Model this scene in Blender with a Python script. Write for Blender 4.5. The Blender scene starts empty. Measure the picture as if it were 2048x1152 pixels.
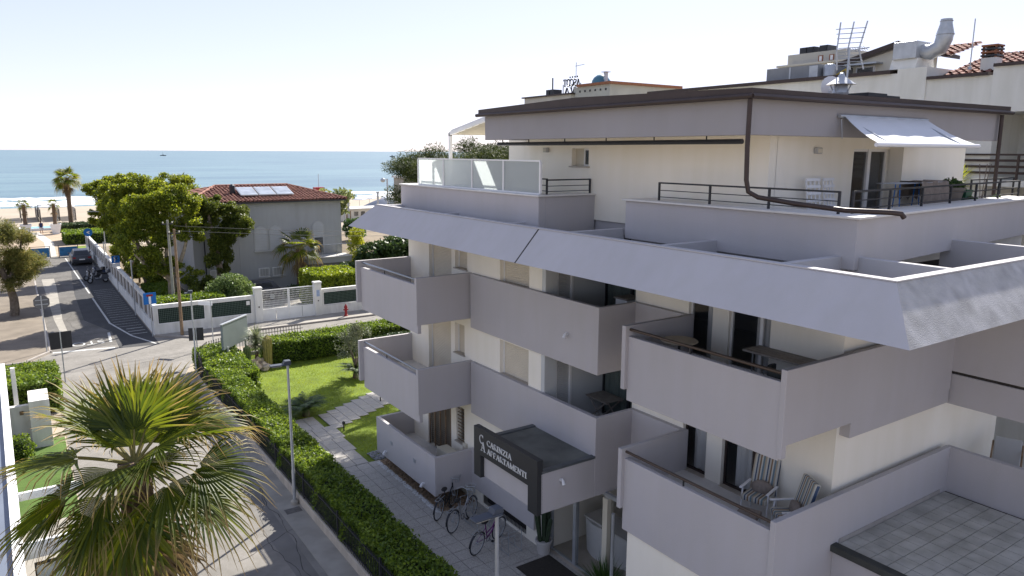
import bpy, bmesh, math, random
import numpy as np
from mathutils import Vector, Matrix
pi = math.pi
RND = random.Random(11)
NR = np.random.default_rng(5)
S = bpy.context.scene
COL = S.collection
rad = math.radians

# ---------------- camera, sky, sun, exposure ----------------
def setup_camera():
    pitch, yaw, roll = rad(10.496), rad(34.18), rad(0.2604)
    c = bpy.data.cameras.new('camera')
    c.sensor_width = 36.0
    c.lens = 1470.0 / 2048.0 * 36.0
    c.clip_start = 0.1
    c.clip_end = 60000
    o = bpy.data.objects.new('camera', c)
    COL.objects.link(o)
    fw = Vector((math.sin(yaw) * math.cos(pitch), math.cos(yaw) * math.cos(pitch), -math.sin(pitch)))
    rt = Vector((math.cos(yaw), -math.sin(yaw), 0))
    up = rt.cross(fw)
    r2 = rt * math.cos(roll) + up * math.sin(roll)
    u2 = up * math.cos(roll) - rt * math.sin(roll)
    m = Matrix((r2, u2, -fw)).transposed().to_4x4()
    m.translation = Vector((0, 0, 11.4))
    o.matrix_world = m
    S.camera = o
setup_camera()
SUN_EL, SUN_AZ = rad(38), rad(54.4)
w = bpy.data.worlds.new('World')
S.world = w
w.use_nodes = True
nt = w.node_tree
bg = nt.nodes['Background']
sky = nt.nodes.new('ShaderNodeTexSky')
sky.sky_type = 'NISHITA'
sky.sun_disc = False
sky.sun_elevation = SUN_EL
sky.sun_rotation = SUN_AZ
sky.air_density = 0.8
sky.dust_density = 0.25
sky.ozone_density = 3.0
gm = nt.nodes.new('ShaderNodeGamma')      # pale, even haze of the photograph: the whole sky's contrast is softened alike
gm.inputs['Gamma'].default_value = 0.42
nt.links.new(sky.outputs[0], gm.inputs[0])
tn = nt.nodes.new('ShaderNodeMix'); tn.data_type = 'RGBA'; tn.blend_type = 'MULTIPLY'; tn.inputs['Factor'].default_value = 1.0
tn.inputs['B'].default_value = (1.03, 0.955, 1.06, 1)
nt.links.new(gm.outputs[0], tn.inputs['A'])
nt.links.new(tn.outputs['Result'], bg.inputs[0])
bg.inputs[1].default_value = 0.198
sl = bpy.data.lights.new('sun', 'SUN')
sl.energy = 4.7
sl.angle = rad(0.5)
sl.color = (1.0, 0.95, 0.87)
so = bpy.data.objects.new('sun', sl)
COL.objects.link(so)
sd = Vector((math.sin(SUN_AZ) * math.cos(SUN_EL), math.cos(SUN_AZ) * math.cos(SUN_EL), math.sin(SUN_EL)))
so.rotation_euler = (-sd).to_track_quat('-Z', 'Y').to_euler()
so.location = (40, 30, 60)
S.view_settings.view_transform = 'Standard'
S.view_settings.look = 'None'
S.view_settings.exposure = 1.3
S.view_settings.gamma = 1.0

# ---------------- materials ----------------
MATS = {}
def mat(name, c, rough=0.8, var=0.08, vs=1.5, bump=0.0, bs=60.0, metal=0.0, spec=0.3, c2=None, stains=0.0):
    if name in MATS: return MATS[name]
    m = bpy.data.materials.new(name); m.use_nodes = True
    n, l = m.node_tree.nodes, m.node_tree.links
    b = n['Principled BSDF']
    b.inputs['Roughness'].default_value = rough
    b.inputs['Metallic'].default_value = metal
    b.inputs['Specular IOR Level'].default_value = spec
    tc = n.new('ShaderNodeNewGeometry')
    col = None
    if var > 0 or c2:
        nz = n.new('ShaderNodeTexNoise'); nz.inputs['Scale'].default_value = vs
        nz.inputs['Detail'].default_value = 6
        l.new(tc.outputs['Position'], nz.inputs['Vector'])
        rp = n.new('ShaderNodeValToRGB')
        a = tuple(max(0, x * (1 - var)) for x in c); d = tuple(min(1, x * (1 + var)) for x in (c2 or c))
        rp.color_ramp.elements[0].position = 0.3; rp.color_ramp.elements[1].position = 0.7
        rp.color_ramp.elements[0].color = (*a, 1); rp.color_ramp.elements[1].color = (*d, 1)
        l.new(nz.outputs['Fac'], rp.inputs[0])
        col = rp.outputs[0]
        if stains > 0:
            mp = n.new('ShaderNodeMapping'); mp.inputs['Scale'].default_value = (2.5, 2.5, 0.35)
            l.new(tc.outputs['Position'], mp.inputs['Vector'])
            n2 = n.new('ShaderNodeTexNoise'); n2.inputs['Scale'].default_value = 1.3; n2.inputs['Detail'].default_value = 8
            l.new(mp.outputs[0], n2.inputs['Vector'])
            r2 = n.new('ShaderNodeValToRGB'); r2.color_ramp.elements[0].position = 0.35; r2.color_ramp.elements[1].position = 0.62
            k = 1 - stains
            r2.color_ramp.elements[0].color = (k, k, k * 0.98, 1); r2.color_ramp.elements[1].color = (1, 1, 1, 1)
            l.new(n2.outputs['Fac'], r2.inputs[0])
            mx = n.new('ShaderNodeMix'); mx.data_type = 'RGBA'; mx.blend_type = 'MULTIPLY'
            mx.inputs['Factor'].default_value = 1
            l.new(col, mx.inputs['A']); l.new(r2.outputs[0], mx.inputs['B'])
            col = mx.outputs['Result']
        l.new(col, b.inputs['Base Color'])
    else:
        b.inputs['Base Color'].default_value = (*c, 1)
    if bump > 0:
        nb = n.new('ShaderNodeTexNoise'); nb.inputs['Scale'].default_value = bs; nb.inputs['Detail'].default_value = 4
        l.new(tc.outputs['Position'], nb.inputs['Vector'])
        bp = n.new('ShaderNodeBump'); bp.inputs['Strength'].default_value = bump; bp.inputs['Distance'].default_value = 0.02
        l.new(nb.outputs['Fac'], bp.inputs['Height']); l.new(bp.outputs[0], b.inputs['Normal'])
    MATS[name] = m
    return m

def leafmat(name, c1, c2, trans=0.35, rough=0.5, dead=None):
    if name in MATS: return MATS[name]
    m = bpy.data.materials.new(name); m.use_nodes = True
    n, l = m.node_tree.nodes, m.node_tree.links
    b = n['Principled BSDF']; b.inputs['Roughness'].default_value = rough; b.inputs['Specular IOR Level'].default_value = 0.35
    g = n.new('ShaderNodeNewGeometry')
    rp = n.new('ShaderNodeValToRGB')
    rp.color_ramp.elements[0].color = (*c1, 1); rp.color_ramp.elements[1].color = (*c2, 1)
    l.new(g.outputs['Random Per Island'], rp.inputs[0])
    col = rp.outputs[0]
    nz = n.new('ShaderNodeTexNoise'); nz.inputs['Scale'].default_value = 0.9
    l.new(g.outputs['Position'], nz.inputs['Vector'])
    r2 = n.new('ShaderNodeValToRGB'); r2.color_ramp.elements[0].position = 0.35; r2.color_ramp.elements[1].position = 0.65
    r2.color_ramp.elements[0].color = (0.75, 0.8, 0.75, 1); r2.color_ramp.elements[1].color = (1.15, 1.1, 1, 1)
    l.new(nz.outputs['Fac'], r2.inputs[0])
    mx = n.new('ShaderNodeMix'); mx.data_type = 'RGBA'; mx.blend_type = 'MULTIPLY'; mx.inputs['Factor'].default_value = 1
    l.new(col, mx.inputs['A']); l.new(r2.outputs[0], mx.inputs['B']); col = mx.outputs['Result']
    if dead:
        at = n.new('ShaderNodeAttribute'); at.attribute_name = 't'
        r3 = n.new('ShaderNodeValToRGB'); r3.color_ramp.elements[0].position = 0.62; r3.color_ramp.elements[1].position = 1.0
        r3.color_ramp.elements[0].color = (0, 0, 0, 1); r3.color_ramp.elements[1].color = (1, 1, 1, 1)
        l.new(at.outputs['Fac'], r3.inputs[0])
        m2 = n.new('ShaderNodeMix'); m2.data_type = 'RGBA'
        l.new(r3.outputs[0], m2.inputs['Factor']); l.new(col, m2.inputs['A']); m2.inputs['B'].default_value = (*dead, 1)
        col = m2.outputs['Result']
    l.new(col, b.inputs['Base Color'])
    tr = n.new('ShaderNodeBsdfTranslucent')
    hs = n.new('ShaderNodeHueSaturation'); hs.inputs['Value'].default_value = 1.5; hs.inputs['Saturation'].default_value = 1.05
    hs.inputs['Hue'].default_value = 0.485
    l.new(col, hs.inputs['Color']); l.new(hs.outputs[0], tr.inputs['Color'])
    ms = n.new('ShaderNodeMixShader'); ms.inputs[0].default_value = trans
    l.new(b.outputs[0], ms.inputs[1]); l.new(tr.outputs[0], ms.inputs[2])
    l.new(ms.outputs[0], n['Material Output'].inputs['Surface'])
    MATS[name] = m
    return m

def glassmat(name, tint, transp=0.5, rough=0.03):
    m = bpy.data.materials.new(name); m.use_nodes = True
    n, l = m.node_tree.nodes, m.node_tree.links
    b = n['Principled BSDF']; b.inputs['Base Color'].default_value = (*tint, 1); b.inputs['Roughness'].default_value = rough
    b.inputs['Specular IOR Level'].default_value = 0.6
    t = n.new('ShaderNodeBsdfTransparent')
    ms = n.new('ShaderNodeMixShader'); ms.inputs[0].default_value = transp
    l.new(b.outputs[0], ms.inputs[1]); l.new(t.outputs[0], ms.inputs[2])
    l.new(ms.outputs[0], n['Material Output'].inputs['Surface'])
    MATS[name] = m
    return m

GREY = mat('plaster_grey', (0.48, 0.455, 0.46), 0.9, 0.05, 0.35, 0.35, 90, stains=0.022)
FASC = mat('plaster_fascia', (0.475, 0.46, 0.47), 0.9, 0.04, 0.5, 0.35, 90, stains=0.03)
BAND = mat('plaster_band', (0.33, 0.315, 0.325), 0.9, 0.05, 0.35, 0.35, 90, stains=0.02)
FASC2 = mat('plaster_weathered', (0.40, 0.39, 0.385), 0.92, 0.12, 3.0, 0.6, 60, c2=(0.47, 0.46, 0.45), stains=0.1)
WHITE = mat('plaster_cream', (0.86, 0.81, 0.71), 0.9, 0.03, 0.4, 0.2, 90, stains=0.03)
COPE = mat('coping_stone', (0.66, 0.64, 0.61), 0.7, 0.06, 4.0, 0.1, 40)
BROWN = mat('brown_metal', (0.055, 0.04, 0.036), 0.45, 0.1, 3.0, metal=0.3)
DARK = mat('dark_metal', (0.035, 0.036, 0.04), 0.45, 0.1, 3.0, metal=0.2)
SIGNM = mat('sign_anthracite', (0.035, 0.036, 0.038), 0.5, 0.05, 2.0)
PIPE = mat('rail_steel', (0.28, 0.3, 0.33), 0.3, 0.05, 3.0, metal=0.8)
BRAIL = mat('rail_brown', (0.09, 0.065, 0.05), 0.4, 0.1, 3.0, metal=0.3)
SHUT = mat('shutter_cream', (0.60, 0.54, 0.43), 0.6, 0.04, 2.0)
SHUTW = mat('shutter_grey', (0.42, 0.42, 0.41), 0.6, 0.04, 2.0)
FRAME = mat('frame_white', (0.75, 0.74, 0.72), 0.5, 0.02, 2.0)
WPAINT = mat('white_paint', (0.78, 0.78, 0.77), 0.6, 0.05, 2.0, 0.1, 40)
WDIRTY = mat('white_wall_paint', (0.72, 0.71, 0.68), 0.85, 0.06, 1.2, 0.25, 50, stains=0.18)
SILL = mat('sill_stone', (0.45, 0.40, 0.34), 0.6, 0.1, 5.0)
ASPH = mat('asphalt', (0.20, 0.187, 0.168), 0.92, 0.12, 0.5, 0.5, 120, c2=(0.235, 0.22, 0.20), stains=0.12)
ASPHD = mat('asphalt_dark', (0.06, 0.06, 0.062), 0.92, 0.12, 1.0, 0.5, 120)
CONC = mat('concrete', (0.30, 0.28, 0.245), 0.92, 0.15, 1.5, 0.4, 80)
KERB = mat('kerb_concrete', (0.34, 0.31, 0.28), 0.9, 0.12, 2.0, 0.3, 60)
ROADW = mat('road_paint', (0.48, 0.48, 0.46), 0.8, 0.3, 9.0)
EARTH = mat('earth', (0.20, 0.16, 0.11), 0.95, 0.2, 1.2, 0.4, 30)
SAND = mat('sand', (0.34, 0.29, 0.225), 0.95, 0.08, 0.15, 0.4, 10)
LAWN = mat('lawn_base', (0.13, 0.18, 0.02), 0.95, 0.25, 1.0, 0.8, 150)
WOOD = mat('wood', (0.22, 0.15, 0.09), 0.7, 0.25, 6.0, 0.2, 40)
GWOOD = mat('wood_grey', (0.27, 0.24, 0.21), 0.75, 0.15, 8.0, 0.2, 40)
BARK = mat('bark', (0.16, 0.13, 0.10), 0.95, 0.35, 7.0, 0.8, 30)
PBARK = mat('palm_bark', (0.13, 0.09, 0.06), 0.95, 0.35, 9.0, 0.8, 30)
TERRA = mat('roof_tile', (0.16, 0.07, 0.055), 0.85, 0.35, 5.0, 0.3, 30, c2=(0.29, 0.135, 0.095))
VILLA = mat('villa_plaster', (0.37, 0.375, 0.38), 0.9, 0.05, 0.5, 0.3, 60, stains=0.05)
STEEL = mat('galvanised', (0.42, 0.44, 0.46), 0.45, 0.12, 4.0, metal=0.5)
HOTEL = mat('hotel_white', (0.66, 0.65, 0.60), 0.9, 0.04, 0.6, 0.2, 60, stains=0.08)
PLAST = mat('white_plastic', (0.75, 0.75, 0.76), 0.4, 0.02)
BLACK = mat('black_rubber', (0.02, 0.02, 0.021), 0.7, 0.1)
RED = mat('red_paint', (0.28, 0.025, 0.025), 0.5, 0.15, 8.0)
BLUE = mat('sign_blue', (0.01, 0.14, 0.45), 0.4, 0.03)
GREENM = mat('green_paint', (0.03, 0.11, 0.06), 0.6, 0.1)
PEBB = mat('pebble_brown', (0.24, 0.17, 0.11), 0.85, 0.4, 14.0)
ROCK = mat('rock_pale', (0.58, 0.48, 0.38), 0.9, 0.25, 5.0, 0.5, 20)
GLASS = glassmat('window_glass', (0.03, 0.035, 0.04), 0.65)
GLASSD = glassmat('door_glass', (0.03, 0.035, 0.04), 0.82)
GLASS2 = glassmat('clear_glass', (0.05, 0.06, 0.06), 0.88)
SLATE = mat('bitumen_roof', (0.15, 0.152, 0.135), 0.9, 0.3, 1.4, 0.4, 40)
CURT = mat('curtain', (0.85, 0.85, 0.83), 0.9, 0.03)
GRC = mat('curtain_green', (0.24, 0.29, 0.26), 0.9, 0.05)
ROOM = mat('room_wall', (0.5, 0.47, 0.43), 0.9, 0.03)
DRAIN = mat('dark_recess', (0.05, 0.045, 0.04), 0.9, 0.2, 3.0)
CLAY = mat('clay_pot', (0.26, 0.11, 0.06), 0.8, 0.15, 6.0)
CREAM = mat('cream_plastic', (0.62, 0.58, 0.48), 0.6, 0.05)
TILEA = mat('terrace_tile', (0.44, 0.425, 0.38), 0.75, 0.15, 2.2, 0.2, 50, c2=(0.5, 0.485, 0.44), stains=0.1)
TILEP = mat('path_tile', (0.36, 0.34, 0.31), 0.9, 0.16, 30.0, 0.5, 40, c2=(0.42, 0.40, 0.37))

# frosted screen glass
def frosted():
    m = bpy.data.materials.new('frosted_glass'); m.use_nodes = True
    n, l = m.node_tree.nodes, m.node_tree.links
    b = n['Principled BSDF']; b.inputs['Base Color'].default_value = (0.66, 0.70, 0.70, 1); b.inputs['Roughness'].default_value = 0.25
    t = n.new('ShaderNodeBsdfTranslucent'); t.inputs[0].default_value = (0.74, 0.79, 0.79, 1)
    tp = n.new('ShaderNodeBsdfTransparent')
    a = n.new('ShaderNodeMixShader'); a.inputs[0].default_value = 0.6
    l.new(b.outputs[0], a.inputs[1]); l.new(t.outputs[0], a.inputs[2])
    c = n.new('ShaderNodeMixShader'); c.inputs[0].default_value = 0.22
    l.new(a.outputs[0], c.inputs[1]); l.new(tp.outputs[0], c.inputs[2])
    l.new(c.outputs[0], n['Material Output'].inputs['Surface'])
    return m
FROST = frosted()

# ---------------- mesh helpers ----------------
OFF = {}
class MB:
    def __init__(s): s.v = []; s.f = []
    def add(s, vs, fs):
        b = len(s.v); s.v += [tuple(p) for p in vs]; s.f += [tuple(b + i for i in f) for f in fs]; return s
    def box(s, x0, x1, y0, y1, z0, z1):
        return s.add([(x, y, z) for z in (z0, z1) for y in (y0, y1) for x in (x0, x1)],
                     [(0, 2, 3, 1), (4, 5, 7, 6), (0, 1, 5, 4), (2, 6, 7, 3), (0, 4, 6, 2), (1, 3, 7, 5)])
    def obox(s, c, sx, sy, sz, rz=0, rx=0, ry=0):
        M = Matrix.Translation(c) @ Matrix.Rotation(rz, 4, 'Z') @ Matrix.Rotation(ry, 4, 'Y') @ Matrix.Rotation(rx, 4, 'X')
        b = len(s.v); s.box(-sx / 2, sx / 2, -sy / 2, sy / 2, -sz / 2, sz / 2)
        s.v[b:] = [tuple(M @ Vector(p)) for p in s.v[b:]]; return s
    def prism(s, poly, a0, a1, ax='z'):
        n = len(poly)
        def P(p, a):
            return (p[0], p[1], a) if ax == 'z' else ((a, p[0], p[1]) if ax == 'x' else (p[0], a, p[1]))
        vs = [P(p, a0) for p in poly] + [P(p, a1) for p in poly]
        return s.add(vs, [tuple(range(n))[::-1], tuple(range(n, 2 * n))] + [(i, (i + 1) % n, n + (i + 1) % n, n + i) for i in range(n)])
    def tube(s, pts, r, n=8, cap=True):
        pts = [Vector(p) for p in pts]; m = len(pts)
        rs = r if isinstance(r, (list, tuple)) else [r] * m
        b = len(s.v); vs = []; fs = []
        ref = Vector((0, 0, 1)); d0 = (pts[1] - pts[0]).normalized()
        if abs(d0.z) > 0.9: ref = Vector((1, 0, 0))
        u = d0.cross(ref).normalized()
        for i, p in enumerate(pts):
            d = (pts[min(i + 1, m - 1)] - pts[max(i - 1, 0)]).normalized()
            u = (u - d * u.dot(d)).normalized(); v2 = d.cross(u)
            for k in range(n):
                a = 2 * pi * k / n
                vs.append(p + (u * math.cos(a) + v2 * math.sin(a)) * rs[i])
        for i in range(m - 1):
            for k in range(n):
                fs.append((i * n + k, i * n + (k + 1) % n, (i + 1) * n + (k + 1) % n, (i + 1) * n + k))
        if cap: fs += [tuple(range(n))[::-1], tuple(range((m - 1) * n, m * n))]
        return s.add(vs, fs)
    def lathe(s, prof, c=(0, 0, 0), n=16, cap=True):
        vs = []; fs = []; m = len(prof)
        for r, z in prof:
            for k in range(n):
                a = 2 * pi * k / n; vs.append((c[0] + r * math.cos(a), c[1] + r * math.sin(a), c[2] + z))
        for i in range(m - 1):
            for k in range(n):
                fs.append((i * n + k, i * n + (k + 1) % n, (i + 1) * n + (k + 1) % n, (i + 1) * n + k))
        if cap: fs += [tuple(range(n))[::-1], tuple(range((m - 1) * n, m * n))]
        return s.add(vs, fs)
    def sphere(s, c, r, nu=12, nv=8, jit=0):
        rx, ry, rz = r if isinstance(r, (tuple, list)) else (r, r, r)
        vs = [(c[0], c[1], c[2] - rz)]; fs = []
        for j in range(1, nv):
            t = pi * j / nv
            for i in range(nu):
                a = 2 * pi * i / nu; q = 1 + (RND.uniform(-jit, jit) if jit else 0)
                vs.append((c[0] + rx * q * math.sin(t) * math.cos(a), c[1] + ry * q * math.sin(t) * math.sin(a), c[2] - rz * q * math.cos(t)))
        vs.append((c[0], c[1], c[2] + rz)); L = len(vs) - 1
        for i in range(nu):
            fs.append((0, 1 + (i + 1) % nu, 1 + i)); k = 1 + (nv - 2) * nu
            fs.append((L, k + i, k + (i + 1) % nu))
            for j in range(nv - 2):
                a = 1 + j * nu
                fs.append((a + i, a + (i + 1) % nu, a + nu + (i + 1) % nu, a + nu + i))
        return s.add(vs, fs)
    def torus(s, c, R, r, nu=24, nv=6):  # axis along y
        vs = []; fs = []
        for i in range(nu):
            a = 2 * pi * i / nu
            for j in range(nv):
                b = 2 * pi * j / nv; q = R + r * math.cos(b)
                vs.append((c[0] + q * math.cos(a), c[1] + r * math.sin(b), c[2] + q * math.sin(a)))
        for i in range(nu):
            for j in range(nv):
                fs.append((i * nv + j, ((i + 1) % nu) * nv + j, ((i + 1) % nu) * nv + (j + 1) % nv, i * nv + (j + 1) % nv))
        return s.add(vs, fs)
    def quad(s, a, b, c, d): return s.add([a, b, c, d], [(0, 1, 2, 3)])
    def xform(s, M):
        s.v = [tuple(M @ Vector(p)) for p in s.v]; return s
    def build(s, name, m, parent=None, smooth=False, bevel=0, world=True):
        me = bpy.data.meshes.new(name)
        vs = s.v
        off = OFF.get(parent.name, (0, 0, 0)) if (parent and world) else (0, 0, 0)
        if off != (0, 0, 0): vs = [(x - off[0], y - off[1], z - off[2]) for x, y, z in vs]
        me.from_pydata(vs, [], s.f)
        bm = bmesh.new(); bm.from_mesh(me); bmesh.ops.recalc_face_normals(bm, faces=bm.faces); bm.to_mesh(me); bm.free()
        if m: me.materials.append(m)
        if smooth:
            me.polygons.foreach_set('use_smooth', [True] * len(me.polygons))
        o = bpy.data.objects.new(name, me); COL.objects.link(o)
        if parent: o.parent = parent; OFF[o.name] = off
        if bevel:
            md = o.modifiers.new('bevel', 'BEVEL'); md.width = bevel; md.segments = 2; md.limit_method = 'ANGLE'
        if smooth:
            try: me.set_sharp_from_angle(angle=rad(40))
            except Exception: pass
        return o

def box(x0, x1, y0, y1, z0, z1): return MB().box(x0, x1, y0, y1, z0, z1)
def thing(name, label, cat, loc=(0, 0, 0), rz=0, group=None):
    o = bpy.data.objects.new(name, None); COL.objects.link(o); o.empty_display_size = 0.3
    o.location = loc; o.rotation_euler = (0, 0, rz); o['label'] = label; o['category'] = cat
    if group: o['group'] = group
    OFF[o.name] = tuple(loc)
    return o
def tag(o, label, cat, group=None):
    o['label'] = label; o['category'] = cat
    if group: o['group'] = group
    return o
def struct(o, kind='structure'):
    o['kind'] = kind; return o
def dup(root, loc=None, rz=None, label=None):
    r = root.copy(); COL.objects.link(r)
    if loc is not None: r.location = loc
    if rz is not None: r.rotation_euler = (0, 0, rz)
    if label: r['label'] = label
    for ch in root.children:
        c = ch.copy(); COL.objects.link(c); c.parent = r
        for g in ch.children:
            d = g.copy(); COL.objects.link(d); d.parent = c
    return r
def npmesh(name, V, F, m, parent=None, world=True, attr=None):
    """V (n,3) array, F (k,4) or (k,3) int array"""
    V = np.asarray(V, np.float32); F = np.asarray(F, np.int32); k = F.shape[1]
    if parent and world: V = V - np.array(OFF.get(parent.name, (0, 0, 0)), np.float32)
    me = bpy.data.meshes.new(name)
    me.vertices.add(len(V)); me.vertices.foreach_set('co', V.ravel())
    me.loops.add(F.size); me.loops.foreach_set('vertex_index', F.ravel())
    me.polygons.add(len(F)); me.polygons.foreach_set('loop_start', np.arange(0, F.size, k, dtype=np.int32))
    me.update(calc_edges=True)
    if attr is not None:
        a = me.attributes.new('t', 'FLOAT', 'POINT'); a.data.foreach_set('value', np.asarray(attr, np.float32))
    me.materials.append(m)
    o = bpy.data.objects.new(name, me); COL.objects.link(o)
    if parent: o.parent = parent; OFF[o.name] = OFF.get(parent.name, (0, 0, 0)) if world else (0, 0, 0)
    return o
def leaf_quads(P, size, asp=0.55, up=0.3, sj=0.35):
    n = len(P)
    N = NR.normal(size=(n, 3)); N[:, 2] += up * 2; N /= np.linalg.norm(N, axis=1)[:, None]
    A = NR.normal(size=(n, 3)); A -= N * (A * N).sum(1)[:, None]; A /= np.linalg.norm(A, axis=1)[:, None]
    B = np.cross(N, A)
    s = size * (1 + NR.uniform(-sj, sj, n))[:, None]
    V = np.stack([P - A * s, P + B * s * asp - N * s * 0.15, P + A * s, P - B * s * asp - N * s * 0.15], 1).reshape(-1, 3)
    F = np.arange(4 * n).reshape(-1, 4)
    return V, F
def leaves(name, P, size, m, parent, asp=0.55, up=0.3):
    V, F = leaf_quads(np.asarray(P), size, asp, up)
    return npmesh(name, V, F, m, parent)
def blob_points(blobs, n, shell=0.55, gap=0.0, gs=1.2):
    """blobs: (x,y,z,rx,ry,rz); points biased to the outer shell; holes cut by a coarse random lattice"""
    vol = np.array([b[3] * b[4] * b[5] for b in blobs]) ** (2 / 3.0); vol = vol / vol.sum()
    out = []
    for b, f in zip(blobs, vol):
        k = int(n * f)
        d = NR.normal(size=(k, 3)); d /= np.linalg.norm(d, axis=1)[:, None]
        r = 1 - (1 - shell) * NR.random(k) ** 1.3
        r *= 1 + 0.10 * np.sin(d[:, 0] * 7 + b[0] * 3) * np.sin(d[:, 1] * 6 + b[1]) + 0.08 * np.sin(d[:, 2] * 9 + b[2])
        out.append(np.array(b[:3]) + d * r[:, None] * np.array(b[3:6]))
    P = np.concatenate(out)
    if gap > 0:
        q = np.sin(P[:, 0] * 2.1 * gs + 1) + np.sin(P[:, 1] * 2.3 * gs + 2) + np.sin(P[:, 2] * 2.7 * gs) + NR.normal(size=len(P)) * 0.35
        P = P[q > np.quantile(q, gap)]
    return P

# ================= SETTING =================
def sheet(name, poly, z, m, kind='structure'):
    n = len(poly)
    o = MB().add([(x, y, z) for x, y in poly], [tuple(range(n))]).build(name, m)
    return struct(o, kind)
def ground_mesh():
    # town plain, then the beach falling under the sea
    xs = [-9000, -600, -60, -4, 60, 150, 600, 9000]; prof = [(-9000, 0), (-60, 0), (60, 0), (128, 0), (150, -0.25), (182, -0.45), (215, -2.5), (400, -5)]
    mb = MB(); n = len(prof)
    vs = [(x, y, z) for x in xs for y, z in prof]
    mb.add(vs, [(i * n + j, (i + 1) * n + j, (i + 1) * n + j + 1, i * n + j + 1) for i in range(len(xs) - 1) for j in range(n - 1)])
    return struct(mb.build('ground', SAND))
ground_mesh()
def sea_mesh():
    m = bpy.data.materials.new('sea_water'); m.use_nodes = True
    n, l = m.node_tree.nodes, m.node_tree.links
    b = n['Principled BSDF']; b.inputs['Roughness'].default_value = 0.28; b.inputs['Specular IOR Level'].default_value = 0.28
    g = n.new('ShaderNodeNewGeometry'); mp = n.new('ShaderNodeMapping'); mp.inputs['Scale'].default_value = (0.012, 0.05, 1)
    l.new(g.outputs['Position'], mp.inputs['Vector'])
    nz = n.new('ShaderNodeTexNoise'); nz.inputs['Scale'].default_value = 1.0; nz.inputs['Detail'].default_value = 7
    l.new(mp.outputs[0], nz.inputs['Vector'])
    rp = n.new('ShaderNodeValToRGB'); rp.color_ramp.elements[0].position = 0.35; rp.color_ramp.elements[1].position = 0.68
    rp.color_ramp.elements[0].color = (0.042, 0.11, 0.14, 1); rp.color_ramp.elements[1].color = (0.11, 0.20, 0.21, 1)
    l.new(nz.outputs['Fac'], rp.inputs[0])
    l.new(rp.outputs[0], b.inputs['Base Color'])
    mp2 = n.new('ShaderNodeMapping'); mp2.inputs['Scale'].default_value = (0.15, 0.5, 1)
    l.new(g.outputs['Position'], mp2.inputs['Vector'])
    n2 = n.new('ShaderNodeTexNoise'); n2.inputs['Scale'].default_value = 1.0; n2.inputs['Detail'].default_value = 5
    l.new(mp2.outputs[0], n2.inputs['Vector'])
    bp = n.new('ShaderNodeBump'); bp.inputs['Strength'].default_value = 0.5; bp.inputs['Distance'].default_value = 0.6
    l.new(n2.outputs['Fac'], bp.inputs['Height']); l.new(bp.outputs[0], b.inputs['Normal'])
    return struct(sheet('sea', [(-30000, 182.5), (30000, 182.5), (30000, 42000), (-30000, 42000)], -0.55, m))
sea_mesh()
def surf():
    m = mat('sea_foam', (0.78, 0.80, 0.80), 0.7, 0.1, 0.6)
    V = []; F = []
    for row, (yc, wd, dens, zz) in enumerate([(190, 3.2, 1.0, -0.30), (200, 3.0, 0.85, -0.25), (212, 2.6, 0.75, -0.2), (232, 1.2, 0.3, -0.3)]):
        x = -160.0
        while x < 420:
            L = NR.uniform(4, 26)
            if NR.random() < dens:
                k = 8; w0 = wd * NR.uniform(0.5, 1.5); yo = yc + NR.normal() * 2.2
                b = len(V)
                for i in range(k + 1):
                    t = i / k; ww = w0 * math.sin(pi * t) ** 0.6 * NR.uniform(0.6, 1.2) + 0.05
                    yy = yo + 1.2 * math.sin(x * 0.1 + t * 3) + NR.normal() * 0.25
                    V += [(x + L * t, yy - ww, -0.535), (x + L * t, yy, zz + 0.25 * NR.random()), (x + L * t, yy + ww * 0.8, -0.53)]
                for i in range(k):
                    for j in (0, 1):
                        a = b + i * 3 + j; F.append((a, a + 3, a + 4, a + 1))
            x += L * NR.uniform(0.7, 1.1)
    o = npmesh('surf', V, F, m); struct(o, 'stuff')
surf()

# streets, pavements, kerbs
ap = [(-60, 41.2), (0.9, 41.2), (0.9, -12), (6.15, -12), (6.15, 38.5), (7.2, 41.6), (9.5, 43.9), (70, 43.9), (70, 47.4), (8.5, 47.4), (6.55, 49), (6.55, 93), (1.0, 93), (1.0, 48.2), (-0.2, 46.4), (-60, 46.4)]
sheet('street', ap, 0.004, ASPH)
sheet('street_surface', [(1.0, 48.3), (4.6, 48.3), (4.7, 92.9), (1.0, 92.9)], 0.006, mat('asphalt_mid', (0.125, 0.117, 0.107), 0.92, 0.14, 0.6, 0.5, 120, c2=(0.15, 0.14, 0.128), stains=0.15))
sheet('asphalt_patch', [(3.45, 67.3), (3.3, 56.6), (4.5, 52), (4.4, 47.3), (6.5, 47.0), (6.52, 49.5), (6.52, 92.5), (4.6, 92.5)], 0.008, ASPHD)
sheet('street_patch', [(1.55, 77), (1.62, 57.8), (1.85, 51), (2.2, 51), (2.1, 57.6), (2.45, 72), (2.5, 77)], 0.008, CONC)
sheet('street_patch', [(5.3, 26.3), (5.95, 26.2), (5.95, 14), (5.5, 14)], 0.008, mat('asphalt_old', (0.165, 0.157, 0.145), 0.92, 0.15, 0.9, 0.5, 100))
struct(box(6.15, 6.85, -12, 37.5, 0, 0.03).build('gutter_strip', CONC))
struct(MB().prism([(6.62, 49.25), (9.6, 49.25), (70, 49.25), (70, 47.45), (8.6, 47.45)], 0.0, 0.10).build('pavement', CONC))
struct(MB().prism([(-60, 46.5), (-0.3, 46.5), (0.95, 48.3), (0.95, 93), (-2.6, 93), (-2.6, 50.5), (-60, 50.5)], 0.0, 0.12).build('pavement', mat('pavement_dusty', (0.19, 0.16, 0.125), 0.95, 0.2, 0.8, 0.4, 60)))
kb = MB()
kb.box(0.95, 1.07, 48.3, 93, 0, 0.13)
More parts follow.
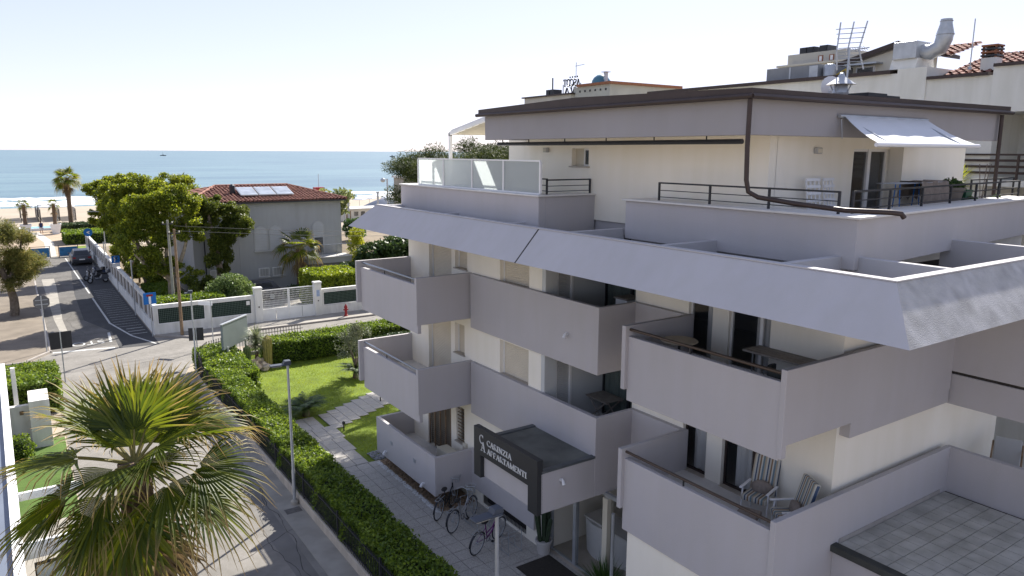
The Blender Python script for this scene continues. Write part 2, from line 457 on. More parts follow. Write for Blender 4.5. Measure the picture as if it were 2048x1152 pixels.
kb.obox((0.33, 47.4, 0.065), 2.19, 0.12, 0.13, math.atan2(1.8, 1.25))
kb.box(-60, -0.3, 46.38, 46.5, 0, 0.13)
struct(kb.build('kerb', KERB, bevel=0.02))
k2 = MB(); k2.box(8.6, 70, 47.3, 47.45, 0, 0.12); k2.obox((7.6, 48.35, 0.06), 2.67, 0.12, 0.12, -math.atan2(1.8, 1.98))
struct(k2.build('kerb', KERB, bevel=0.02))
struct(sheet('garden_soil', [(6.7, 49.4), (70, 49.4), (70, 100), (6.7, 100)], 0.02, EARTH))
sheet('villa_yard', [(12.5, 50), (24, 50), (24, 59.5), (12.5, 59.5)], 0.03, CONC)
sheet('verge', [(-14, 50.6), (-2.7, 50.6), (-2.7, 93), (-14, 93)], 0.02, mat('dry_verge', (0.2, 0.155, 0.1), 0.95, 0.25, 1.0, 0.4, 30))
sheet('promenade', [(-20, 93.1), (6.5, 93.1), (9, 118), (30, 124), (30, 128), (-40, 128), (-40, 112), (-20, 108)], 0.02, mat('promenade_paving', (0.36, 0.28, 0.20), 0.9, 0.15, 0.8))
sheet('promenade_strip', [(2.6, 93.1), (3.5, 93.1), (3.9, 108), (2.8, 122), (1.8, 122), (2.9, 108)], 0.026, mat('pale_paving', (0.5, 0.47, 0.42), 0.9, 0.1))
tag(MB().box(6.28, 6.78, 21.9, 22.25, .031, .036).box(6.3, 6.34, 21.92, 22.23, .036, .042).box(6.42, 6.46, 21.92, 22.23, .036, .042).box(6.54, 6.58, 21.92, 22.23, .036, .042).box(6.66, 6.70, 21.92, 22.23, .036, .042).build('drain_grate', mat('cast_iron', (.12, .11, .1), .7, .2, 8)), 'rusty drain grate at the foot of the lamp by the low wall', 'drain')
for cx_, cy_, lab in ((3.9, 24.3, 'round manhole cover in the street beside the fan palm'), (2.9, 44.5, 'round manhole cover in the street crossing')):
    tag(MB().lathe([(.32, .005), (.32, .012), (.27, .012), (.26, .009), (.01, .009)], (cx_, cy_, 0), 20).build('manhole_cover', MATS['cast_iron']), lab, 'manhole cover')
ck_ = MB()
def crack(p, ang, n, step):
    p = Vector((*p, .0095)); a = ang
    for i in range(n):
        a += RND.uniform(-.5, .5); a = ang + (a - ang) * .6; q = p + Vector((math.cos(a), math.sin(a), 0)) * step; d = (q - p).normalized(); w_ = Vector((-d.y, d.x, 0)) * RND.uniform(.006, .014)
        ck_.quad(p - w_, q - w_, q + w_, p + w_); p = q
for p, a, n in (((5.0, 13), 1.5, 46), ((5.9, 15), 1.65, 40), ((3.6, 16), 1.9, 22), ((4.3, 20), .4, 14), ((2.2, 30), 1.4, 30), ((5.2, 34), 2.2, 20), ((3.0, 52), 1.6, 40), ((9, 45.5), .05, 50), ((2.6, 42.5), .2, 30)): crack(p, a, n, .26)
struct(ck_.build('road_cracks', mat('crack_dark', (.07, .065, .06), .95, .1)), 'stuff')
# road markings
rm = MB()
def strip(pts, wd, z=0.0125):
    for (a, b) in zip(pts[:-1], pts[1:]):
        a = Vector((*a, z)); b = Vector((*b, z)); d = (b - a).normalized(); nn = Vector((-d.y, d.x, 0)) * wd / 2
        rm.quad(a - nn, b - nn, b + nn, a + nn)
strip([(4.19, 91), (4.44, 71.7), (4.5, 67.3)], 0.11); strip([(4.52, 65), (4.66, 54.7), (5.4, 50.2), (6.36, 47.3)], 0.12)
for i in range(22):
    y = 50.6 + i * 0.85
    strip([(4.85 + (0.5 if i < 3 else 0), y), (6.35, y + 0.05)], 0.05 if i > 2 else 0.1)
strip([(1.1, 48.2), (2.8, 47.9), (4.2, 47.6)], 0.28); strip([(4.15, 49.2), (4.3, 51.9)], 0.15)
strip([(8.6, 43.0), (11.2, 43.2)], 0.1)
struct(rm.build('road_marking', ROADW))

def text_mesh(txt, size, name, m, parent=None, ext=0.0, sx=1.0):
    cu = bpy.data.curves.new(name, 'FONT'); cu.body = txt; cu.size = size; cu.extrude = ext; cu.align_x = 'CENTER'
    o = bpy.data.objects.new(name + '_tmp', cu); COL.objects.link(o)
    dg = bpy.context.evaluated_depsgraph_get(); me = bpy.data.meshes.new_from_object(o.evaluated_get(dg))
    bpy.data.objects.remove(o); bpy.data.curves.remove(cu)
    me.name = name; me.materials.clear(); me.materials.append(m)
    r = bpy.data.objects.new(name, me); COL.objects.link(r)
    if parent: r.parent = parent
    r.scale = (sx, 1, 1)
    return r
st = text_mesh('STOP', 1.3, 'road_lettering', ROADW, sx=0.72); st.location = (2.75, 50.0, 0.0125); st.rotation_euler = (0, 0, pi); struct(st)

# ================= APARTMENT BUILDING =================
B = thing('apartment_building', 'modern apartment building of grey plaster balconies and cream walls with sloped roof fascia', 'building', (15, 16, 0))
def part(name, mb, m, parent=B, bevel=0.012, smooth=False): return mb.build(name, m, parent, smooth=smooth, bevel=bevel)
def wall_x(X0, X1, a0, a1, z0, z1, holes):
    ys = sorted(set([a0, a1] + [h[0] for h in holes] + [h[1] for h in holes])); mb = MB()
    for ya, yb in zip(ys[:-1], ys[1:]):
        hs = sorted([h for h in holes if h[0] <= ya + 1e-6 and h[1] >= yb - 1e-6], key=lambda h: h[2]); z = z0
        for h in hs:
            if h[2] > z: mb.box(X0, X1, ya, yb, z, h[2])
            z = h[3]
        if z < z1: mb.box(X0, X1, ya, yb, z, z1)
    return mb
TOP = [1.87, 4.81, 7.66]; FL = [0.95, 3.8, 6.65]
# facade holes (y0,y1,z0,z1)
HL = [(20.86, 22.42, 6.65, 8.75), (19.85, 20.62, 7.70, 8.75), (16.46, 17.95, 7.62, 8.75),
      (20.95, 22.55, 3.8, 5.85), (20.05, 20.68, 4.85, 5.85), (16.46, 17.95, 4.8, 5.85),
      (21.0, 22.68, 0.95, 3.0), (20.1, 20.64, 1.75, 3.0), (16.5, 18.95, 0.14, 0.5)]
part('wall', wall_x(11.76, 12.0, 15.86, 24.0, 0, 8.9, HL), WHITE, bevel=0)
part('wall', box(12.06, 22, 15.9, 23.98, 0, 8.88), WHITE, bevel=0)
HC = [(10.98, 11.7, 6.65, 8.72), (9.42, 10.52, 6.65, 8.72), (10.96, 11.7, 3.8, 5.85), (9.4, 10.5, 3.8, 5.85)]
part('wall', wall_x(13.0, 13.2, 7.75, 13.5, 2.7, 8.9, HC), WHITE, bevel=0)
part('wall', box(13.2, 20.1, 7.75, 7.95, 0, 8.89), WHITE, bevel=0)
part('wall', box(13.2, 13.95, 13.3, 13.5, 2.7, 8.88), WHITE, bevel=0)
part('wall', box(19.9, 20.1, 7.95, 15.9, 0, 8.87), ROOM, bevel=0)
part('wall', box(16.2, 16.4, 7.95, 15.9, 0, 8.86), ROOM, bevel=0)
for i, f in enumerate(FL[1:]):
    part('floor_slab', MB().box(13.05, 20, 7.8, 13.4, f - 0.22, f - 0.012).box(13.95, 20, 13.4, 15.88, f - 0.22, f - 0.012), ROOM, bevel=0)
part('wall', box(11.0, 11.2, 7.7, 11.42, 0, 2.84), WHITE, bevel=0)
part('wall', box(11.2, 12.1, 11.3, 11.42, 0, 2.9), WHITE, bevel=0)
# loggia back wall (faces the street end) with shuttered doors
for f, t in ((3.8, 5.93), (6.65, 8.85)):
    part('wall', MB().box(11.765, 12.18, 15.7, 15.86, f, t).box(12.72, 14.2, 15.7, 15.86, f, t).box(12.18, 12.72, 15.7, 15.86, f + 2.05, t), mat('plaster_cool', (0.55, 0.56, 0.55), 0.9, 0.03), bevel=0)
def shutter_x(X, y0, y1, z0, z1, m=SHUT, pitch=0.055):
    mb = MB(); n = int((z1 - z0) / pitch)
    vs = []; fs = []
    for i in range(n + 1):
        za = z0 + (z1 - z0) * i / n
        vs += [(X, y0, za), (X, y1, za), (X - 0.014, y0, za + 0.4 * pitch), (X - 0.014, y1, za + 0.4 * pitch)]
    for i in range(n):
        a = i * 4; fs += [(a, a + 1, a + 3, a + 2), (a + 2, a + 3, a + 5, a + 4)]
    return mb.add(vs, fs)
def shutter_y(Y, x0, x1, z0, z1, m=SHUT, pitch=0.055):
    s = shutter_x(Y, x0, x1, z0, z1, m, pitch); s.v = [(y, x, z) for x, y, z in s.v]; return s
def window_shut(y0, y1, z0, z1, sill=True, rec=0.13):
    wn = part('window', MB().box(11.76 + rec, 11.76 + rec + 0.05, y0, y0 + 0.05, z0, z1).box(11.76 + rec, 11.76 + rec + 0.05, y1 - 0.05, y1, z0, z1).box(11.76 + rec, 11.76 + rec + 0.05, y0 + 0.05, y1 - 0.05, z1 - 0.04, z1), FRAME, bevel=0)
    shutter_x(11.76 + rec + 0.03, y0 + 0.03, y1 - 0.03, z0, z1).build('roller_shutter', SHUT, wn)
    if sill: box(11.70, 11.98, y0 - 0.04, y1 + 0.04, z0 - 0.035, z0 + 0.004).build('sill', SILL, wn, bevel=0.005)
    return wn
for h in HL[:6]: window_shut(h[0], h[1], h[2], h[3], sill=h[2] not in FL)
# ground floor door with bars, small barred window, basement grille
gd = part('window', box(11.9, 11.95, 21.0, 22.68, 0.95, 3.0), mat('shutter_brown', (0.20, 0.17, 0.13), 0.6, 0.05), bevel=0)
for i in range(26): box(11.87, 11.9, 21.03, 22.65, 0.98 + i * 0.078, 0.985 + i * 0.078 + 0.045).build('slat', MATS['shutter_brown'], gd)
for i in range(5): box(11.78, 11.82, 21.05 + i * 0.39, 21.09 + i * 0.39, 0.96, 2.98).build('bar', WOOD, gd)
gw = part('window', box(11.95, 11.99, 20.1, 20.64, 1.75, 3.0), GLASS, bevel=0)
for i in range(10): box(11.80, 11.83, 20.12, 20.62, 1.80 + i * 0.12, 1.815 + i * 0.12).build('bar', WOOD, gw)
box(11.70, 11.9, 20.06, 20.68, 1.72, 1.755).build('sill', SILL, gw)
gg = part('grille', box(11.93, 11.97, 16.5, 18.95, 0.14, 0.5), DRAIN, bevel=0)
gb = MB()
for i in range(34): gb.box(11.78, 11.80, 16.53 + i * 0.072, 16.545 + i * 0.072, 0.145, 0.495)
gb.build('bars', DARK, gg)['kind'] = 'stuff'
# left balcony stack
for i in (1, 2):
    t = TOP[i]; b0 = t - 1.72
    part('balcony_panel', box(9.83, 9.95, 19.552, 23.86, b0, t - 0.22), GREY)
    part('balcony_panel', box(9.80, 11.78, 19.55, 19.67, t - 1.46, t), GREY)
    part('balcony_panel', box(9.68, 11.78, 23.86, 23.98, t - 1.47, t), GREY)
    part('floor_slab', box(9.94, 11.9, 19.66, 23.87, FL[i] - 0.2, FL[i]), COPE, bevel=0)
    hr = part('handrail', MB().tube([(9.9, 19.66, t - 0.075), (9.9, 23.87, t - 0.075)], 0.03, 10), PIPE, bevel=0, smooth=True)
    box(9.89, 9.91, 22.0, 22.03, t - 0.24, t - 0.08).build('bracket', DARK, hr)
    # street side long panel, its return, the set-back panel
    part('balcony_panel', box(11.64, 11.78, 13.35, 19.47, t - 1.73 if i == 2 else 3.1, t), GREY)
    part('balcony_panel', box(11.77, 12.87, 13.35, 13.47, (t - 1.72) if i == 2 else 3.1, t - 0.004), GREY)
    part('balcony_panel', box(12.865, 13.02, 11.66, 13.472, t - 1.45, t - 0.008), GREY)
    part('floor_slab', box(11.77, 14.0, 13.46, 15.72, FL[i] - 0.2, FL[i]), COPE, bevel=0)
    # right balcony
    part('balcony_panel', box(10.95, 11.07, 7.60, 11.56, (5.95 if i == 2 else 2.84), t - 0.24), GREY)
    part('balcony_panel', box(10.86, 13.03, 11.55, 11.67, t - 1.45, t - 0.002), GREY)
    part('floor_slab', box(11.06, 13.01, 7.6, 11.56, FL[i] - 0.2, FL[i]), COPE, bevel=0)
    hr = part('handrail', MB().tube([(11.0, 7.6, t - 0.09), (11.0, 11.56, t - 0.09)], 0.032, 10), BRAIL, bevel=0, smooth=True)
    box(10.99, 11.01, 9.8, 9.83, t - 0.26, t - 0.1).build('bracket', DARK, hr)
part('balcony_panel', box(10.93, 16.95, 7.52, 7.64, 6.24, 7.66), GREY)
part('balcony_panel', box(13.1, 16.94, 7.53, 7.76, 5.92, 6.25), GREY)
part('balcony_panel', box(10.93, 11.07, 7.525, 7.62, 6.0, 6.26), GREY)
part('balcony_panel', box(16.93, 17.1, 2.5, 7.65, 6.66, 8.9), GREY)
part('balcony_panel', box(17.0, 17.1, 2.5, 7.65, 5.88, 6.58), GREY)
part('balcony_panel', box(17.03, 17.09, 2.5, 7.65, 6.57, 6.68), DRAIN, bevel=0)
part('balcony_panel', box(10.90, 17.3, 7.50, 7.62, 2.3, 4.80), GREY)
part('balcony_panel', box(17.25, 17.4, 2.5, 7.61, 3.4, 4.79), GREY)
# ground floor balcony
part('balcony_panel', box(10.28, 10.40, 19.44, 23.95, 0.55, 1.86), GREY)
part('balcony_panel', box(10.39, 11.78, 19.44, 19.56, 0.60, 1.86), GREY)
part('balcony_panel', box(10.39, 11.78, 23.83, 23.95, 0.60, 1.86), GREY)
part('balcony_panel', box(11.63, 11.78, 15.95, 19.45, 0.57, 1.85), GREY)
part('floor_slab', box(10.39, 11.78, 19.55, 23.84, 0.75, 0.95), COPE, bevel=0)
# windows: glazed loggia and right-hand balconies
def curtain_x(X, y0, y1, z0, z1, m):
    n = max(6, int((y1 - y0) / 0.045)); vs = []; fs = []
    for i in range(n + 1):
        y = y0 + (y1 - y0) * i / n; x = X + 0.03 * math.sin(i * 1.3) + 0.015 * math.sin(i * 2.9 + 1)
        vs += [(x, y, z0), (x, y, z1)]
    fs = [(2 * i, 2 * i + 2, 2 * i + 3, 2 * i + 1) for i in range(n)]
    return MB().add(vs, fs)
def glazed_x(X, y0, y1, z0, z1, m=FRAME, mull=(), cm=None, cy=None):
    f = MB().box(X, X + 0.06, y0, y0 + 0.05, z0, z1).box(X, X + 0.06, y1 - 0.05, y1, z0, z1).box(X, X + 0.06, y0 + 0.05, y1 - 0.05, z1 - 0.06, z1).box(X, X + 0.06, y0 + 0.05, y1 - 0.05, z0, z0 + 0.06)
    for q in mull: f.box(X - 0.01, X + 0.07, q - 0.04, q + 0.04, z0 + 0.06, z1 - 0.06)
    wn = part('window', f, m, bevel=0)
    box(X + 0.025, X + 0.035, y0 + 0.05, y1 - 0.05, z0 + 0.06, z1 - 0.06).build('pane', GLASSD, wn)
    if cm: curtain_x(X + 0.1, (cy or (y0, y1))[0], (cy or (y0, y1))[1], z0 + 0.05, z1, cm).build('curtain', cm, wn, smooth=True)
    return wn
for f, t in ((3.8, 5.9), (6.65, 8.8)):
    sw = part('window', MB().box(12.18, 12.23, 15.73, 15.8, f, f + 2.05).box(12.66, 12.72, 15.68, 15.8, f, f + 2.05), FRAME, bevel=0)
    shutter_y(15.76, 12.2, 12.68, f, f + 2.05).build('roller_shutter', SHUTW, sw)
    glazed_x(13.9, 13.5, 15.7, f, t, DARK, (14.6,), GRC)
for k, (y0, y1, z0, z1) in enumerate(HC):
    up = z0 > 5
    ml = () if (y1 - y0) < 0.9 else (y0 + 0.28,)
    glazed_x(13.08 if up else 13.1, y0, y1, z0, z1, FRAME if up else BROWN, ml, CURT, (y0 + 0.02, y0 + (y1 - y0) * (0.42 if up else 0.75)))
    part('sill', box(12.93, 13.1, y0, y1, z0 - 0.03, z0 + 0.012), SILL, bevel=0.004)
# roof slab, trough and sloped fascia
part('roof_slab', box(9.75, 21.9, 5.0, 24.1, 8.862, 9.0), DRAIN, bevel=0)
def fascia_rows():
    rows = []
    for d, z in ((0, 8.85), (1, 9.6), (1.24, 9.602), (1.24, 8.99), (0.3, 8.86)):
        dx, dn, df = 0.68 * d, 0.62 * d, 0.85 * d
        rows.append([(14.0, 24.27 - df, z), (9.6 + dx, 24.27 - df, z), (9.6 + dx, 4.81 + dn, z), (22.5, 4.81 + dn, z)])
    return rows
fr = fascia_rows()
for seg, nm, mm in ((0, 'roof_fascia', FASC), (1, 'roof_fascia', FASC), (2, 'roof_fascia', FASC2)):
    mb = MB(); n = len(fr)
    vs = [r[seg] for r in fr] + [r[seg + 1] for r in fr]
    mb.add(vs, [(i, (i + 1) % n, n + (i + 1) % n, n + i) for i in range(n)] + [tuple(range(n)), tuple(range(n, 2 * n))[::-1]])
    part(nm, mb, mm, bevel=0)
def cope_strip(a, b, c, d, z=9.605, h=0.02):
    return MB().add([(*p, z) for p in (a, b, c, d)] + [(*p, z + h) for p in (a, b, c, d)], [(3, 2, 1, 0), (4, 5, 6, 7), (0, 1, 5, 4), (1, 2, 6, 5), (2, 3, 7, 6), (3, 0, 4, 7)])
part('fascia_coping', cope_strip((10.27, 5.42), (10.45, 5.59), (22, 5.59), (22, 5.42)), FASC, bevel=0)
part('fascia_coping', cope_strip((10.27, 5.42), (10.45, 5.59), (10.45, 23.3), (10.27, 23.42)), FASC, bevel=0)
j = MB().prism([(9.594, 8.848), (10.274, 9.602), (10.29, 9.59), (9.62, 8.848)], 14.0, 14.045, 'y'); part('joint', j, DRAIN, bevel=0)
for y in (7.5, 10.32, 13.2): part('roof_beam', box(10.43, 12.2, y - 0.07, y + 0.07, 9.0, 9.598), FASC, bevel=0.008)
for y in (15.9, 19.4, 23.1): part('roof_beam', box(10.43, 11.2, y - 0.07, y + 0.07, 9.0, 9.58), FASC, bevel=0.008)
for x in (12.35, 16.6): part('roof_beam', box(x - 0.07, x + 0.07, 5.57, 7.4 + (x - 12) * 0.1, 9.0, 9.596), FASC, bevel=0.008)
# top-floor terraces: parapets and copings
part('parapet', box(11.17, 11.4, 15.26, 23.3, 9.0, 10.27), GREY)
part('parapet', box(11.4, 13.06, 15.26, 15.5, 9.0, 10.268), GREY)
part('coping', MB().prism([(11.12, 23.35), (11.12, 15.2), (13.055, 15.2), (13.055, 15.95), (11.8, 15.95), (11.8, 23.35)], 10.27, 10.31), COPE, bevel=0.006)
part('parapet', MB().prism([(12.13, 13.05), (12.13, 7.18), (22, 8.22), (22, 8.45), (12.36, 7.43), (12.36, 13.05)], 9.37, 10.27), GREY)
part('coping', MB().prism([(12.07, 13.12), (12.07, 7.11), (22, 8.15), (22, 8.9), (12.95, 7.95), (12.95, 13.12)], 10.272, 10.312), COPE, bevel=0.006)
part('terrace_floor', box(12.34, 21.9, 8.4, 13.04, 9.0, 9.8), COPE, bevel=0)
part('terrace_floor', box(11.38, 21.9, 15.48, 23.28, 9.0, 9.8), COPE, bevel=0)
# penthouse
part('wall', wall_x(13.05, 13.3, 9.78, 19.42, 9.6, 11.95, [(15.55, 16.28, 11.02, 11.5)]), WHITE, bevel=0)
part('wall', box(13.12, 13.35, 13, 15.6, 9.3, 9.62), GREY, bevel=0)
part('wall', MB().box(13.29, 16.1, 9.78, 10.0, 9.4, 11.94).box(17.6, 21, 9.78, 10.0, 9.4, 11.94).box(16.1, 17.6, 9.78, 10.0, 11.5, 11.94), WHITE, bevel=0)
part('wall', box(17.6, 20.6, 9.44, 9.79, 9.4, 11.93), WHITE, bevel=0)
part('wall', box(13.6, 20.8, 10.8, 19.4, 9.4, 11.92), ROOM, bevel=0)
part('wall', box(13.31, 20.9, 19.2, 19.41, 9.4, 11.91), WHITE, bevel=0)
pw = part('window', MB().box(13.2, 13.25, 15.55, 15.6, 11.02, 11.5).box(13.2, 13.25, 15.88, 15.93, 11.02, 11.5).box(13.2, 13.25, 15.6, 15.88, 11.45, 11.5).box(13.2, 13.25, 15.6, 15.88, 11.02, 11.07), FRAME, bevel=0)
box(13.22, 13.23, 15.6, 15.88, 11.07, 11.45).build('pane', GLASS, pw); box(13.2, 13.22, 15.93, 16.28, 11.02, 11.5).build('roller_shutter', SHUT, pw)
box(12.98, 13.2, 15.5, 16.33, 10.985, 11.02).build('sill', SILL, pw)
pd = part('window', MB().box(16.1, 16.16, 9.85, 9.92, 9.45, 11.5).box(17.54, 17.6, 9.85, 9.92, 9.45, 11.5).box(16.78, 16.9, 9.83, 9.92, 9.45, 11.5).box(16.16, 17.54, 9.85, 9.92, 11.44, 11.5), FRAME, bevel=0)
box(16.16, 17.54, 9.88, 9.89, 9.45, 11.44).build('pane', GLASS, pd)
box(17.0, 17.52, 9.96, 9.98, 9.5, 11.4).build('curtain', SHUTW, pd)
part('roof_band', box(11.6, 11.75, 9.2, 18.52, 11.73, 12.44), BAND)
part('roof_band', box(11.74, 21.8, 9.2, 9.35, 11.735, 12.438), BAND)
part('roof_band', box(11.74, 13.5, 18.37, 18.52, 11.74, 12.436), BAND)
part('soffit', box(11.74, 21.7, 9.34, 18.4, 11.82, 11.9), WHITE, bevel=0)
rc = MB().add([(11.46, 9.06, 12.44), (21.95, 9.06, 12.44), (21.95, 18.66, 12.44), (11.46, 18.66, 12.44),
               (11.46, 9.06, 12.58), (21.95, 9.06, 12.62), (21.95, 18.66, 12.6), (11.46, 18.66, 12.59),
               (11.46, 14.2, 12.51), (11.46, 14.2, 12.69), (21.95, 14.2, 12.75)],
              [(0, 1, 2, 3), (0, 8, 9, 4), (8, 3, 7, 9), (0, 4, 5, 1), (1, 5, 10, 6, 2), (3, 2, 6, 7), (4, 9, 10, 5), (9, 7, 6, 10), (0, 3, 8)])
part('roof_edge', rc, BROWN, bevel=0)
part('gutter', MB().tube([(11.42, 9.0, 12.43), (11.42, 18.7, 12.43)], 0.05, 8).tube([(11.42, 9.02, 12.43), (22.0, 9.02, 12.46)], 0.05, 8), BROWN, bevel=0)
ar = part('awning_roller', MB().tube([(11.95, 9.6, 11.62), (11.95, 18.35, 11.62)], 0.05, 8), DARK, bevel=0)
for y in (10.5, 12, 13.6, 15.2, 16.8, 18.1): box(11.94, 11.96, y, y + 0.02, 11.66, 11.83).build('bracket', DARK, ar)
part('downpipe', MB().tube([(11.5, 9.12, 12.42), (11.5, 9.12, 11.5), (11.48, 9.08, 10.9), (11.52, 9.05, 10.68), (11.62, 8.9, 10.58), (11.75, 8.2, 10.5), (11.92, 7.3, 10.43), (12.28, 6.7, 10.42), (12.42, 6.6, 10.40), (12.47, 6.57, 10.33)], 0.045, 10), BROWN, bevel=0, smooth=True)
part('downpipe', MB().tube([(21.6, 9.1, 12.4), (21.55, 9.05, 9.4)], 0.05, 8), BROWN, bevel=0, smooth=True)
part('downpipe', MB().tube([(11.45, 12.4, 2.7), (11.45, 12.4, 0.0)], 0.045, 8), STEEL, bevel=0, smooth=True)
# railings on the terraces
def railing(pts, z0, z1, spacing, posts=None):
    rl = MB(); P = []
    for (a, b) in zip(pts[:-1], pts[1:]):
        a = Vector(a); b = Vector(b); L = (b - a).length; k = max(1, round(L / spacing))
        for i in range(k + 1): P.append(a + (b - a) * i / k)
        ang = math.atan2(b.y - a.y, b.x - a.x); c = (a + b) / 2
        for z, th in ((z1, 0.035), (z0 + (z1 - z0) * 0.58, 0.018), (z0 + (z1 - z0) * 0.22, 0.018)):
            rl.obox((c.x, c.y, z - th / 2), L, 0.04 if th > 0.02 else 0.018, th, ang)
    r = part('railing', rl, DARK, bevel=0)
    for p in P: box(p.x - 0.02, p.x + 0.02, p.y - 0.02, p.y + 0.02, z0, z1 - 0.005).build('post', DARK, r)
railing([(12.42, 12.25), (12.42, 7.75)], 10.31, 10.73, 1.5)
railing([(12.75, 7.68), (21.9, 8.62)], 10.31, 10.73, 1.6)
railing([(11.55, 15.42), (13.0, 15.42)], 10.31, 10.70, 1.45)
railing([(11.65, 15.55), (11.65, 22.3)], 10.31, 10.72, 1.6)
railing([(20.8, 9.3), (24, 9.6)], 10.0, 10.75, 1.2)
# frosted glass screen
gs = part('glass_screen', MB().box(11.32, 11.37, 15.42, 22.28, 10.312, 10.35).box(11.32, 11.37, 15.42, 22.28, 11.15, 11.19), FRAME, bevel=0)
yy = [15.42, 17.13, 18.81, 20.54, 22.28]
for y in yy: box(11.315, 11.375, y - 0.03, y + 0.03, 10.35, 11.15).build('post', FRAME, gs)
for a, b_ in zip(yy[:-1], yy[1:]): box(11.34, 11.352, a + 0.03, b_ - 0.03, 10.35, 11.15).build('pane', FROST, gs)
# pergola at the far end of the roof terrace
pg = part('pergola', MB().box(12.36, 12.46, 21.95, 22.05, 10.0, 12.0).box(12.36, 12.46, 21.95, 22.05, 11.9, 12.02).obox((12.41, 20.9, 12.18), 0.1, 2.3, 0.12, 0, -0.17), WPAINT)
for i in range(6): MB().obox((14.2, 21.8 - i * 0.42, 12.0 + i * 0.07), 3.6, 0.06, 0.1).build('slat', CREAM, pg)
MB().obox((14.2, 20.85, 12.28), 3.6, 2.2, 0.03, 0, -0.17).build('cover', WPAINT, pg)
box(15.9, 16.0, 21.95, 22.05, 10.0, 12.0).build('post', WPAINT, pg)
# lower tiled terrace
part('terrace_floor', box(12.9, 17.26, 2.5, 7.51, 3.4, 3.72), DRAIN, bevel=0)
part('terrace_edge', box(12.72, 12.92, 2.5, 7.505, 3.66, 3.80), mat('edge_slate', (0.06, 0.062, 0.056), 0.85, 0.2, 3.0), bevel=0.01)
part('wall', box(12.8, 12.98, 2.5, 7.495, 0, 3.66), GREY, bevel=0)
part('terrace_floor', box(17.38, 24, 2.5, 7.76, 3.5, 3.72), TILEA, bevel=0)
tm = box(-0.155, 0.155, -0.155, 0.155, 0, 0.03)
tl = None
for ix in range(13):
    for iy in range(15):
        x = 13.1 + ix * 0.325; y = 7.32 - iy * 0.325
        if tl is None:
            tl = tm.build('tile', TILEA, B, world=False); me_t = tl.data; o = tl
        else:
            o = bpy.data.objects.new('tile', me_t); COL.objects.link(o); o.parent = B
        o.location = (x - 15, y - 16, 3.715 + RND.uniform(-0.002, 0.002)); o.rotation_euler = (RND.uniform(-.004, .004), RND.uniform(-.004, .004), 0)
sk = MB()
for i in range(12): sk.box(13.0 + i * 0.33, 13.0 + i * 0.33 + 0.325, 7.485, 7.512, 3.74, 3.84)
part('skirting', sk, mat('skirting_tile', (0.36, 0.33, 0.3), 0.8, 0.1, 3.0), bevel=0)
# entrance canopy and glazing
part('canopy', MB().box(9.95, 11.66, 13.36, 16.05, 2.69, 3.74), GREY)
part('canopy_roof', box(10.1, 11.65, 13.5, 15.92, 3.74, 3.765), SLATE, bevel=0)
ce = MB().box(9.97, 11.65, 13.34, 13.5, 3.742, 3.80).box(9.97, 11.65, 15.92, 16.08, 3.742, 3.80).box(9.97, 10.1, 13.5, 15.92, 3.742, 3.795)
part('canopy_flashing', ce, mat('flashing', (0.13, 0.14, 0.145), 0.5, 0.15, 4.0, metal=0.4), bevel=0.006)
part('canopy', box(11.66, 13.0, 13.36, 13.46, 2.69, 3.12), GREY)
part('ceiling', MB().box(12.0, 16.2, 13.4, 15.88, 2.72, 2.9).box(12.6, 16.2, 11.45, 13.4, 2.72, 2.9), WHITE, bevel=0)
part('wall', box(11.76, 16.2, 15.7, 15.865, 0, 2.72), WHITE, bevel=0)
ent = part('entrance_glazing', MB().box(12.02, 12.1, 11.4, 15.7, 0.02, 0.08).box(12.02, 12.1, 11.4, 15.7, 2.62, 2.72).box(12.02, 12.1, 11.41, 11.47, 0.07, 2.63), STEEL, bevel=0)
box(12.0, 12.12, 14.5, 14.62, 0.08, 2.62).build('post', STEEL, ent); box(11.93, 12.14, 13.15, 13.33, 0.08, 2.62).build('post', CREAM, ent); box(12.02, 12.1, 15.6, 15.7, 0.08, 2.62).build('post', STEEL, ent); box(12.02, 12.1, 12.35, 12.43, 0.08, 2.62).build('post', STEEL, ent)
for a, b_ in ((13.33, 14.5), (14.62, 15.6), (12.43, 13.15), (11.48, 12.35)): box(12.055, 12.065, a, b_, 0.08, 2.62).build('pane', GLASS2, ent)
part('floor_slab', box(12.1, 16.2, 8.0, 15.7, 0.0, 0.025), mat('lobby_floor', (0.45, 0.4, 0.33), 0.4, 0.1, 3.0), bevel=0)
part('threshold', box(11.8, 12.02, 11.4, 15.7, 0.0, 0.05), SILL, bevel=0.004)

# ================= SIGN, FURNITURE AND FITTINGS OF THE BUILDING =================
def stroke(mb, pts, wd, y0, y1):
    for (a, b) in zip(pts[:-1], pts[1:]):
        a = Vector((a[0], 0, a[1])); b = Vector((b[0], 0, b[1])); d = (b - a)
        if d.length < 1e-6: continue
        d.normalize(); n = Vector((-d.z, 0, d.x)) * wd / 2; e = d * wd * 0.25
        q = [a - e - n, b + e - n, b + e + n, a - e + n]
        mb.add([(p.x, y0, p.z) for p in q] + [(p.x, y1, p.z) for p in q], [(0, 1, 2, 3), (7, 6, 5, 4), (0, 4, 5, 1), (1, 5, 6, 2), (2, 6, 7, 3), (3, 7, 4, 0)])
def arc(cx, cz, rx, rz, a0, a1, n=12): return [(cx + rx * math.cos(rad(a0 + (a1 - a0) * i / n)), cz + rz * math.sin(rad(a0 + (a1 - a0) * i / n))) for i in range(n + 1)]
T_, H_ = 0.17, 0.07
def ser(x, z, w=0.17): return ([(x - w, z), (x + w, z)], 0.05)
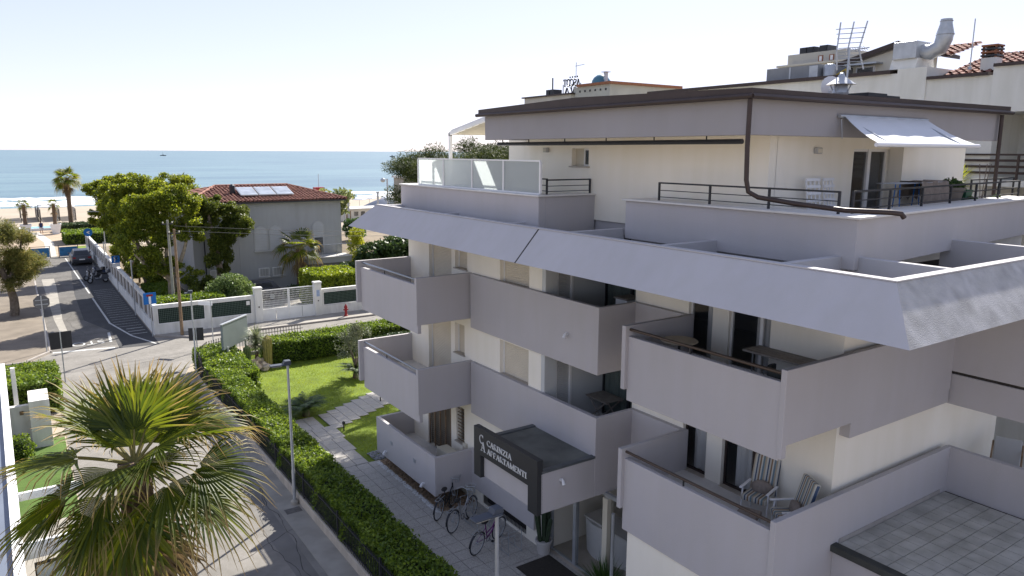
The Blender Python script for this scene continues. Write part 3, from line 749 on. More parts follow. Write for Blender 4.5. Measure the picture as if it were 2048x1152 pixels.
GL = {
    'C': (0.78, [(arc(.45, .5, .38, .47, 50, 310), 0.13), ([(.72, .98), (.72, .72)], .05)]),
    'A': (0.86, [([(.12, .02), (.43, .98)], H_), ([(.43, .98), (.74, .02)], T_), ([(.25, .36), (.6, .36)], H_), ser(.12, .02), ser(.74, .02)]),
    'R': (0.84, [([(.18, .02), (.18, .98)], T_), ([(.18, .97), (.42, .97)], H_), (arc(.42, .73, .2, .23, 90, -90), .13), ([(.18, .5), (.42, .5)], H_), ([(.42, .48), (.76, .02)], T_), ser(.18, .02), ser(.78, .02, .1)]),
    'I': (0.42, [([(.21, .02), (.21, .98)], T_), ser(.21, .02), ser(.21, .98)]),
    'N': (0.92, [([(.16, .02), (.16, .98)], H_), ([(.16, .98), (.74, .02)], T_), ([(.74, .02), (.74, .98)], H_), ser(.16, .02), ser(.74, .98), ser(.1, .98, .1)]),
    'Z': (0.78, [([(.1, .96), (.66, .96)], H_), ([(.66, .96), (.1, .04)], T_), ([(.1, .04), (.68, .04)], H_), ([(.1, .96), (.1, .76)], .05), ([(.68, .04), (.68, .26)], .05)]),
    'P': (0.74, [([(.18, .02), (.18, .98)], T_), ([(.18, .97), (.42, .97)], H_), (arc(.42, .71, .22, .25, 90, -90), .13), ([(.18, .46), (.42, .46)], H_), ser(.18, .02)]),
    'T': (0.78, [([(.39, .02), (.39, .98)], T_), ([(.06, .96), (.72, .96)], H_), ser(.39, .02), ([(.06, .96), (.06, .76)], .05), ([(.72, .96), (.72, .76)], .05)]),
    'M': (1.06, [([(.14, .02), (.14, .98)], H_), ([(.14, .98), (.5, .06)], T_), ([(.5, .06), (.86, .98)], H_), ([(.88, .02), (.88, .98)], T_), ser(.14, .02), ser(.88, .02)]),
    'E': (0.74, [([(.18, .02), (.18, .98)], T_), ([(.18, .97), (.62, .97)], H_), ([(.18, .52), (.5, .52)], H_), ([(.18, .03), (.64, .03)], H_), ([(.62, .97), (.62, .78)], .05), ([(.64, .03), (.64, .24)], .05)]),
    'S': (0.66, [(arc(.32, .74, .22, .22, 30, 270, 10) + arc(.32, .27, .24, .25, 90, -150, 10), .14)]),
    'O': (0.88, [(arc(.43, .5, .36, .47, 0, 360, 18), 0.14)]),
    'V': (0.86, [([(.12, .98), (.43, .02)], T_), ([(.43, .02), (.74, .98)], H_), ser(.12, .98), ser(.74, .98)]),
}
def word(txt, h, width, depth, parent, M, m):
    """each letter a mesh of its own; local text plane is x/z, then moved by M"""
    tot = sum(GL[c][0] for c in txt); k = width / tot; x = 0
    for c in txt:
        mb = MB()
        for pts, wd in GL[c][1]: stroke(mb, pts, wd, 0, depth / h)
        mb.v = [((x + p[0]) * k, p[1] * h, p[2] * h) for p in mb.v]
        mb.xform(M).build('letter', m, parent)
        x += GL[c][0]
SG = thing('sign_board', 'anthracite entrance sign lettered CARINZIA APPARTAMENTI in white on the canopy front', 'sign', (9.9, 14.8, 2.67))
MB().prism([(13.36, 2.67), (13.36, 4.10), (16.3, 4.08), (16.3, 2.67), (15.96, 2.67), (15.96, 3.33), (13.75, 3.33), (13.75, 2.67)], 9.83, 10.0, 'x').build('board', SIGNM, SG, bevel=0.006)
LET = mat('letter_white', (0.7, 0.7, 0.68), 0.5, 0.02)
Mx = lambda y, z: Matrix.Translation((9.815, y, z)) @ Matrix.Rotation(-pi / 2, 4, 'Z')
word('CARINZIA', 0.15, 1.16, 0.02, SG, Mx(15.62, 3.725), LET)
word('APPARTAMENTI', 0.15, 1.82, 0.02, SG, Mx(15.61, 3.49), LET)
mg = MB()
for pts, wd in GL['C'][1]: stroke(mg, [(a * .25, b * .24 + .17) for a, b in pts], wd * .18, 0, .02)
for pts, wd in GL['A'][1]: stroke(mg, [(a * .25 + .08, b * .26 - .03) for a, b in pts], wd * .18, 0, .021)
mg.xform(Mx(16.0, 3.52)).build('monogram', LET, SG)

def spot(loc, label, d=(-1, 0)):
    t = thing('wall_spotlight', label, 'wall lamp', loc)
    a = math.atan2(d[1], d[0])
    MB().tube([(0, 0, 0), (0.05 * d[0], 0.05 * d[1], 0)], 0.035, 8).build('mount', PLAST, t, world=False)
    MB().tube([(0.05 * d[0], 0.05 * d[1], 0.05), (0.1 * d[0], 0.1 * d[1], -0.02), (0.13 * d[0], 0.13 * d[1], -0.09)], [0.02, 0.04, 0.05], 10).build('lamp_head', PLAST, t, world=False, smooth=True)
spot((11.64, 14.55, 6.75), 'small white spotlight on the upper long grey balcony panel')
spot((10.28, 23.1, 0.8), 'small white spotlight on the ground balcony panel near the lawn')
spot((10.28, 20.2, 0.72), 'small white spotlight on the ground balcony panel near the bicycles')
spot((10.55, 13.36, 3.45), 'small white spotlight on the side of the entrance canopy', (0, -1))
for (y, lab) in ((22.6, 'square wall vent in the ground balcony panel near the lawn'), (20.8, 'square wall vent in the ground balcony panel near the bicycles')):
    tag(MB().box(10.262, 10.282, y, y + 0.14, 1.2, 1.32).box(10.255, 10.262, y + 0.015, y + 0.125, 1.215, 1.225).box(10.255, 10.262, y + 0.015, y + 0.125, 1.25, 1.26).box(10.255, 10.262, y + 0.015, y + 0.125, 1.285, 1.295).build('wall_vent', STEEL), lab, 'vent')
tag(MB().box(11.61, 11.632, 17.7, 17.86, 1.25, 1.35).box(11.6, 11.61, 17.72, 17.84, 1.27, 1.28).box(11.6, 11.61, 17.72, 17.84, 1.31, 1.32).build('wall_vent', STEEL), 'square wall vent in the panel behind the entrance sign', 'vent')
for p, lab in (((11.79, 20.0, 1.55), 'small meter box on the cream wall by the barred window'),):
    t = thing('meter_box', lab, 'meter box', p); box(-0.12, 0, -0.1, 0.1, 0, 0.3).build('case', CREAM, t, world=False, bevel=0.02); box(-0.13, -0.118, -0.06, 0.06, 0.05, 0.2).build('cover', SILL, t, world=False)
for x, y, z, lab in ((13.05, 17.4, 11.45, 'round bulkhead lamp on the cream penthouse wall near the small window'),):
    t = thing('wall_lamp', lab, 'wall lamp', (x, y, z)); box(-0.12, 0, -0.09, 0.09, -0.06, 0.07).build('housing', SHUTW, t, world=False, bevel=0.02); box(-0.125, -0.119, -0.07, 0.07, -0.045, 0.05).build('lens', CREAM, t, world=False)
t = thing('wall_lamp', 'square lamp on the penthouse wall beside the awning', 'wall lamp', (14.65, 9.78, 11.45)); box(-0.1, 0.1, -0.1, 0, -0.06, 0.07).build('housing', SHUTW, t, world=False, bevel=0.02); box(-0.08, 0.08, -0.105, -0.1, -0.04, 0.05).build('lens', CREAM, t, world=False)
# air conditioner on the ground balcony
t = thing('air_conditioner', 'cream air conditioning unit on the ground floor balcony', 'air conditioner', (11.25, 20.3, 0.95))
box(-0.2, 0.2, -0.45, 0.45, 0.05, 0.68).build('case', CREAM, t, world=False, bevel=0.02)
MB().torus((0, 0, 0), 0.2, 0.012, 24, 6).torus((0, 0, 0), 0.12, 0.01, 20, 6).xform(Matrix.Translation((-0.205, -0.1, 0.36)) @ Matrix.Rotation(pi / 2, 4, 'Z')).build('fan_grille', DARK, t, world=False)
for q in (-0.3, 0.3): box(-0.18, 0.18, q - 0.03, q + 0.03, 0, 0.05).build('foot', DARK, t, world=False)

# folding slatted table
def fold_table(loc, rz, label):
    t = thing('folding_table', label, 'table', loc, rz, None)
    for i in range(10): box(-0.45 + i * 0.092, -0.45 + i * 0.092 + 0.07, -0.33, 0.33, 0.70, 0.725).build('slat', GWOOD, t, world=False)
    for s in (-1, 1): box(-0.47, 0.47, s * 0.27 - 0.02, s * 0.27 + 0.02, 0.665, 0.698).build('rail', GWOOD, t, world=False)
    for s in (-1, 1):
        MB().tube([(-0.36, s * 0.29, 0.66), (0.36, s * 0.29, 0.0)], 0.022, 6).build('leg', GWOOD, t, world=False)
        MB().tube([(0.36, s * 0.25, 0.66), (-0.36, s * 0.25, 0.0)], 0.022, 6).build('leg', GWOOD, t, world=False)
    return t
fold_table((13.5, 15.15, 3.8), rad(88), 'grey slatted folding table with crossed legs on the loggia balcony')
# round table and glimpsed furniture on the upper balconies
t = thing('round_table', 'small round pale table on the upper balcony with the brown handrail', 'table', (11.75, 10.8, 6.65))
MB().lathe([(0.02, 0.70), (0.38, 0.70), (0.40, 0.72), (0.38, 0.74), (0.02, 0.74)], n=28).build('table_top', mat('pale_wood', (0.45, 0.38, 0.28), 0.6, 0.1, 5), t, world=False)
MB().tube([(0, 0, 0.02), (0, 0, 0.7)], 0.03, 8).build('column', DARK, t, world=False); MB().lathe([(0.25, 0), (0.24, 0.03), (0.03, 0.05)], n=20).build('foot', DARK, t, world=False)
t = thing('bench_table', 'low grey plank table against the upper balcony wall', 'table', (12.7, 8.85, 6.65))
for i in range(4): box(-0.28 + i * 0.145, -0.28 + i * 0.145 + 0.13, -0.8, 0.8, 0.66, 0.70).build('plank', GWOOD, t, world=False)
for sx in (-0.2, 0.2):
    for sy in (-0.6, 0.6): MB().tube([(sx, sy, 0), (sx, sy, 0.66)], 0.015, 6).build('leg', STEEL, t, world=False)
t = thing('tub_chair', 'dark rounded tub chair behind the upper balcony panel', 'chair', (11.5, 7.98, 6.65), rad(80))
vs = MB(); n = 14
for i in range(n):
    a0 = pi * 1.1 * i / n - 0.15; a1 = pi * 1.1 * (i + 1) / n - 0.15
    q = [(0.3 * math.cos(a0), 0.3 * math.sin(a0)), (0.3 * math.cos(a1), 0.3 * math.sin(a1)), (0.24 * math.cos(a1), 0.24 * math.sin(a1)), (0.24 * math.cos(a0), 0.24 * math.sin(a0))]
    vs.prism(q, 0.3, 0.86)
vs.build('backrest', mat('dark_wicker', (0.045, 0.05, 0.05), 0.8, 0.2, 20), t, world=False)
MB().lathe([(0.05, 0.3), (0.27, 0.3), (0.28, 0.38), (0.24, 0.42), (0.02, 0.42)], n=18).build('seat', MATS['dark_wicker'], t, world=False)
for k in range(4): MB().tube([(0.2 * math.cos(k * pi / 2 + .7), 0.2 * math.sin(k * pi / 2 + .7), 0), (0.18 * math.cos(k * pi / 2 + .7), 0.18 * math.sin(k * pi / 2 + .7), 0.3)], 0.018, 6).build('leg', DARK, t, world=False)
t = thing('side_table', 'pale side table seen behind the upper loggia panel', 'table', (13.45, 14.25, 6.65))
box(-0.3, 0.3, -0.25, 0.25, 0.9, 0.94).build('table_top', GWOOD, t, world=False); box(-0.25, 0.25, -0.22, 0.22, 0.0, 0.9).build('cabinet', CURT, t, world=False)
# striped armchairs
def stripe_mat():
    m = bpy.data.materials.new('striped_fabric'); m.use_nodes = True
    n, l = m.node_tree.nodes, m.node_tree.links; b = n['Principled BSDF']; b.inputs['Roughness'].default_value = 0.9
    tc = n.new('ShaderNodeTexCoord'); sp = n.new('ShaderNodeSeparateXYZ'); l.new(tc.outputs['Object'], sp.inputs[0])
    mu = n.new('ShaderNodeMath'); mu.operation = 'MULTIPLY'; mu.inputs[1].default_value = 4.2; l.new(sp.outputs['Y'], mu.inputs[0])
    fr_ = n.new('ShaderNodeMath'); fr_.operation = 'FRACT'; l.new(mu.outputs[0], fr_.inputs[0])
    r = n.new('ShaderNodeValToRGB'); r.color_ramp.interpolation = 'CONSTANT'
    cs = [(0, (.50, .48, .42)), (.16, (.05, .08, .14)), (.28, (.45, .43, .38)), (.42, (.22, .14, .08)), (.56, (.52, .50, .45)), (.68, (.14, .20, .23)), (.85, (.36, .30, .22))]
    while len(r.color_ramp.elements) < len(cs): r.color_ramp.elements.new(0.5)
    for e, (p, c) in zip(r.color_ramp.elements, cs): e.position = p; e.color = (*c, 1)
    l.new(fr_.outputs[0], r.inputs[0]); l.new(r.outputs[0], b.inputs['Base Color']); return m
STR = stripe_mat()
def armchair(loc, rz, label):
    t = thing('garden_armchair', label, 'chair', loc, rz, None)
    MB().obox((-0.30, 0, 0.80), 0.11, 0.56, 0.82, 0, 0, -0.28).build('backrest', STR, t, world=False, bevel=0.03)
    MB().obox((0.02, 0, 0.42), 0.56, 0.54, 0.13, 0, 0, -0.05).build('seat', STR, t, world=False, bevel=0.03)
    MB().sphere((-0.12, 0.02, 0.55), (0.11, 0.25, 0.19), 12, 8, 0.05).build('cushion', mat('cushion_taupe', (0.24, 0.20, 0.17), 0.9, 0.15, 12, 0.4, 25), t, world=False, smooth=True)
    for s in (-1, 1):
        box(-0.25, 0.3, s * 0.29 - 0.03, s * 0.29 + 0.03, 0.62, 0.65).build('armrest', PLAST, t, world=False, bevel=0.01)
        MB().tube([(0.25, s * 0.28, 0.0), (0.2, s * 0.28, 0.62)], 0.018, 6).build('leg', PLAST, t, world=False)
        MB().tube([(-0.3, s * 0.28, 0.0), (-0.22, s * 0.28, 0.62)], 0.018, 6).build('leg', PLAST, t, world=False)
    return t
armchair((12.55, 9.1, 3.8), rad(195), 'striped garden armchair with taupe cushion beside the lower balcony window')
armchair((12.35, 8.2, 3.8), rad(150), 'reclined striped armchair against the parapet corner of the lower balcony')
t = thing('foot_stool', 'grey cushioned foot stool between the striped armchairs', 'stool', (11.75, 8.75, 3.8), rad(20))
box(-0.25, 0.25, -0.22, 0.22, 0.32, 0.42).build('cushion', MATS['cushion_taupe'], t, world=False, bevel=0.03)
for sx in (-0.2, 0.2):
    for sy in (-0.18, 0.18): MB().tube([(sx, sy, 0), (sx, sy, 0.33)], 0.015, 6).build('leg', PLAST, t, world=False)
t = thing('sun_lounger', 'pale canvas sun lounger on the tiled terrace behind the low wall', 'sun lounger', (18.7, 6.9, 3.72), rad(200))
MB().obox((-0.3, 0, 0.62), 0.05, 0.55, 0.9, 0, 0, -0.6).build('backrest', SHUTW, t, world=False, bevel=0.02); MB().obox((0.45, 0, 0.35), 1.0, 0.55, 0.05).build('seat', SHUTW, t, world=False, bevel=0.02)
for s in (-1, 1):
    MB().tube([(-0.6, s * 0.3, 0.85), (0.1, s * 0.3, 0.62), (0.5, s * 0.3, 0.6)], 0.02, 6).build('armrest', WOOD, t, world=False)
    MB().tube([(-0.4, s * 0.28, 0), (0.2, s * 0.28, 0.6)], 0.02, 6).build('leg', WOOD, t, world=False); MB().tube([(0.8, s * 0.28, 0), (0.2, s * 0.28, 0.6)], 0.02, 6).build('leg', WOOD, t, world=False)
# roof terrace things
def lawn_chair(loc, rz, label):
    t = thing('plastic_chair', label, 'chair', loc, rz, 'white plastic chairs on the roof terrace')
    bk = MB()
    for q in (-0.2, -0.07, 0.06, 0.19): bk.obox((-0.22, q + 0.005, 0.72), 0.025, 0.03, 0.62, 0, 0, -0.15)
    for i in range(5): bk.obox((-0.16 - i * 0.022, 0, 0.46 + i * 0.145), 0.03, 0.44, 0.06, 0, 0, -0.15)
    bk.build('backrest', PLAST, t, world=False); box(-0.22, 0.25, -0.23, 0.23, 0.38, 0.42).build('seat', PLAST, t, world=False, bevel=0.015)
    for sx in (-0.18, 0.22):
        for sy in (-0.2, 0.2): MB().tube([(sx * 1.1, sy * 1.1, 0), (sx, sy, 0.39)], 0.022, 6).build('leg', PLAST, t, world=False)
    return t
lawn_chair((14.25, 9.3, 9.8), rad(-95), 'white plastic chair against the penthouse wall'); lawn_chair((14.85, 9.3, 9.8), rad(-85), 'white plastic chair against the penthouse wall')
t = thing('drying_rack', 'folding laundry rack with a taupe blanket behind the roof railing', 'drying rack', (16.9, 8.9, 9.8), rad(5))
for q in (-0.5, 0.5):
    MB().tube([(q - 0.35, -0.25, 0), (q + 0.1, 0.0, 0.95)], 0.012, 5).build('leg', BLUE, t, world=False); MB().tube([(q + 0.35, 0.25, 0), (q - 0.1, 0.0, 0.95)], 0.012, 5).build('leg', BLUE, t, world=False)
rr = MB()
for i in range(8): rr.tube([(-1.0, -0.25 + i * 0.07, 0.95), (1.3, -0.25 + i * 0.07, 0.95)], 0.005, 4)
rr.build('rails', STEEL, t, world=False)
bl = MB(); nb = 24; vs = []
for i in range(nb + 1):
    x = 0.15 + 1.5 * i / nb
    for k, (yo, z) in enumerate(((-0.32, 0.45), (-0.3, 0.75), (-0.26, 0.98), (0.24, 0.985), (0.3, 0.6))): vs.append((x, yo + 0.03 * math.sin(i * 0.8 + k), z - (0.10 * (math.sin(i * 0.45) ** 2) if k in (0, 4) else 0.04 * math.sin(i * .3) ** 2)))
bl.add(vs, [(i * 5 + k, (i + 1) * 5 + k, (i + 1) * 5 + k + 1, i * 5 + k + 1) for i in range(nb) for k in range(4)]).build('blanket', MATS['cushion_taupe'], t, world=False, smooth=True)
def leafy(name, base, n, size, m, rx, rz, h): return blob_points([(base[0], base[1], base[2] + h, rx, rx, rz)], n, 0.2)
def pot(loc, r, h, m, label, cat='plant pot'):
    t = thing('plant_pot', label, cat, loc)
    MB().lathe([(r * 0.7, 0), (r * 0.95, h * 0.85), (r * 1.05, h * 0.86), (r * 1.05, h), (r * 0.9, h), (r * 0.88, h * 0.9), (0.01, h * 0.9)], n=20).build('pot', m, t, world=False, smooth=True)
    return t
GREENP = leafmat('leaf_potted', (0.03, 0.07, 0.02), (0.08, 0.14, 0.04))
t = pot((19.0, 8.95, 10.1), 0.3, 0.5, mat('pot_grey', (0.2, 0.17, 0.14), 0.8, 0.1), 'stone pot with a bushy plant on the roof terrace')
leaves('foliage', leafy('', (19.0, 8.95, 10.55), 500, 0.05, GREENP, 0.28, 0.18, 0.08), 0.06, GREENP, t)
MB().tube([(0, 0, 0.5), (0.05, 0, 0.75)], 0.02, 5).build('stem', BARK, t, world=False)
t = thing('planter_box', 'green plastic planter box on a shelf by the roof terrace wall', 'planter', (19.7, 9.05, 10.1)); MB().lathe([(0.22, 0), (0.3, 0.4), (0.32, 0.42), (0.28, 0.42), (0.26, 0.38), (0.01, 0.36)], n=4).xform(Matrix.Rotation(pi / 4, 4, 'Z') @ Matrix.Diagonal((1.3, 1, 1, 1))).build('box', GREENM, t, world=False); box(-1.1, 0.35, -0.25, 0.25, -0.3, 0).build('stand', WOOD, t, world=False)
t = pot((20.5, 8.9, 9.8), 0.14, 0.3, CLAY, 'clay pot with bare twigs by the roof terrace wall')
for k in range(5): MB().tube([(0, 0, 0.25), (0.05 * math.cos(k * 1.3), 0.05 * math.sin(k * 1.3), 0.7), (0.14 * math.cos(k * 1.3), 0.14 * math.sin(k * 1.3), 1.35)], [0.012, 0.01, 0.006], 5).build('twig', BARK, t, world=False)
for i, (x, lab) in enumerate(((19.6, 'small green trough planter at the foot of the roof railing'), (20.9, 'dark green pot at the end of the roof railing'))):
    t = pot((x, 8.72, 9.8), 0.18, 0.35, GREENM, lab); leaves('foliage', leafy('', (x, 8.72, 10.15), 200, 0.05, GREENP, 0.16, 0.14, 0.08), 0.05, GREENP, t)
# awning
t = thing('awning', 'white fabric awning extended over the penthouse terrace door', 'awning', (16.2, 9.2, 12.0))
aw = MB(); nn = 14
vs = []
for i in range(nn + 1):
    x = 14.55 + 3.3 * i / nn; x2 = 14.05 + 3.95 * i / nn
    for kq in range(5):
        s_ = kq / 4; vs.append((x + (x2 - x) * s_, 9.12 + (8.05 - 9.12) * s_, 12.17 + (11.60 - 12.17) * s_ - 0.05 * math.sin(pi * s_) + 0.01 * math.sin(i * 1.9)))
aw.add(vs, [(i * 5 + k, (i + 1) * 5 + k, (i + 1) * 5 + k + 1, i * 5 + k + 1) for i in range(nn) for k in range(4)]).build('canopy', mat('awning_fabric', (0.62, 0.63, 0.65), 0.8, 0.03), t, smooth=True)
MB().tube([(13.95, 8.03, 11.57), (18.1, 8.03, 11.57)], 0.045, 8).build('front_bar', PLAST, t, smooth=True)
MB().tube([(14.4, 9.14, 12.16), (17.95, 9.14, 12.16)], 0.04, 8).build('roller', STEEL, t, smooth=True)
for x in (14.7, 17.6): MB().tube([(x, 9.1, 12.08), (x - 0.1, 8.6, 11.85), (x - 0.2, 8.05, 11.58)], 0.022, 6).build('arm', STEEL, t)
MB().tube([(14.42, 9.1, 12.1), (14.42, 9.05, 11.7)], 0.008, 5).build('crank_rod', STEEL, t)
# chimney, skylight, aerial on the roof
t = thing('chimney', 'metal chimney with conical cap on the brown roof', 'chimney', (17.6, 11.2, 12.6))
box(-0.22, 0.22, -0.22, 0.22, 0, 0.22).build('base', DARK, t, world=False); MB().lathe([(0.16, 0.2), (0.2, 0.3), (0.14, 0.5)], n=14).build('collar', STEEL, t, world=False)
MB().lathe([(0.36, 0.5), (0.1, 0.68), (0.05, 0.78), (0.01, 0.8)], n=16).build('cap', STEEL, t, world=False)
for k in range(4): MB().tube([(0.17 * math.cos(k * 1.57), 0.17 * math.sin(k * 1.57), 0.28), (0.3 * math.cos(k * 1.57), 0.3 * math.sin(k * 1.57), 0.52)], 0.015, 5).build('strut', STEEL, t, world=False)
MB().lathe([(0.1, 0.3), (0.1, 0.5)], n=12).build('flue', CLAY, t, world=False)
t = thing('roof_hatch', 'black box hatch on the brown roof beside the chimney', 'hatch', (19.0, 11.4, 12.6)); box(-0.6, 0.75, -0.45, 0.45, 0, 0.24).build('curb', DARK, t, world=False); box(-0.68, 0.2, -0.52, 0.52, 0.24, 0.33).build('lid', DARK, t, world=False); box(0.22, 0.83, -0.52, 0.52, 0.2, 0.29).build('lid', DARK, t, world=False)
t = thing('television_aerial', 'tall panel television aerial standing behind the roof chimney', 'aerial', (18.3, 11.5, 12.6))
MB().tube([(0, 0, 0), (0.1, 0.05, 1.5)], 0.028, 6).build('mast', STEEL, t, world=False)
bm_ = MB()
for s in (0, 1):
    for q in (-0.3, 0, 0.3): bm_.tube([(0.1 - q * .45, 0.1 + q * .75, 1.45), (0.2 - q * .55, 0.05 + q * .9, 2.15 if s else 0.95)], 0.022, 4)
    for i in range(5):
        z = 1.5 + i * 0.12 if s else 1.4 - i * 0.085; e = 0.24 + 0.02 * i
        bm_.tube([(0.12 + e * .6, 0.08 - e, z), (0.16 - e * .6, 0.08 + e, z)], 0.009, 4)
bm_.build('reflector', STEEL, t, world=False)
bo = MB().tube([(0.1, 0.1, 1.42), (0.5, -0.25, 1.5)], 0.015, 5)
for i in range(6): bo.tube([(0.2 + i * .05, -0.1 - i * 0.03, 1.38 + i * .01), (0.22 + i * .05, 0.06 - i * 0.03, 1.5 + i * .01)], 0.006, 4)
bo.build('boom', STEEL, t, world=False)

# ---- bicycles and racks ----
def bicycle(loc, rz, fm, label, basket=False, lean=0.08):
    t = thing('bicycle', label, 'bicycle', loc, rz)
    t.rotation_euler = (lean, 0, rz)
    for wx in (-0.54, 0.54):
        wh = MB().torus((wx, 0, 0.34), 0.315, 0.012, 28, 6).build('wheel', STEEL, t, world=False)
        MB().torus((wx, 0, 0.34), 0.335, 0.019, 28, 6).build('tyre', BLACK, wh, world=False)
        sp_ = MB()
        for k in range(14):
            a = k * 2 * pi / 14; sp_.tube([(wx, 0.02 * (-1) ** k, 0.34), (wx + 0.315 * math.cos(a), 0, 0.34 + 0.315 * math.sin(a))], 0.0025, 3)
        sp_.tube([(wx, -0.05, 0.34), (wx, 0.05, 0.34)], 0.025, 8); sp_.build('spokes', STEEL, wh, world=False)
        ar_ = MB(); aa = [(wx + 0.37 * math.cos(rad(q)), 0.34 + 0.37 * math.sin(rad(q))) for q in range(20, 181, 16)] if wx < 0 else [(wx + 0.37 * math.cos(rad(q)), 0.34 + 0.37 * math.sin(rad(q))) for q in range(10, 141, 16)]
        for (p, q) in zip(aa[:-1], aa[1:]): ar_.add([(p[0], -0.03, p[1]), (q[0], -0.03, q[1]), (q[0], 0.03, q[1]), (p[0], 0.03, p[1])], [(0, 1, 2, 3)])
        ar_.build('mudguard', DARK if wx < 0 else STEEL, t, world=False)
    bb, sea, hd, hdl = (-0.05, 0, 0.30), (-0.2, 0, 0.80), (0.36, 0, 0.86), (0.41, 0, 0.66)
    MB().tube([bb, (-0.17, 0, 0.7), sea], 0.017, 8).tube([bb, (0.15, 0, 0.4), hdl], 0.021, 8).tube([(-0.1, 0, 0.46), (0.2, 0, 0.55), (0.385, 0, 0.76)], 0.017, 8).tube([hd, hdl], 0.022, 8).tube([bb, (-0.54, 0.04, 0.34)], 0.012, 6).tube([(-0.16, 0, 0.68), (-0.54, 0.04, 0.34)], 0.01, 6).build('frame', fm, t, world=False, smooth=True)
    MB().tube([hdl, (0.47, 0.05, 0.55), (0.54, 0.05, 0.34)], 0.013, 6).tube([hdl, (0.47, -0.05, 0.55), (0.54, -0.05, 0.34)], 0.013, 6).build('fork', STEEL, t, world=False, smooth=True)
    MB().tube([(0.36, 0, 0.86), (0.34, 0, 1.0)], 0.014, 6).tube([(0.2, -0.28, 1.03), (0.33, -0.2, 1.06), (0.36, 0, 1.0), (0.33, 0.2, 1.06), (0.2, 0.28, 1.03)], 0.012, 6).build('handlebar', STEEL, t, world=False, smooth=True)
    MB().sphere((-0.24, 0, 0.90), (0.14, 0.09, 0.05), 12, 6).tube([(-0.2, 0, 0.78), (-0.22, 0, 0.88)], 0.014, 6).build('saddle', BLACK, t, world=False, smooth=True)
    ck = MB().torus((-0.05, -0.04, 0.30), 0.09, 0.008, 18, 4).tube([(-0.05, -0.07, 0.3), (0.07, -0.07, 0.18)], 0.01, 5).tube([(-0.05, 0.07, 0.3), (-0.17, 0.07, 0.42)], 0.01, 5)
    ck.obox((0.08, -0.12, 0.17), 0.09, 0.08, 0.02).obox((-0.18, 0.12, 0.43), 0.09, 0.08, 0.02).build('crank', DARK, t, world=False)
    MB().box(-0.78, -0.3, -0.06, -0.05, 0.72, 0.735).box(-0.78, -0.3, 0.05, 0.06, 0.72, 0.735).box(-0.78, -0.76, -0.05, 0.05, 0.72, 0.735).box(-0.55, -0.53, -0.05, 0.05, 0.72, 0.735).tube([(-0.7, 0.05, 0.72), (-0.54, 0.05, 0.34)], 0.007, 4).tube([(-0.7, -0.05, 0.72), (-0.54, -0.05, 0.34)], 0.007, 4).build('carrier', STEEL, t, world=False)
    if basket:
        bk = MB()
        for i in range(14):
            a = 2 * pi * i / 14; bk.tube([(0.56 + 0.10 * math.cos(a), 0.13 * math.sin(a), 0.82), (0.58 + 0.14 * math.cos(a), 0.17 * math.sin(a), 1.05)], 0.006, 4)
        for z, r in ((0.83, 0.1), (0.94, 0.12), (1.05, 0.14)):
            bk.tube([(0.57 + r * math.cos(2 * pi * i / 14), (r + 0.03) * math.sin(2 * pi * i / 14), z) for i in range(15)], 0.008, 4)
        bk.build('basket', STEEL, t, world=False)
    return t
bicycle((10.55, 19.25, 0.05), rad(35), mat('bike_black', (0.03, 0.03, 0.032), 0.35, 0.05, metal=0.3), 'black bicycle with wire front basket by the pebble bed', True)
bicycle((10.6, 18.25, 0.05), rad(28), mat('bike_silver', (0.4, 0.41, 0.42), 0.35, 0.05, metal=0.6), 'silver bicycle parked between the black one and the purple one', True, -0.06)
bicycle((10.55, 16.75, 0.05), rad(22), mat('bike_purple', (0.16, 0.03, 0.16), 0.35, 0.05, metal=0.3), 'purple bicycle in the rack nearest the entrance')
rk = thing('bicycle_rack', 'low galvanised bicycle rack beside the ground floor wall', 'bicycle rack', (11.0, 17.2, 0.05))
for i in range(9):
    y = 15.95 + i * 0.34; h = 0.75 if i % 4 == 0 else 0.4
    MB().tube([(10.75, y, 0.05), (10.75, y, h), (11.2, y, h), (11.2, y, 0.05)], 0.013, 5).build('hoop', STEEL, rk)
MB().tube([(10.75, 15.9, 0.09), (10.75, 18.7, 0.09)], 0.013, 5).tube([(11.2, 15.9, 0.09), (11.2, 18.7, 0.09)], 0.013, 5).build('base_rail', STEEL, rk)
# potted column cactus at the door
t = pot((11.95 - 0.25, 15.55, 0.05), 0.24, 0.42, mat('pot_white', (0.5, 0.48, 0.46), 0.7, 0.08), 'column cactus in a pale pot beside the entrance door')
CACT = mat('cactus_dark', (0.035, 0.055, 0.03), 0.7, 0.2, 10, 0.3, 20)
def cactus_col(loc, h, r, ribs=9, lean=(0, 0)):
    vs = []; n = ribs * 2; m = 10
    for j_ in range(m + 1):
        s_ = j_ / m; rr_ = r * (0.8 + 0.2 * s_ if s_ < 0.85 else max(0.06, math.cos((s_ - 0.85) / 0.15 * 1.5)))
        for i in range(n):
            a = 2 * pi * i / n; q = rr_ * (1 if i % 2 else 0.78)
            vs.append((loc[0] + lean[0] * s_ + q * math.cos(a), loc[1] + lean[1] * s_ + q * math.sin(a), loc[2] + h * s_))
    fs = [(j_ * n + i, j_ * n + (i + 1) % n, (j_ + 1) * n + (i + 1) % n, (j_ + 1) * n + i) for j_ in range(m) for i in range(n)] + [tuple(range(m * n, m * n + n))]
    return MB().add(vs, fs)
for dx, dy, h, lx, ly in ((0, 0, 1.15, 0, 0), (0.1, 0.06, 0.9, 0.14, 0.02), (-0.1, 0.03, 0.95, -0.12, 0.06), (0.02, -0.11, 0.8, 0.05, -0.12), (-0.05, 0.12, 1.05, -0.02, 0.1)):
    cactus_col((dx, dy, 0.36), h, 0.07, 6, (lx, ly)).build('stem', CACT, t, world=False)
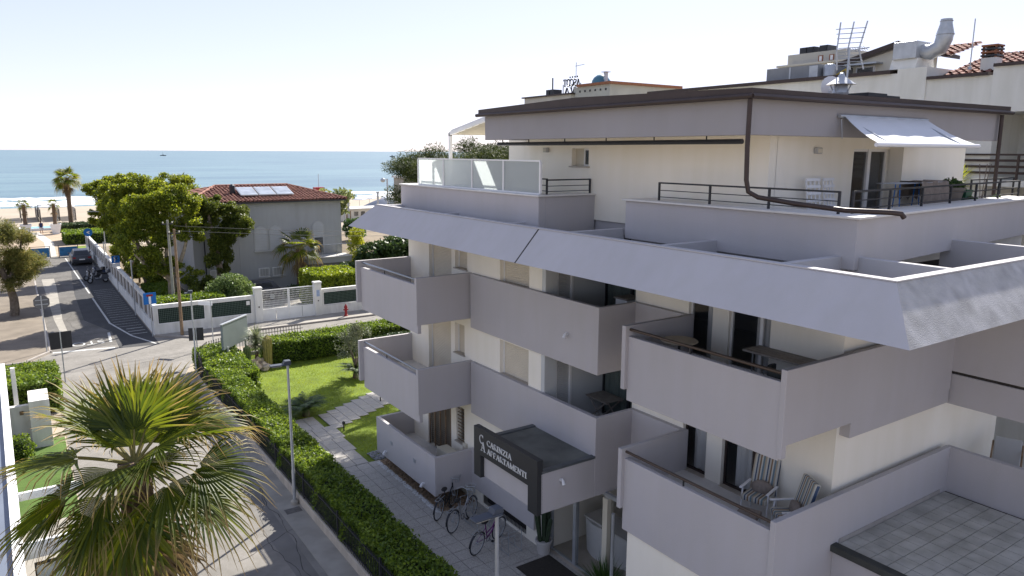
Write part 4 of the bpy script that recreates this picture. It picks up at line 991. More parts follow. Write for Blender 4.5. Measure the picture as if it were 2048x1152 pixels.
tag(box(10.6, 11.75, 13.0, 15.35, 0.055, 0.068).build('door_mat', mat('mat_fibre', (0.045, 0.04, 0.034), 0.95, 0.2, 20, 0.5, 60)), 'dark brown door mat in front of the entrance', 'mat')
# reception desk inside
dk = thing('reception_desk', 'white curved reception desk behind the entrance glass', 'desk', (12.95, 13.95, 0.025))
vs = []
for i in range(13):
    s_ = i / 12; y = -1.1 + 2.2 * s_; x = 0.16 * math.sin(s_ * 2 * pi)
    vs += [(x - 0.05, y, 0), (x - 0.12, y, 1.05), (x + 0.55, y, 1.05), (x + 0.5, y, 0)]
MB().add(vs, [(i * 4 + k, (i + 1) * 4 + k, (i + 1) * 4 + (k + 1) % 4, i * 4 + (k + 1) % 4) for i in range(12) for k in range(4)] + [(0, 1, 2, 3), (48, 51, 50, 49)]).build('counter', WPAINT, dk, world=False, smooth=True)
box(-0.15, 0.6, -1.15, 1.15, 1.05, 1.09).build('top', COPE, dk, world=False)

# ================= GARDEN OF THE BUILDING =================
def lawn_sheet():
    sheet('lawn', [(8.0, 24), (30, 24), (30, 43), (10.5, 43), (8.6, 41), (8.0, 37.5)], 0.02, LAWN)
    n = 60000
    P = np.stack([NR.uniform(8.2, 19, n), NR.uniform(24.2, 41.5, n), np.full(n, 0.02)], 1)
    def inpath(P):
        x, y = P[:, 0], P[:, 1]
        a = (y < 29.6) & (x < 10.2 + 0.0 * y); b = np.abs(y - (29.3 + (x - 10.5) * 0.55)) < 1.15
        return a | (b & (x < 14.6) & (x > 9.0))
    P = P[~inpath(P)]; n = len(P)
    a = NR.uniform(0, 2 * pi, n); h = NR.uniform(0.03, 0.07, n); w2 = 0.008
    dx, dy = np.cos(a) * w2, np.sin(a) * w2; lx, ly = NR.normal(size=n) * 0.02, NR.normal(size=n) * 0.02
    V = np.stack([np.stack([P[:, 0] - dx, P[:, 1] - dy, P[:, 2]], 1), np.stack([P[:, 0] + dx, P[:, 1] + dy, P[:, 2]], 1), np.stack([P[:, 0] + lx, P[:, 1] + ly, P[:, 2] + h], 1)], 1).reshape(-1, 3)
    o = npmesh('grass', V, np.arange(3 * n).reshape(-1, 3), leafmat('grass_blade', (0.17, 0.25, 0.02), (0.30, 0.37, 0.04), 0.4)); struct(o, 'stuff')
lawn_sheet()
# paved path: bedding sheet with single slabs
bed = MB().add([(8.0, 12, 0.012), (12.02, 12, 0.012), (12.02, 24.3, 0.012), (8.0, 24.3, 0.012)], [(0, 1, 2, 3)]).build('path', DRAIN); struct(bed)
slab = None; SZ = 0.48
def add_slab(x, y, z=0.02):
    global slab
    if slab is None:
        slab = box(-SZ / 2 + 0.007, SZ / 2 - 0.007, -SZ / 2 + 0.007, SZ / 2 - 0.007, 0, 0.035).build('paving_slab', TILEP, bed, world=False, bevel=0.006); o = slab
    else:
        o = bpy.data.objects.new('paving_slab', slab.data); COL.objects.link(o); o.parent = bed
        md = o.modifiers.new('bevel', 'BEVEL'); md.width = 0.006; md.segments = 1; md.limit_method = 'ANGLE'
    o.location = (x, y, z + RND.uniform(-0.003, 0.003)); o.rotation_euler = (RND.uniform(-.006, .006), RND.uniform(-.006, .006), 0)
cnt = 0
for i in range(8):
    for k in range(25):
        x = 8.3 + i * SZ; y = 12.4 + k * SZ
        if y > 19.2 and x > 10.3: continue
        if x < 8.3 and y > 24: continue
        add_slab(x, y); cnt += 1
for k in range(12):
    for i in range(4 if k < 9 else 3):
        x = 8.35 + i * SZ + (0.12 * (k // 3)); y = 24.40 + k * SZ
        add_slab(x, y, 0.03); cnt += 1
for i in range(9):
    for k in range(4):
        x = 10.4 + i * SZ; y = 28.35 + k * SZ + 0.26 * i
        add_slab(x, y, 0.03); cnt += 1
print('slabs', cnt)
# pebble bed with a border of white stones
sheet('pebble_bed', [(10.3, 19.3), (11.75, 19.3), (11.75, 24.2), (10.3, 24.2)], 0.03, EARTH)
def pebbles(name, x0, x1, y0, y1, n, r0, r1, m, z=0.035):
    base = MB().sphere((0, 0, 0), 1, 6, 4); bv = np.array(base.v); tri = []
    for f in base.f: tri += [(f[0], f[i], f[i + 1]) for i in range(1, len(f) - 1)]
    tri = np.array(tri); V = []; F = []
    for i in range(n):
        r = NR.uniform(r0, r1); a = NR.uniform(0, pi); sx, sy, sz = r * NR.uniform(.8, 1.3), r * NR.uniform(.7, 1), r * NR.uniform(.5, .8)
        v = bv * [sx, sy, sz]; c, s_ = math.cos(a), math.sin(a)
        v = np.stack([v[:, 0] * c - v[:, 1] * s_, v[:, 0] * s_ + v[:, 1] * c, v[:, 2]], 1) + [NR.uniform(x0, x1), NR.uniform(y0, y1), z + sz * 0.5]
        F.append(tri + len(V) * len(bv)); V.append(v)
    struct(npmesh(name, np.concatenate(V), np.concatenate(F), m), 'stuff')
pebbles('pebbles', 10.42, 11.72, 19.3, 24.1, 2600, 0.02, 0.05, PEBB)
pebbles('white_pebbles', 10.26, 10.40, 19.3, 24.0, 420, 0.02, 0.045, mat('pebble_white', (0.62, 0.62, 0.62), 0.8, 0.1, 10))
pebbles('grey_pebbles', 10.3, 11.2, 24.2, 25.0, 300, 0.02, 0.05, mat('pebble_grey', (0.25, 0.26, 0.28), 0.8, 0.2, 10))

HEDGE = leafmat('leaf_hedge', (0.05, 0.10, 0.012), (0.20, 0.28, 0.04), 0.4)
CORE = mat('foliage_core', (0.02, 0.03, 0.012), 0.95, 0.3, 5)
def hedge(label, poly, z0, z1, n, size=0.06, m=HEDGE, cat='hedge', group=None):
    """clipped hedge over a path polygon (list of quads (x0,x1,y0,y1) or rotated segments)"""
    xs = [q[0] for q in poly]; ys = [q[2] for q in poly]
    t = thing('hedge', label, cat, (sum(xs) / len(xs), sum(ys) / len(ys), 0), 0, group)
    core = MB(); P = []
    areas = [((q[1] - q[0]) * (q[3] - q[2]) + ((q[1] - q[0]) + (q[3] - q[2])) * 2 * (z1 - z0)) for q in poly]
    for q, a in zip(poly, areas):
        x0, x1, y0, y1 = q; k = int(n * a / sum(areas)); d = 0.12
        core.box(x0 + d, x1 - d, y0 + d, y1 - d, z0, z1 - d)
        at, ax, ay = (x1 - x0) * (y1 - y0), (y1 - y0) * (z1 - z0), (x1 - x0) * (z1 - z0); tt = at + 2 * ax + 2 * ay
        u = NR.random((k, 3)); p = np.stack([x0 + u[:, 0] * (x1 - x0), y0 + u[:, 1] * (y1 - y0), z0 + u[:, 2] * (z1 - z0)], 1)
        f = NR.random(k) * tt; dep = np.abs(NR.normal(size=k)) * 0.06
        bumps = 0.08 * np.sin(p[:, 0] * 3.1 + p[:, 1] * 2.3) * np.sin(p[:, 1] * 0.9 + 1) + 0.05 * np.sin(p[:, 1] * 5.3 + p[:, 2] * 4)
        s1 = f < at; p[s1, 2] = z1 - dep[s1] + bumps[s1] + 0.03 + (NR.random(int(s1.sum())) < .07) * NR.random(int(s1.sum())) * 0.14
        s2 = (f >= at) & (f < at + ax); p[s2, 0] = x0 + dep[s2] - bumps[s2]
        s3 = (f >= at + ax) & (f < at + 2 * ax); p[s3, 0] = x1 - dep[s3] + bumps[s3]
        s4 = (f >= at + 2 * ax) & (f < at + 2 * ax + ay); p[s4, 1] = y0 + dep[s4] - bumps[s4]
        s5 = f >= at + 2 * ax + ay; p[s5, 1] = y1 - dep[s5] + bumps[s5]
        P.append(p)
    core.build('core', CORE, t); leaves('foliage', np.concatenate(P), size, m, t)
    return t
hedge('long clipped hedge behind the railings along the side street', [(6.98, 8.05, 13.0, 22.5), (6.98, 8.05, 22.5, 34.2)], 0.1, 1.32, 60000, 0.05)
hedge('clipped hedge at the street corner around the billboard posts', [(6.95, 8.9, 34.2, 37.0), (7.1, 9.0, 37, 40.2)], 0.1, 1.25, 16000, 0.06)
hedge('clipped hedge between the lawn and the cross street', [(10.6, 15, 38.7, 40.4), (15, 26, 38.9, 40.6)], 0.1, 1.27, 34000, 0.065)
hedge('low dark hedge behind the olive tree', [(16.5, 24, 36.4, 38.5)], 0.1, 0.95, 9000, 0.06, leafmat('leaf_hedge_dark', (0.03, 0.06, 0.025), (0.09, 0.13, 0.06), 0.2))
hedge('clipped hedge behind the cream garden wall and pillar', [(-1.4, 1.0, 36.8, 40.6)], 0.05, 1.45, 14000, 0.06)
# low wall and railings in front of the hedge
lw = thing('garden_wall', 'low cream kerb wall with dark railings in front of the long hedge', 'wall', (6.85, 25, 0))
box(6.85, 6.98, 12.0, 37.2, 0, 0.32).build('kerb_wall', mat('wall_beige', (0.50, 0.44, 0.37), 0.9, 0.08, 1.0, 0.2, 50, stains=0.2), lw, bevel=0.015)
fb = MB()
for i in range(230): fb.box(6.905, 6.921, 12.1 + i * 0.109, 12.116 + i * 0.109, 0.32, 1.12)
o = fb.build('bars', GREENM if False else DARK, lw); o['kind'] = 'stuff'
box(6.895, 6.93, 12.1, 37.2, 1.0, 1.03).build('rail', DARK, lw); box(6.895, 6.93, 12.1, 37.2, 0.42, 0.45).build('rail', DARK, lw)
for i in range(9): box(6.89, 6.94, 13.1 + i * 3, 13.15 + i * 3, 0.32, 1.18).build('post', DARK, lw)
cf = thing('corner_fence', 'spiked metal fence curving round the street corner', 'fence', (7.6, 41, 0))
pts = [(6.95, 37.3), (7.1, 39.2), (7.9, 40.7), (9.3, 41.5), (11, 41.7), (13.5, 41.8)]
box_m = box(-0.012, 0.012, -0.012, 0.012, 0.1, 1.3).box(-0.02, 0.02, -0.02, 0.02, 1.3, 1.34); pk = None; npk = 0
for a, b_ in zip(pts[:-1], pts[1:]):
    L = math.dist(a, b_); k = int(L / 0.16)
    for i in range(k):
        if npk > 150: break
        q = (a[0] + (b_[0] - a[0]) * i / k, a[1] + (b_[1] - a[1]) * i / k)
        if pk is None: pk = box_m.build('picket', DARK, cf, world=False); o = pk
        else: o = bpy.data.objects.new('picket', pk.data); COL.objects.link(o); o.parent = cf
        o.location = (q[0] - 7.6, q[1] - 41, 0); npk += 1
    c = ((a[0] + b_[0]) / 2, (a[1] + b_[1]) / 2, 1.15)
    MB().obox(c, L, 0.03, 0.03, math.atan2(b_[1] - a[1], b_[0] - a[0])).build('rail', DARK, cf); MB().obox((c[0], c[1], 0.1), L, 0.15, 0.2, math.atan2(b_[1] - a[1], b_[0] - a[0])).build('kerb_wall', KERB, cf)
t = thing('gate_post', 'dark steel gate post at the near end of the long hedge', 'post', (8.0, 15.35, 0.05))
box(-0.05, 0.05, -0.05, 0.05, 0, 1.25).build('post', DARK, t, world=False, bevel=0.01); MB().sphere((0, 0, 1.26), (0.055, 0.055, 0.03), 8, 6).build('cap', DARK, t, world=False); box(-0.02, 0.02, -1.6, -0.05, 0.15, 1.1).build('gate_leaf', DARK, t, world=False)

def street_lamp(loc, h, rz, label, arm=0.55):
    t = thing('street_lamp', label, 'street lamp', loc, rz)
    MB().lathe([(0.13, 0), (0.13, 0.14), (0.07, 0.2)], n=12).build('base', CONC, t, world=False, smooth=True)
    MB().tube([(0, 0, 0.1), (0, 0, 1.2), (0, 0, 1.25), (0, 0, h - 0.1)], [0.055, 0.055, 0.045, 0.038], 10).build('pole', STEEL, t, world=False, smooth=True)
    hd = MB().box(-arm, 0.08, -0.11, 0.11, h - 0.1, h - 0.05).build('lamp_head', mat('lamp_grey', (0.06, 0.07, 0.09), 0.5, 0.05), t, world=False, bevel=0.02)
    MB().prism([(-0.15, h - 0.05), (0.10, h - 0.05), (0.08, h + 0.05), (-0.1, h + 0.05)], -0.1, 0.1, 'y').build('housing', MATS['lamp_grey'], hd, world=False, bevel=0.01)
    box(-arm + 0.05, -0.2, -0.09, 0.09, h - 0.11, h - 0.1).build('lens', CREAM, hd, world=False)
    return t
street_lamp((6.72, 22.5, 0.0), 4.85, rad(-5), 'grey street lamp standing at the low wall of the long hedge')
street_lamp((6.98, 10.75, 0.0), 4.8, rad(0), 'grey street lamp by the low wall opposite the entrance sign')
street_lamp((7.0, 39.0, 0.0), 4.45, rad(-10), 'grey street lamp at the corner hedge beside the billboard', 0.3)
# billboard
bbd = thing('billboard', 'blank grey billboard on two posts at the garden corner', 'billboard', (9.0, 39.05, 0))
MB().obox((9.0, 39.05, 2.05), 2.4, 0.12, 1.3, rad(46)).build('panel', mat('billboard_grey', (0.17, 0.20, 0.20), 0.6, 0.06, 2), bbd, bevel=0.01)
MB().obox((9.0, 39.05, 2.73), 2.44, 0.16, 0.05, rad(46)).build('frame_rail', STEEL, bbd)
for d in (-.85, .85): MB().tube([(9.05 + d * .7, 39.0 + d * .72, 0), (9.05 + d * .7, 39.0 + d * .72, 1.5)], 0.05, 8).build('post', STEEL, bbd)
# cacti, yucca, rocks, olive, cycads
GCACT = mat('cactus_green', (0.10, 0.13, 0.05), 0.8, 0.2, 8, 0.3, 20); YCACT = mat('cactus_yellow', (0.28, 0.24, 0.08), 0.8, 0.2, 8, 0.3, 20)
for loc, h, r, m, lab in (((9.35, 38.2, 0), 1.5, 0.2, GCACT, 'green column cactus beside the billboard post'), ((10.5, 38.6, 0), 1.8, 0.27, YCACT, 'thick yellowish column cactus behind the rocks')):
    o = cactus_col((0, 0, 0), h, r, 12).build('column_cactus', m); o.location = loc; tag(o, lab, 'cactus')
sc = thing('conifer_shrub', 'small dense green conifer shrub below the column cactus', 'shrub', (9.15, 37.9, 0)); leaves('foliage', blob_points([(9.15, 37.9, 0.45, 0.28, 0.28, 0.5)], 900, 0.5), 0.05, leafmat('leaf_conifer', (0.02, 0.07, 0.02), (0.06, 0.13, 0.03)), sc); MB().tube([(0, 0, 0), (0, 0, 0.4)], 0.04, 5).build('stem', BARK, sc, world=False)
YUC = leafmat('leaf_yucca', (0.16, 0.19, 0.12), (0.28, 0.30, 0.18), 0.2)
def spiky(t, c, n, L, wd, m, zmin=-0.4, name='leaf_rosette'):
    V = []; F = []
    for i in range(n):
        z = NR.uniform(zmin, 1); a = NR.uniform(0, 2 * pi); r = math.sqrt(max(0, 1 - z * z)) if z < 1 else 0
        d = np.array([r * math.cos(a), r * math.sin(a), z]); s_ = np.cross(d, [0, 0, 1.0]); s_ = s_ / (np.linalg.norm(s_) + 1e-6) * wd
        l = L * NR.uniform(0.75, 1.1); c0 = np.array(c) + NR.normal(size=3) * 0.03; mid = c0 + d * l * 0.5; tip = c0 + d * l - np.array([0, 0, 0.12 * l * (1 - z)])
        b = len(V); V += [c0 - s_ * .6, c0 + s_ * .6, mid + s_, tip, mid - s_]; F += [(b, b + 1, b + 2, b + 4), (b + 4, b + 2, b + 3, b + 3)]
    F4 = np.array(F); tr = [(f[0], f[1], f[2]) for f in F] + [(f[0], f[2], f[3]) for f in F]
    tr = [q for q in tr if len(set(q)) == 3]
    return npmesh(name, np.array(V), np.array(tr), m, t)
yu = thing('yucca', 'tall grey green yucca on the rock pile by the billboard', 'yucca', (10.0, 38.9, 0))
MB().tube([(0, 0, 0), (0.02, 0, 0.9)], [0.12, 0.09], 8).build('trunk', PBARK, yu, world=False)
spiky(yu, (10.0, 38.9, 1.25), 260, 0.75, 0.018, YUC, -0.6); spiky(yu, (10.0, 38.9, 1.7), 200, 0.8, 0.018, YUC, -0.2)
pk2 = thing('yucca', 'low green spiky yucca at the foot of the entrance glazing', 'yucca', (11.55, 12.75, 0.05)); spiky(pk2, (11.55, 12.75, 0.35), 420, 0.95, 0.012, leafmat('leaf_yucca_green', (0.04, 0.09, 0.02), (0.10, 0.18, 0.04), 0.3), 0.0); MB().tube([(0, 0, 0), (0, 0, 0.4)], 0.09, 7).build('trunk', PBARK, pk2, world=False)
rc_ = thing('shrub', 'small bright green shrub beside the entrance yucca', 'shrub', (11.0, 13.0, 0.05)); leaves('foliage', blob_points([(11.0, 12.9, 0.3, 0.3, 0.3, 0.28)], 900, 0.3), 0.05, HEDGE, rc_); MB().tube([(0, 0, 0), (0, 0, 0.2)], 0.03, 5).build('stem', BARK, rc_, world=False)
for i in range(26):
    a = RND.uniform(0, 2 * pi); d = RND.uniform(0.1, 0.75); r = RND.uniform(0.1, 0.24)
    mb = MB().sphere((0, 0, 0), (r * RND.uniform(.8, 1.3), r * RND.uniform(.8, 1.2), r * .8), 8, 6, 0.22)
    o = mb.build('rock', ROCK); o.location = (9.95 + d * math.cos(a), 38.7 + d * 0.8 * math.sin(a), 0.06 + max(0, 0.55 - d * .8) * RND.random() + r * 0.3); o.rotation_euler = (RND.random(), RND.random(), RND.random() * 6)
    tag(o, 'pale weathered rock in the pile around the tall yucca', 'rock', 'rocks piled around the yucca')
def cycad(loc, n, L, label, name='cycad', m=None, trunk=0.3):
    t = thing(name, label, name, loc)
    m = m or leafmat('leaf_cycad', (0.025, 0.055, 0.012), (0.07, 0.115, 0.025), 0.2)
    MB().lathe([(0.17, 0), (0.17, trunk * .5), (0.12, trunk)], n=9).build('trunk', PBARK, t, world=False)
    for f in range(n):
        a = 2 * pi * f / n * 2.4 + RND.random() * .4; e = RND.uniform(0.5, 1.35); V = []; F = []; l = L * RND.uniform(.8, 1.1)
        d = np.array([math.cos(a), math.sin(a)])
        for i in range(17):
            s_ = i / 16; r = l * s_ * math.cos(e * (1 - .3 * s_)); z = trunk + l * (s_ * math.sin(e) - 0.55 * s_ * s_)
            c = np.array([d[0] * r, d[1] * r, z]); sd_ = np.array([-d[1], d[0], -0.25])
            w_ = 0.22 * l * math.sin(pi * min(1, s_ * .85 + .12)); fw_ = np.array([d[0], d[1], 0]) * 0.05
            for sg in (-1, 1):
                b = len(V); V += [c, c + np.array([d[0], d[1], 0]) * 0.075, c + sd_ * [sg, sg, 1] * w_ + fw_]; F.append((b, b + 1, b + 2))
        npmesh('frond', np.array(V), np.array(F), m, t, world=False)
    return t
cycad((9.75, 30.3, 0.02), 34, 1.25, 'dark cycad at the edge of the lawn behind the street lamp')
cycad((13.7, 34.3, 0.02), 26, 1.2, 'dark cycad under the olive tree')
def tree(name, label, loc, limbs, blobs, n, size, lm, bark=BARK, cat='tree', gap=0.3, gs=1.2, up=0.3, asp=0.55, shell=0.45, group=None, rag=0):
    t = thing(name, label, cat, loc, 0, group)
    tk = MB()
    for l in limbs:
        pts = [Vector(p[:3]) for p in l]; rs = [p[3] for p in l]
        P2, R2 = [], []
        for i in range(len(pts) - 1):
            for k in range(3):
                s_ = k / 3; P2.append(pts[i].lerp(pts[i + 1], s_) + Vector((RND.uniform(-1, 1), RND.uniform(-1, 1), 0)) * rs[i] * 0.25 * (i + k > 0)); R2.append(rs[i] + (rs[i + 1] - rs[i]) * s_)
        P2.append(pts[-1]); R2.append(rs[-1]); tk.tube(P2, R2, 8)
    tk.build('trunk', bark, t, world=False, smooth=True)
    if rag:
        nb_ = []
        for b in blobs:
            for q in range(rag):
                d = Vector((RND.gauss(0, 1), RND.gauss(0, 1), RND.gauss(0, 1))).normalized() * RND.uniform(.45, 1.0); k_ = RND.uniform(.28, .5)
                nb_.append((b[0] + d.x * b[3], b[1] + d.y * b[4], b[2] + d.z * b[5], b[3] * k_, b[4] * k_, b[5] * k_ * 1.1))
        blobs = nb_
    P = blob_points([(b[0] + loc[0], b[1] + loc[1], b[2] + loc[2], b[3], b[4], b[5]) for b in blobs], n, shell, gap, gs)
    leaves('crown', P, size, lm, t, asp, up)
    return t
OLIVE = leafmat('leaf_olive', (0.10, 0.12, 0.07), (0.26, 0.28, 0.20), 0.25)
tree('olive_tree', 'small grey green olive tree on the lawn beside the balconies', (13.9, 34.6, 0), [[(0, 0, 0, .10), (-.1, 0, .6, .08), (-.3, .1, 1.4, .05), (-.5, .2, 2.1, .02)], [(-.1, 0, .6, .06), (.3, .2, 1.3, .04), (.4, .3, 2.0, .02)], [(-.1, 0, .6, .05), (-.2, -.5, 1.5, .03), (-.3, -.8, 2.0, .015)]],
     [(-.5, .1, 1.9, .7, .6, .55), (.3, .3, 2.1, .7, .6, .6), (-.3, -.6, 1.8, .6, .5, .45), (.0, .1, 2.5, .5, .5, .35), (-.8, -.3, 1.3, .4, .4, .3), (.6, .6, 1.5, .5, .4, .4)], 5200, 0.055, OLIVE, gap=0.4, gs=2.2, asp=0.3, shell=0.15)
for loc, lab in (((10.45, 27.7, 0), 'black bollard light at the edge of the small lawn'), ((13.2, 30.2, 0), 'black bollard light at the path on the large lawn')):
    t = thing('bollard_light', lab, 'garden light', loc); MB().tube([(0, 0, 0), (0, 0, 0.35)], 0.03, 8).build('post', DARK, t, world=False); MB().lathe([(0.06, 0.33), (0.07, 0.42), (0.02, 0.45)], n=10).build('head', DARK, t, world=False)

# ================= FOREGROUND FAN PALM =================
FANL = leafmat('leaf_fan_palm', (0.04, 0.07, 0.008), (0.17, 0.20, 0.02), 0.5, 0.45, dead=(0.36, 0.25, 0.10))
FAND = leafmat('leaf_fan_dead', (0.14, 0.10, 0.055), (0.30, 0.22, 0.12), 0.2, 0.8)
def frond_mesh(heart, az, el, pl, R, nseg=38, spread=115, droop=0.55, tilt=0.0):
    """fan leaf: returns (fan V,F,t) and petiole path"""
    u = np.array([math.cos(az) * math.cos(el), math.sin(az) * math.cos(el), math.sin(el)])
    pp = [np.array(heart) + u * pl * s_ - np.array([0, 0, 0.10 * pl * s_ * s_ * (1.2 - math.sin(el))]) for s_ in np.linspace(0, 1, 6)]
    c = pp[-1]; u2 = pp[-1] - pp[-2]; u2 = u2 / np.linalg.norm(u2)
    u2 = u2 + np.array([0, 0, -tilt]); u2 /= np.linalg.norm(u2)
    v = np.cross([0, 0, 1.0], u2); v /= np.linalg.norm(v) + 1e-6; nrm = np.cross(u2, v); rl_ = NR.normal() * 0.35; v, nrm = v * math.cos(rl_) + nrm * math.sin(rl_), nrm * math.cos(rl_) - v * math.sin(rl_)
    V = []; F = []; T = []
    ds = [0.04, 0.22, 0.42, 0.62, 0.82, 1.0]
    for i in range(nseg):
        th = rad(-spread + 2 * spread * (i + 0.5) / nseg); Rl = R * (0.72 + 0.28 * math.cos(th * 0.75)) * NR.uniform(0.92, 1.06); dth = rad(spread) / nseg
        e = u2 * math.cos(th) + v * math.sin(th); p = -u2 * math.sin(th) + v * math.cos(th)
        dd = droop * NR.uniform(0.6, 1.5); side = NR.normal() * 0.10; Rl *= NR.uniform(0.88, 1.05)
        b = len(V)
        for d in ds:
            r = d * Rl; wd = r * math.tan(dth) * 1.0 if d <= 0.43 else 0.42 * Rl * math.tan(dth) * max(0.03, (1 - (d - 0.42) / 0.58)) ** 0.75
            cup = nrm * (0.14 * r * (1 - math.cos(th)) * 0.9); fall = np.array([0, 0, -1.0]) * (dd * Rl * (max(0, d - 0.4) ** 2 * 1.2 + max(0, d - 0.75) ** 2 * 3.0) + 0.05 * r)
            q = c + e * r * (1 - 0.25 * dd * max(0, d - .5)) + cup + fall + p * side * Rl * max(0, d - .5)
            V += [q - p * wd, q - nrm * wd * 0.55, q + p * wd]; T += [d * NR.uniform(.93, 1.03)] * 3
        for k in range(len(ds) - 1):
            a = b + k * 3; F += [(a, a + 1, a + 4, a + 3), (a + 1, a + 2, a + 5, a + 4)]
    return np.array(V), np.array(F), np.array(T), pp
def fan_palm(loc, h, label, fronds, dead=0, R=1.25, group=None, detail=True, trunk_r=0.22, cat='palm'):
    t = thing('fan_palm', label, cat, loc, 0, group)
    heart = np.array([loc[0], loc[1], loc[2] + h])
    tr = [trunk_r * (1.35 - 0.35 * min(1, i / 3) + 0.05 * math.sin(i * 2.2)) for i in range(15)]
    MB().tube([(0, 0, h * i / 14) for i in range(15)], tr, 12).build('trunk', PBARK, t, world=False, smooth=True)
    AV, AF, AT = [], [], []; PT = MB(); nb = 0
    for (az, el, pl, R_, dr, ti) in fronds:
        V, F, T, pp = frond_mesh(heart + [0, 0, -0.05], az, el, pl, R_, 30 if detail else 16, (NR.uniform(78, 100) if detail else 104), dr, ti)
        if detail:
            o = npmesh('frond', V, F, FANL, t, attr=T)
            MB().tube(pp, [0.035, 0.025, 0.02, 0.017, 0.014, 0.012], 5).build('petiole', mat('petiole_green', (0.16, 0.14, 0.04), 0.6, 0.15, 6), o)
        else:
            AV.append(V); AF.append(F + nb); AT.append(T); nb += len(V); PT.tube(pp, 0.02, 4)
    if not detail:
        npmesh('crown', np.concatenate(AV), np.concatenate(AF), FANL, t, attr=np.concatenate(AT)); PT.build('petioles', MATS.get('petiole_green', WOOD), t)
    for i in range(dead):
        a = 2 * pi * i / dead * 1.7 + NR.random(); e = rad(NR.uniform(-80, -50))
        V, F, T, pp = frond_mesh(heart + [0, 0, -0.15 - 0.7 * i / max(1, dead)], a, e, 0.65, R * .95, 20 if detail else 10, 70, 0.5, 0.3)
        npmesh('dead_frond', V, F, FAND, t, attr=T)
    return t
PH = (1.08, 11.14, 0)  # base of the trunk
# azimuth in degrees (0 = +x, 90 = +y), elevation, petiole, fan radius, droop, tilt
fr_list = [(80, 66, .28, 1.0, .2, 0), (20, 40, .4, 1.05, .3, .1), (150, 44, .42, 1.05, .3, .1), (62, 72, .55, 1.15, .06, -.1), (100, 60, .6, 1.2, .12, 0), (30, 58, .6, 1.15, .15, 0), (135, 46, .75, 1.2, .3, .05), (50, 36, 1.0, 1.15, .3, .1), (85, 34, 1.0, 1.15, .35, .1), (5, 42, .75, 1.15, .5, .15), (-20, 22, .85, 1.2, .55, .2), (-36, 0, 1.0, 1.15, .55, .25), (18, 18, 1.0, 1.15, .6, .2),
           (-66, -8, .8, 1.2, .5, .3), (148, 8, .95, 1.25, .45, .2), (178, 18, .8, 1.2, .5, .25), (190, -10, 1.0, 1.25, .5, .3), (232, 14, .5, 1.05, .5, .5), (214, -34, .85, 1.25, .5, .3), (-102, -34, .75, 1.2, .5, .3), (120, 18, 1.0, 1.15, .5, .2), (-50, 34, .6, 1.1, .4, .3), (243, -46, .8, 1.3, .4, .1), (-135, -18, .65, 1.1, .6, .3), (160, -22, 1.0, 1.2, .6, .3), (-30, -28, 1.0, 1.15, .6, .3), (-80, 20, .6, 1.1, .5, .4)]
fan_palm(PH, 7.05, 'tall shaggy fan palm beside the white veranda frame', [(rad(a), rad(e + 6), p * .92, r, d * .62, ti * .6) for a, e, p, r, d, ti in fr_list], 14, 1.2)

# ================= NEIGHBOUR'S GARDEN LEFT OF THE STREET =================
sheet('garden_lawn', [(-9, 13), (0.85, 13), (0.85, 33.5), (-9, 33.5)], 0.012, mat('green_turf', (0.075, 0.13, 0.025), 0.95, 0.15, 2, 0.5, 80))
sheet('garden_paving', [(-9, 21.6), (0.85, 21.6), (0.85, 25.6), (-9, 25.6)], 0.02, CONC)
t = thing('veranda_frame', 'white veranda frame with long edge beam beside the fan palm', 'veranda', (-0.7, 22, 0))
MB().add([(-0.62, 13.0, 2.85), (-0.42, 13.0, 2.85), (-0.86, 34.8, 2.85), (-1.06, 34.8, 2.85), (-0.62, 13.0, 3.0), (-0.42, 13.0, 3.0), (-0.86, 34.8, 3.0), (-1.06, 34.8, 3.0)], [(0, 1, 2, 3), (4, 5, 6, 7), (0, 1, 5, 4), (1, 2, 6, 5), (2, 3, 7, 6), (3, 0, 4, 7)]).build('edge_beam', WPAINT, t)
box(-0.6, 2.0, 18.0, 18.1, 2.62, 3.0).build('cross_beam', WPAINT, t); box(-0.6, 0.8, 20.9, 21.0, 2.8, 3.0).build('cross_beam', WPAINT, t)
MB().add([(-0.62, 13.0, 2.9), (-1.6, 13.0, 2.9), (-2.2, 34.8, 2.9), (-1.06, 34.8, 2.9)], [(0, 1, 2, 3)]).build('roof_sheet', mat('veranda_roof', (0.14, 0.16, 0.2), 0.4, 0.1, 1.0), t)
MB().add([(-1.6, 13.0, 2.93), (-6, 13.0, 2.93), (-6, 34.8, 2.93), (-2.2, 34.8, 2.93)], [(0, 1, 2, 3)]).build('roof_sheet', mat('veranda_tan', (0.35, 0.29, 0.22), 0.9, 0.1, 1.0), t)
for y in (18.05, 34.5): box(-0.7, -0.55, y - 0.07, y + 0.07, 0, 2.85).build('post', WPAINT, t)
bn = thing('banner', 'pale printed banner hanging under the veranda beam', 'banner', (0.0, 17.7, 0.6))
box(-0.35, 0.42, 17.9, 17.92, 0.6, 2.5).build('sheet', mat('banner_print', (0.42, 0.46, 0.46), 0.7, 0.35, 1.6, c2=(0.55, 0.58, 0.57)), bn)
box(-0.36, 0.43, 17.89, 17.93, 2.5, 2.56).build('rail', DARK, bn); box(-0.36, -0.33, 17.89, 17.93, 0.0, 2.5).build('pole', DARK, bn); box(0.4, 0.43, 17.89, 17.93, 0.0, 2.5).build('pole', DARK, bn)
ctr = thing('wooden_counter', 'brown wooden counter beside the banner under the palm', 'counter', (1.2, 18.2, 0)); box(0.45, 2.1, 17.3, 18.2, 0, 1.0).build('body', mat('counter_wood', (0.24, 0.13, 0.06), 0.6, 0.15, 3), ctr); box(0.42, 2.15, 17.25, 18.25, 1.0, 1.04).build('top', mat('counter_top', (0.42, 0.3, 0.18), 0.5, 0.1, 3), ctr)
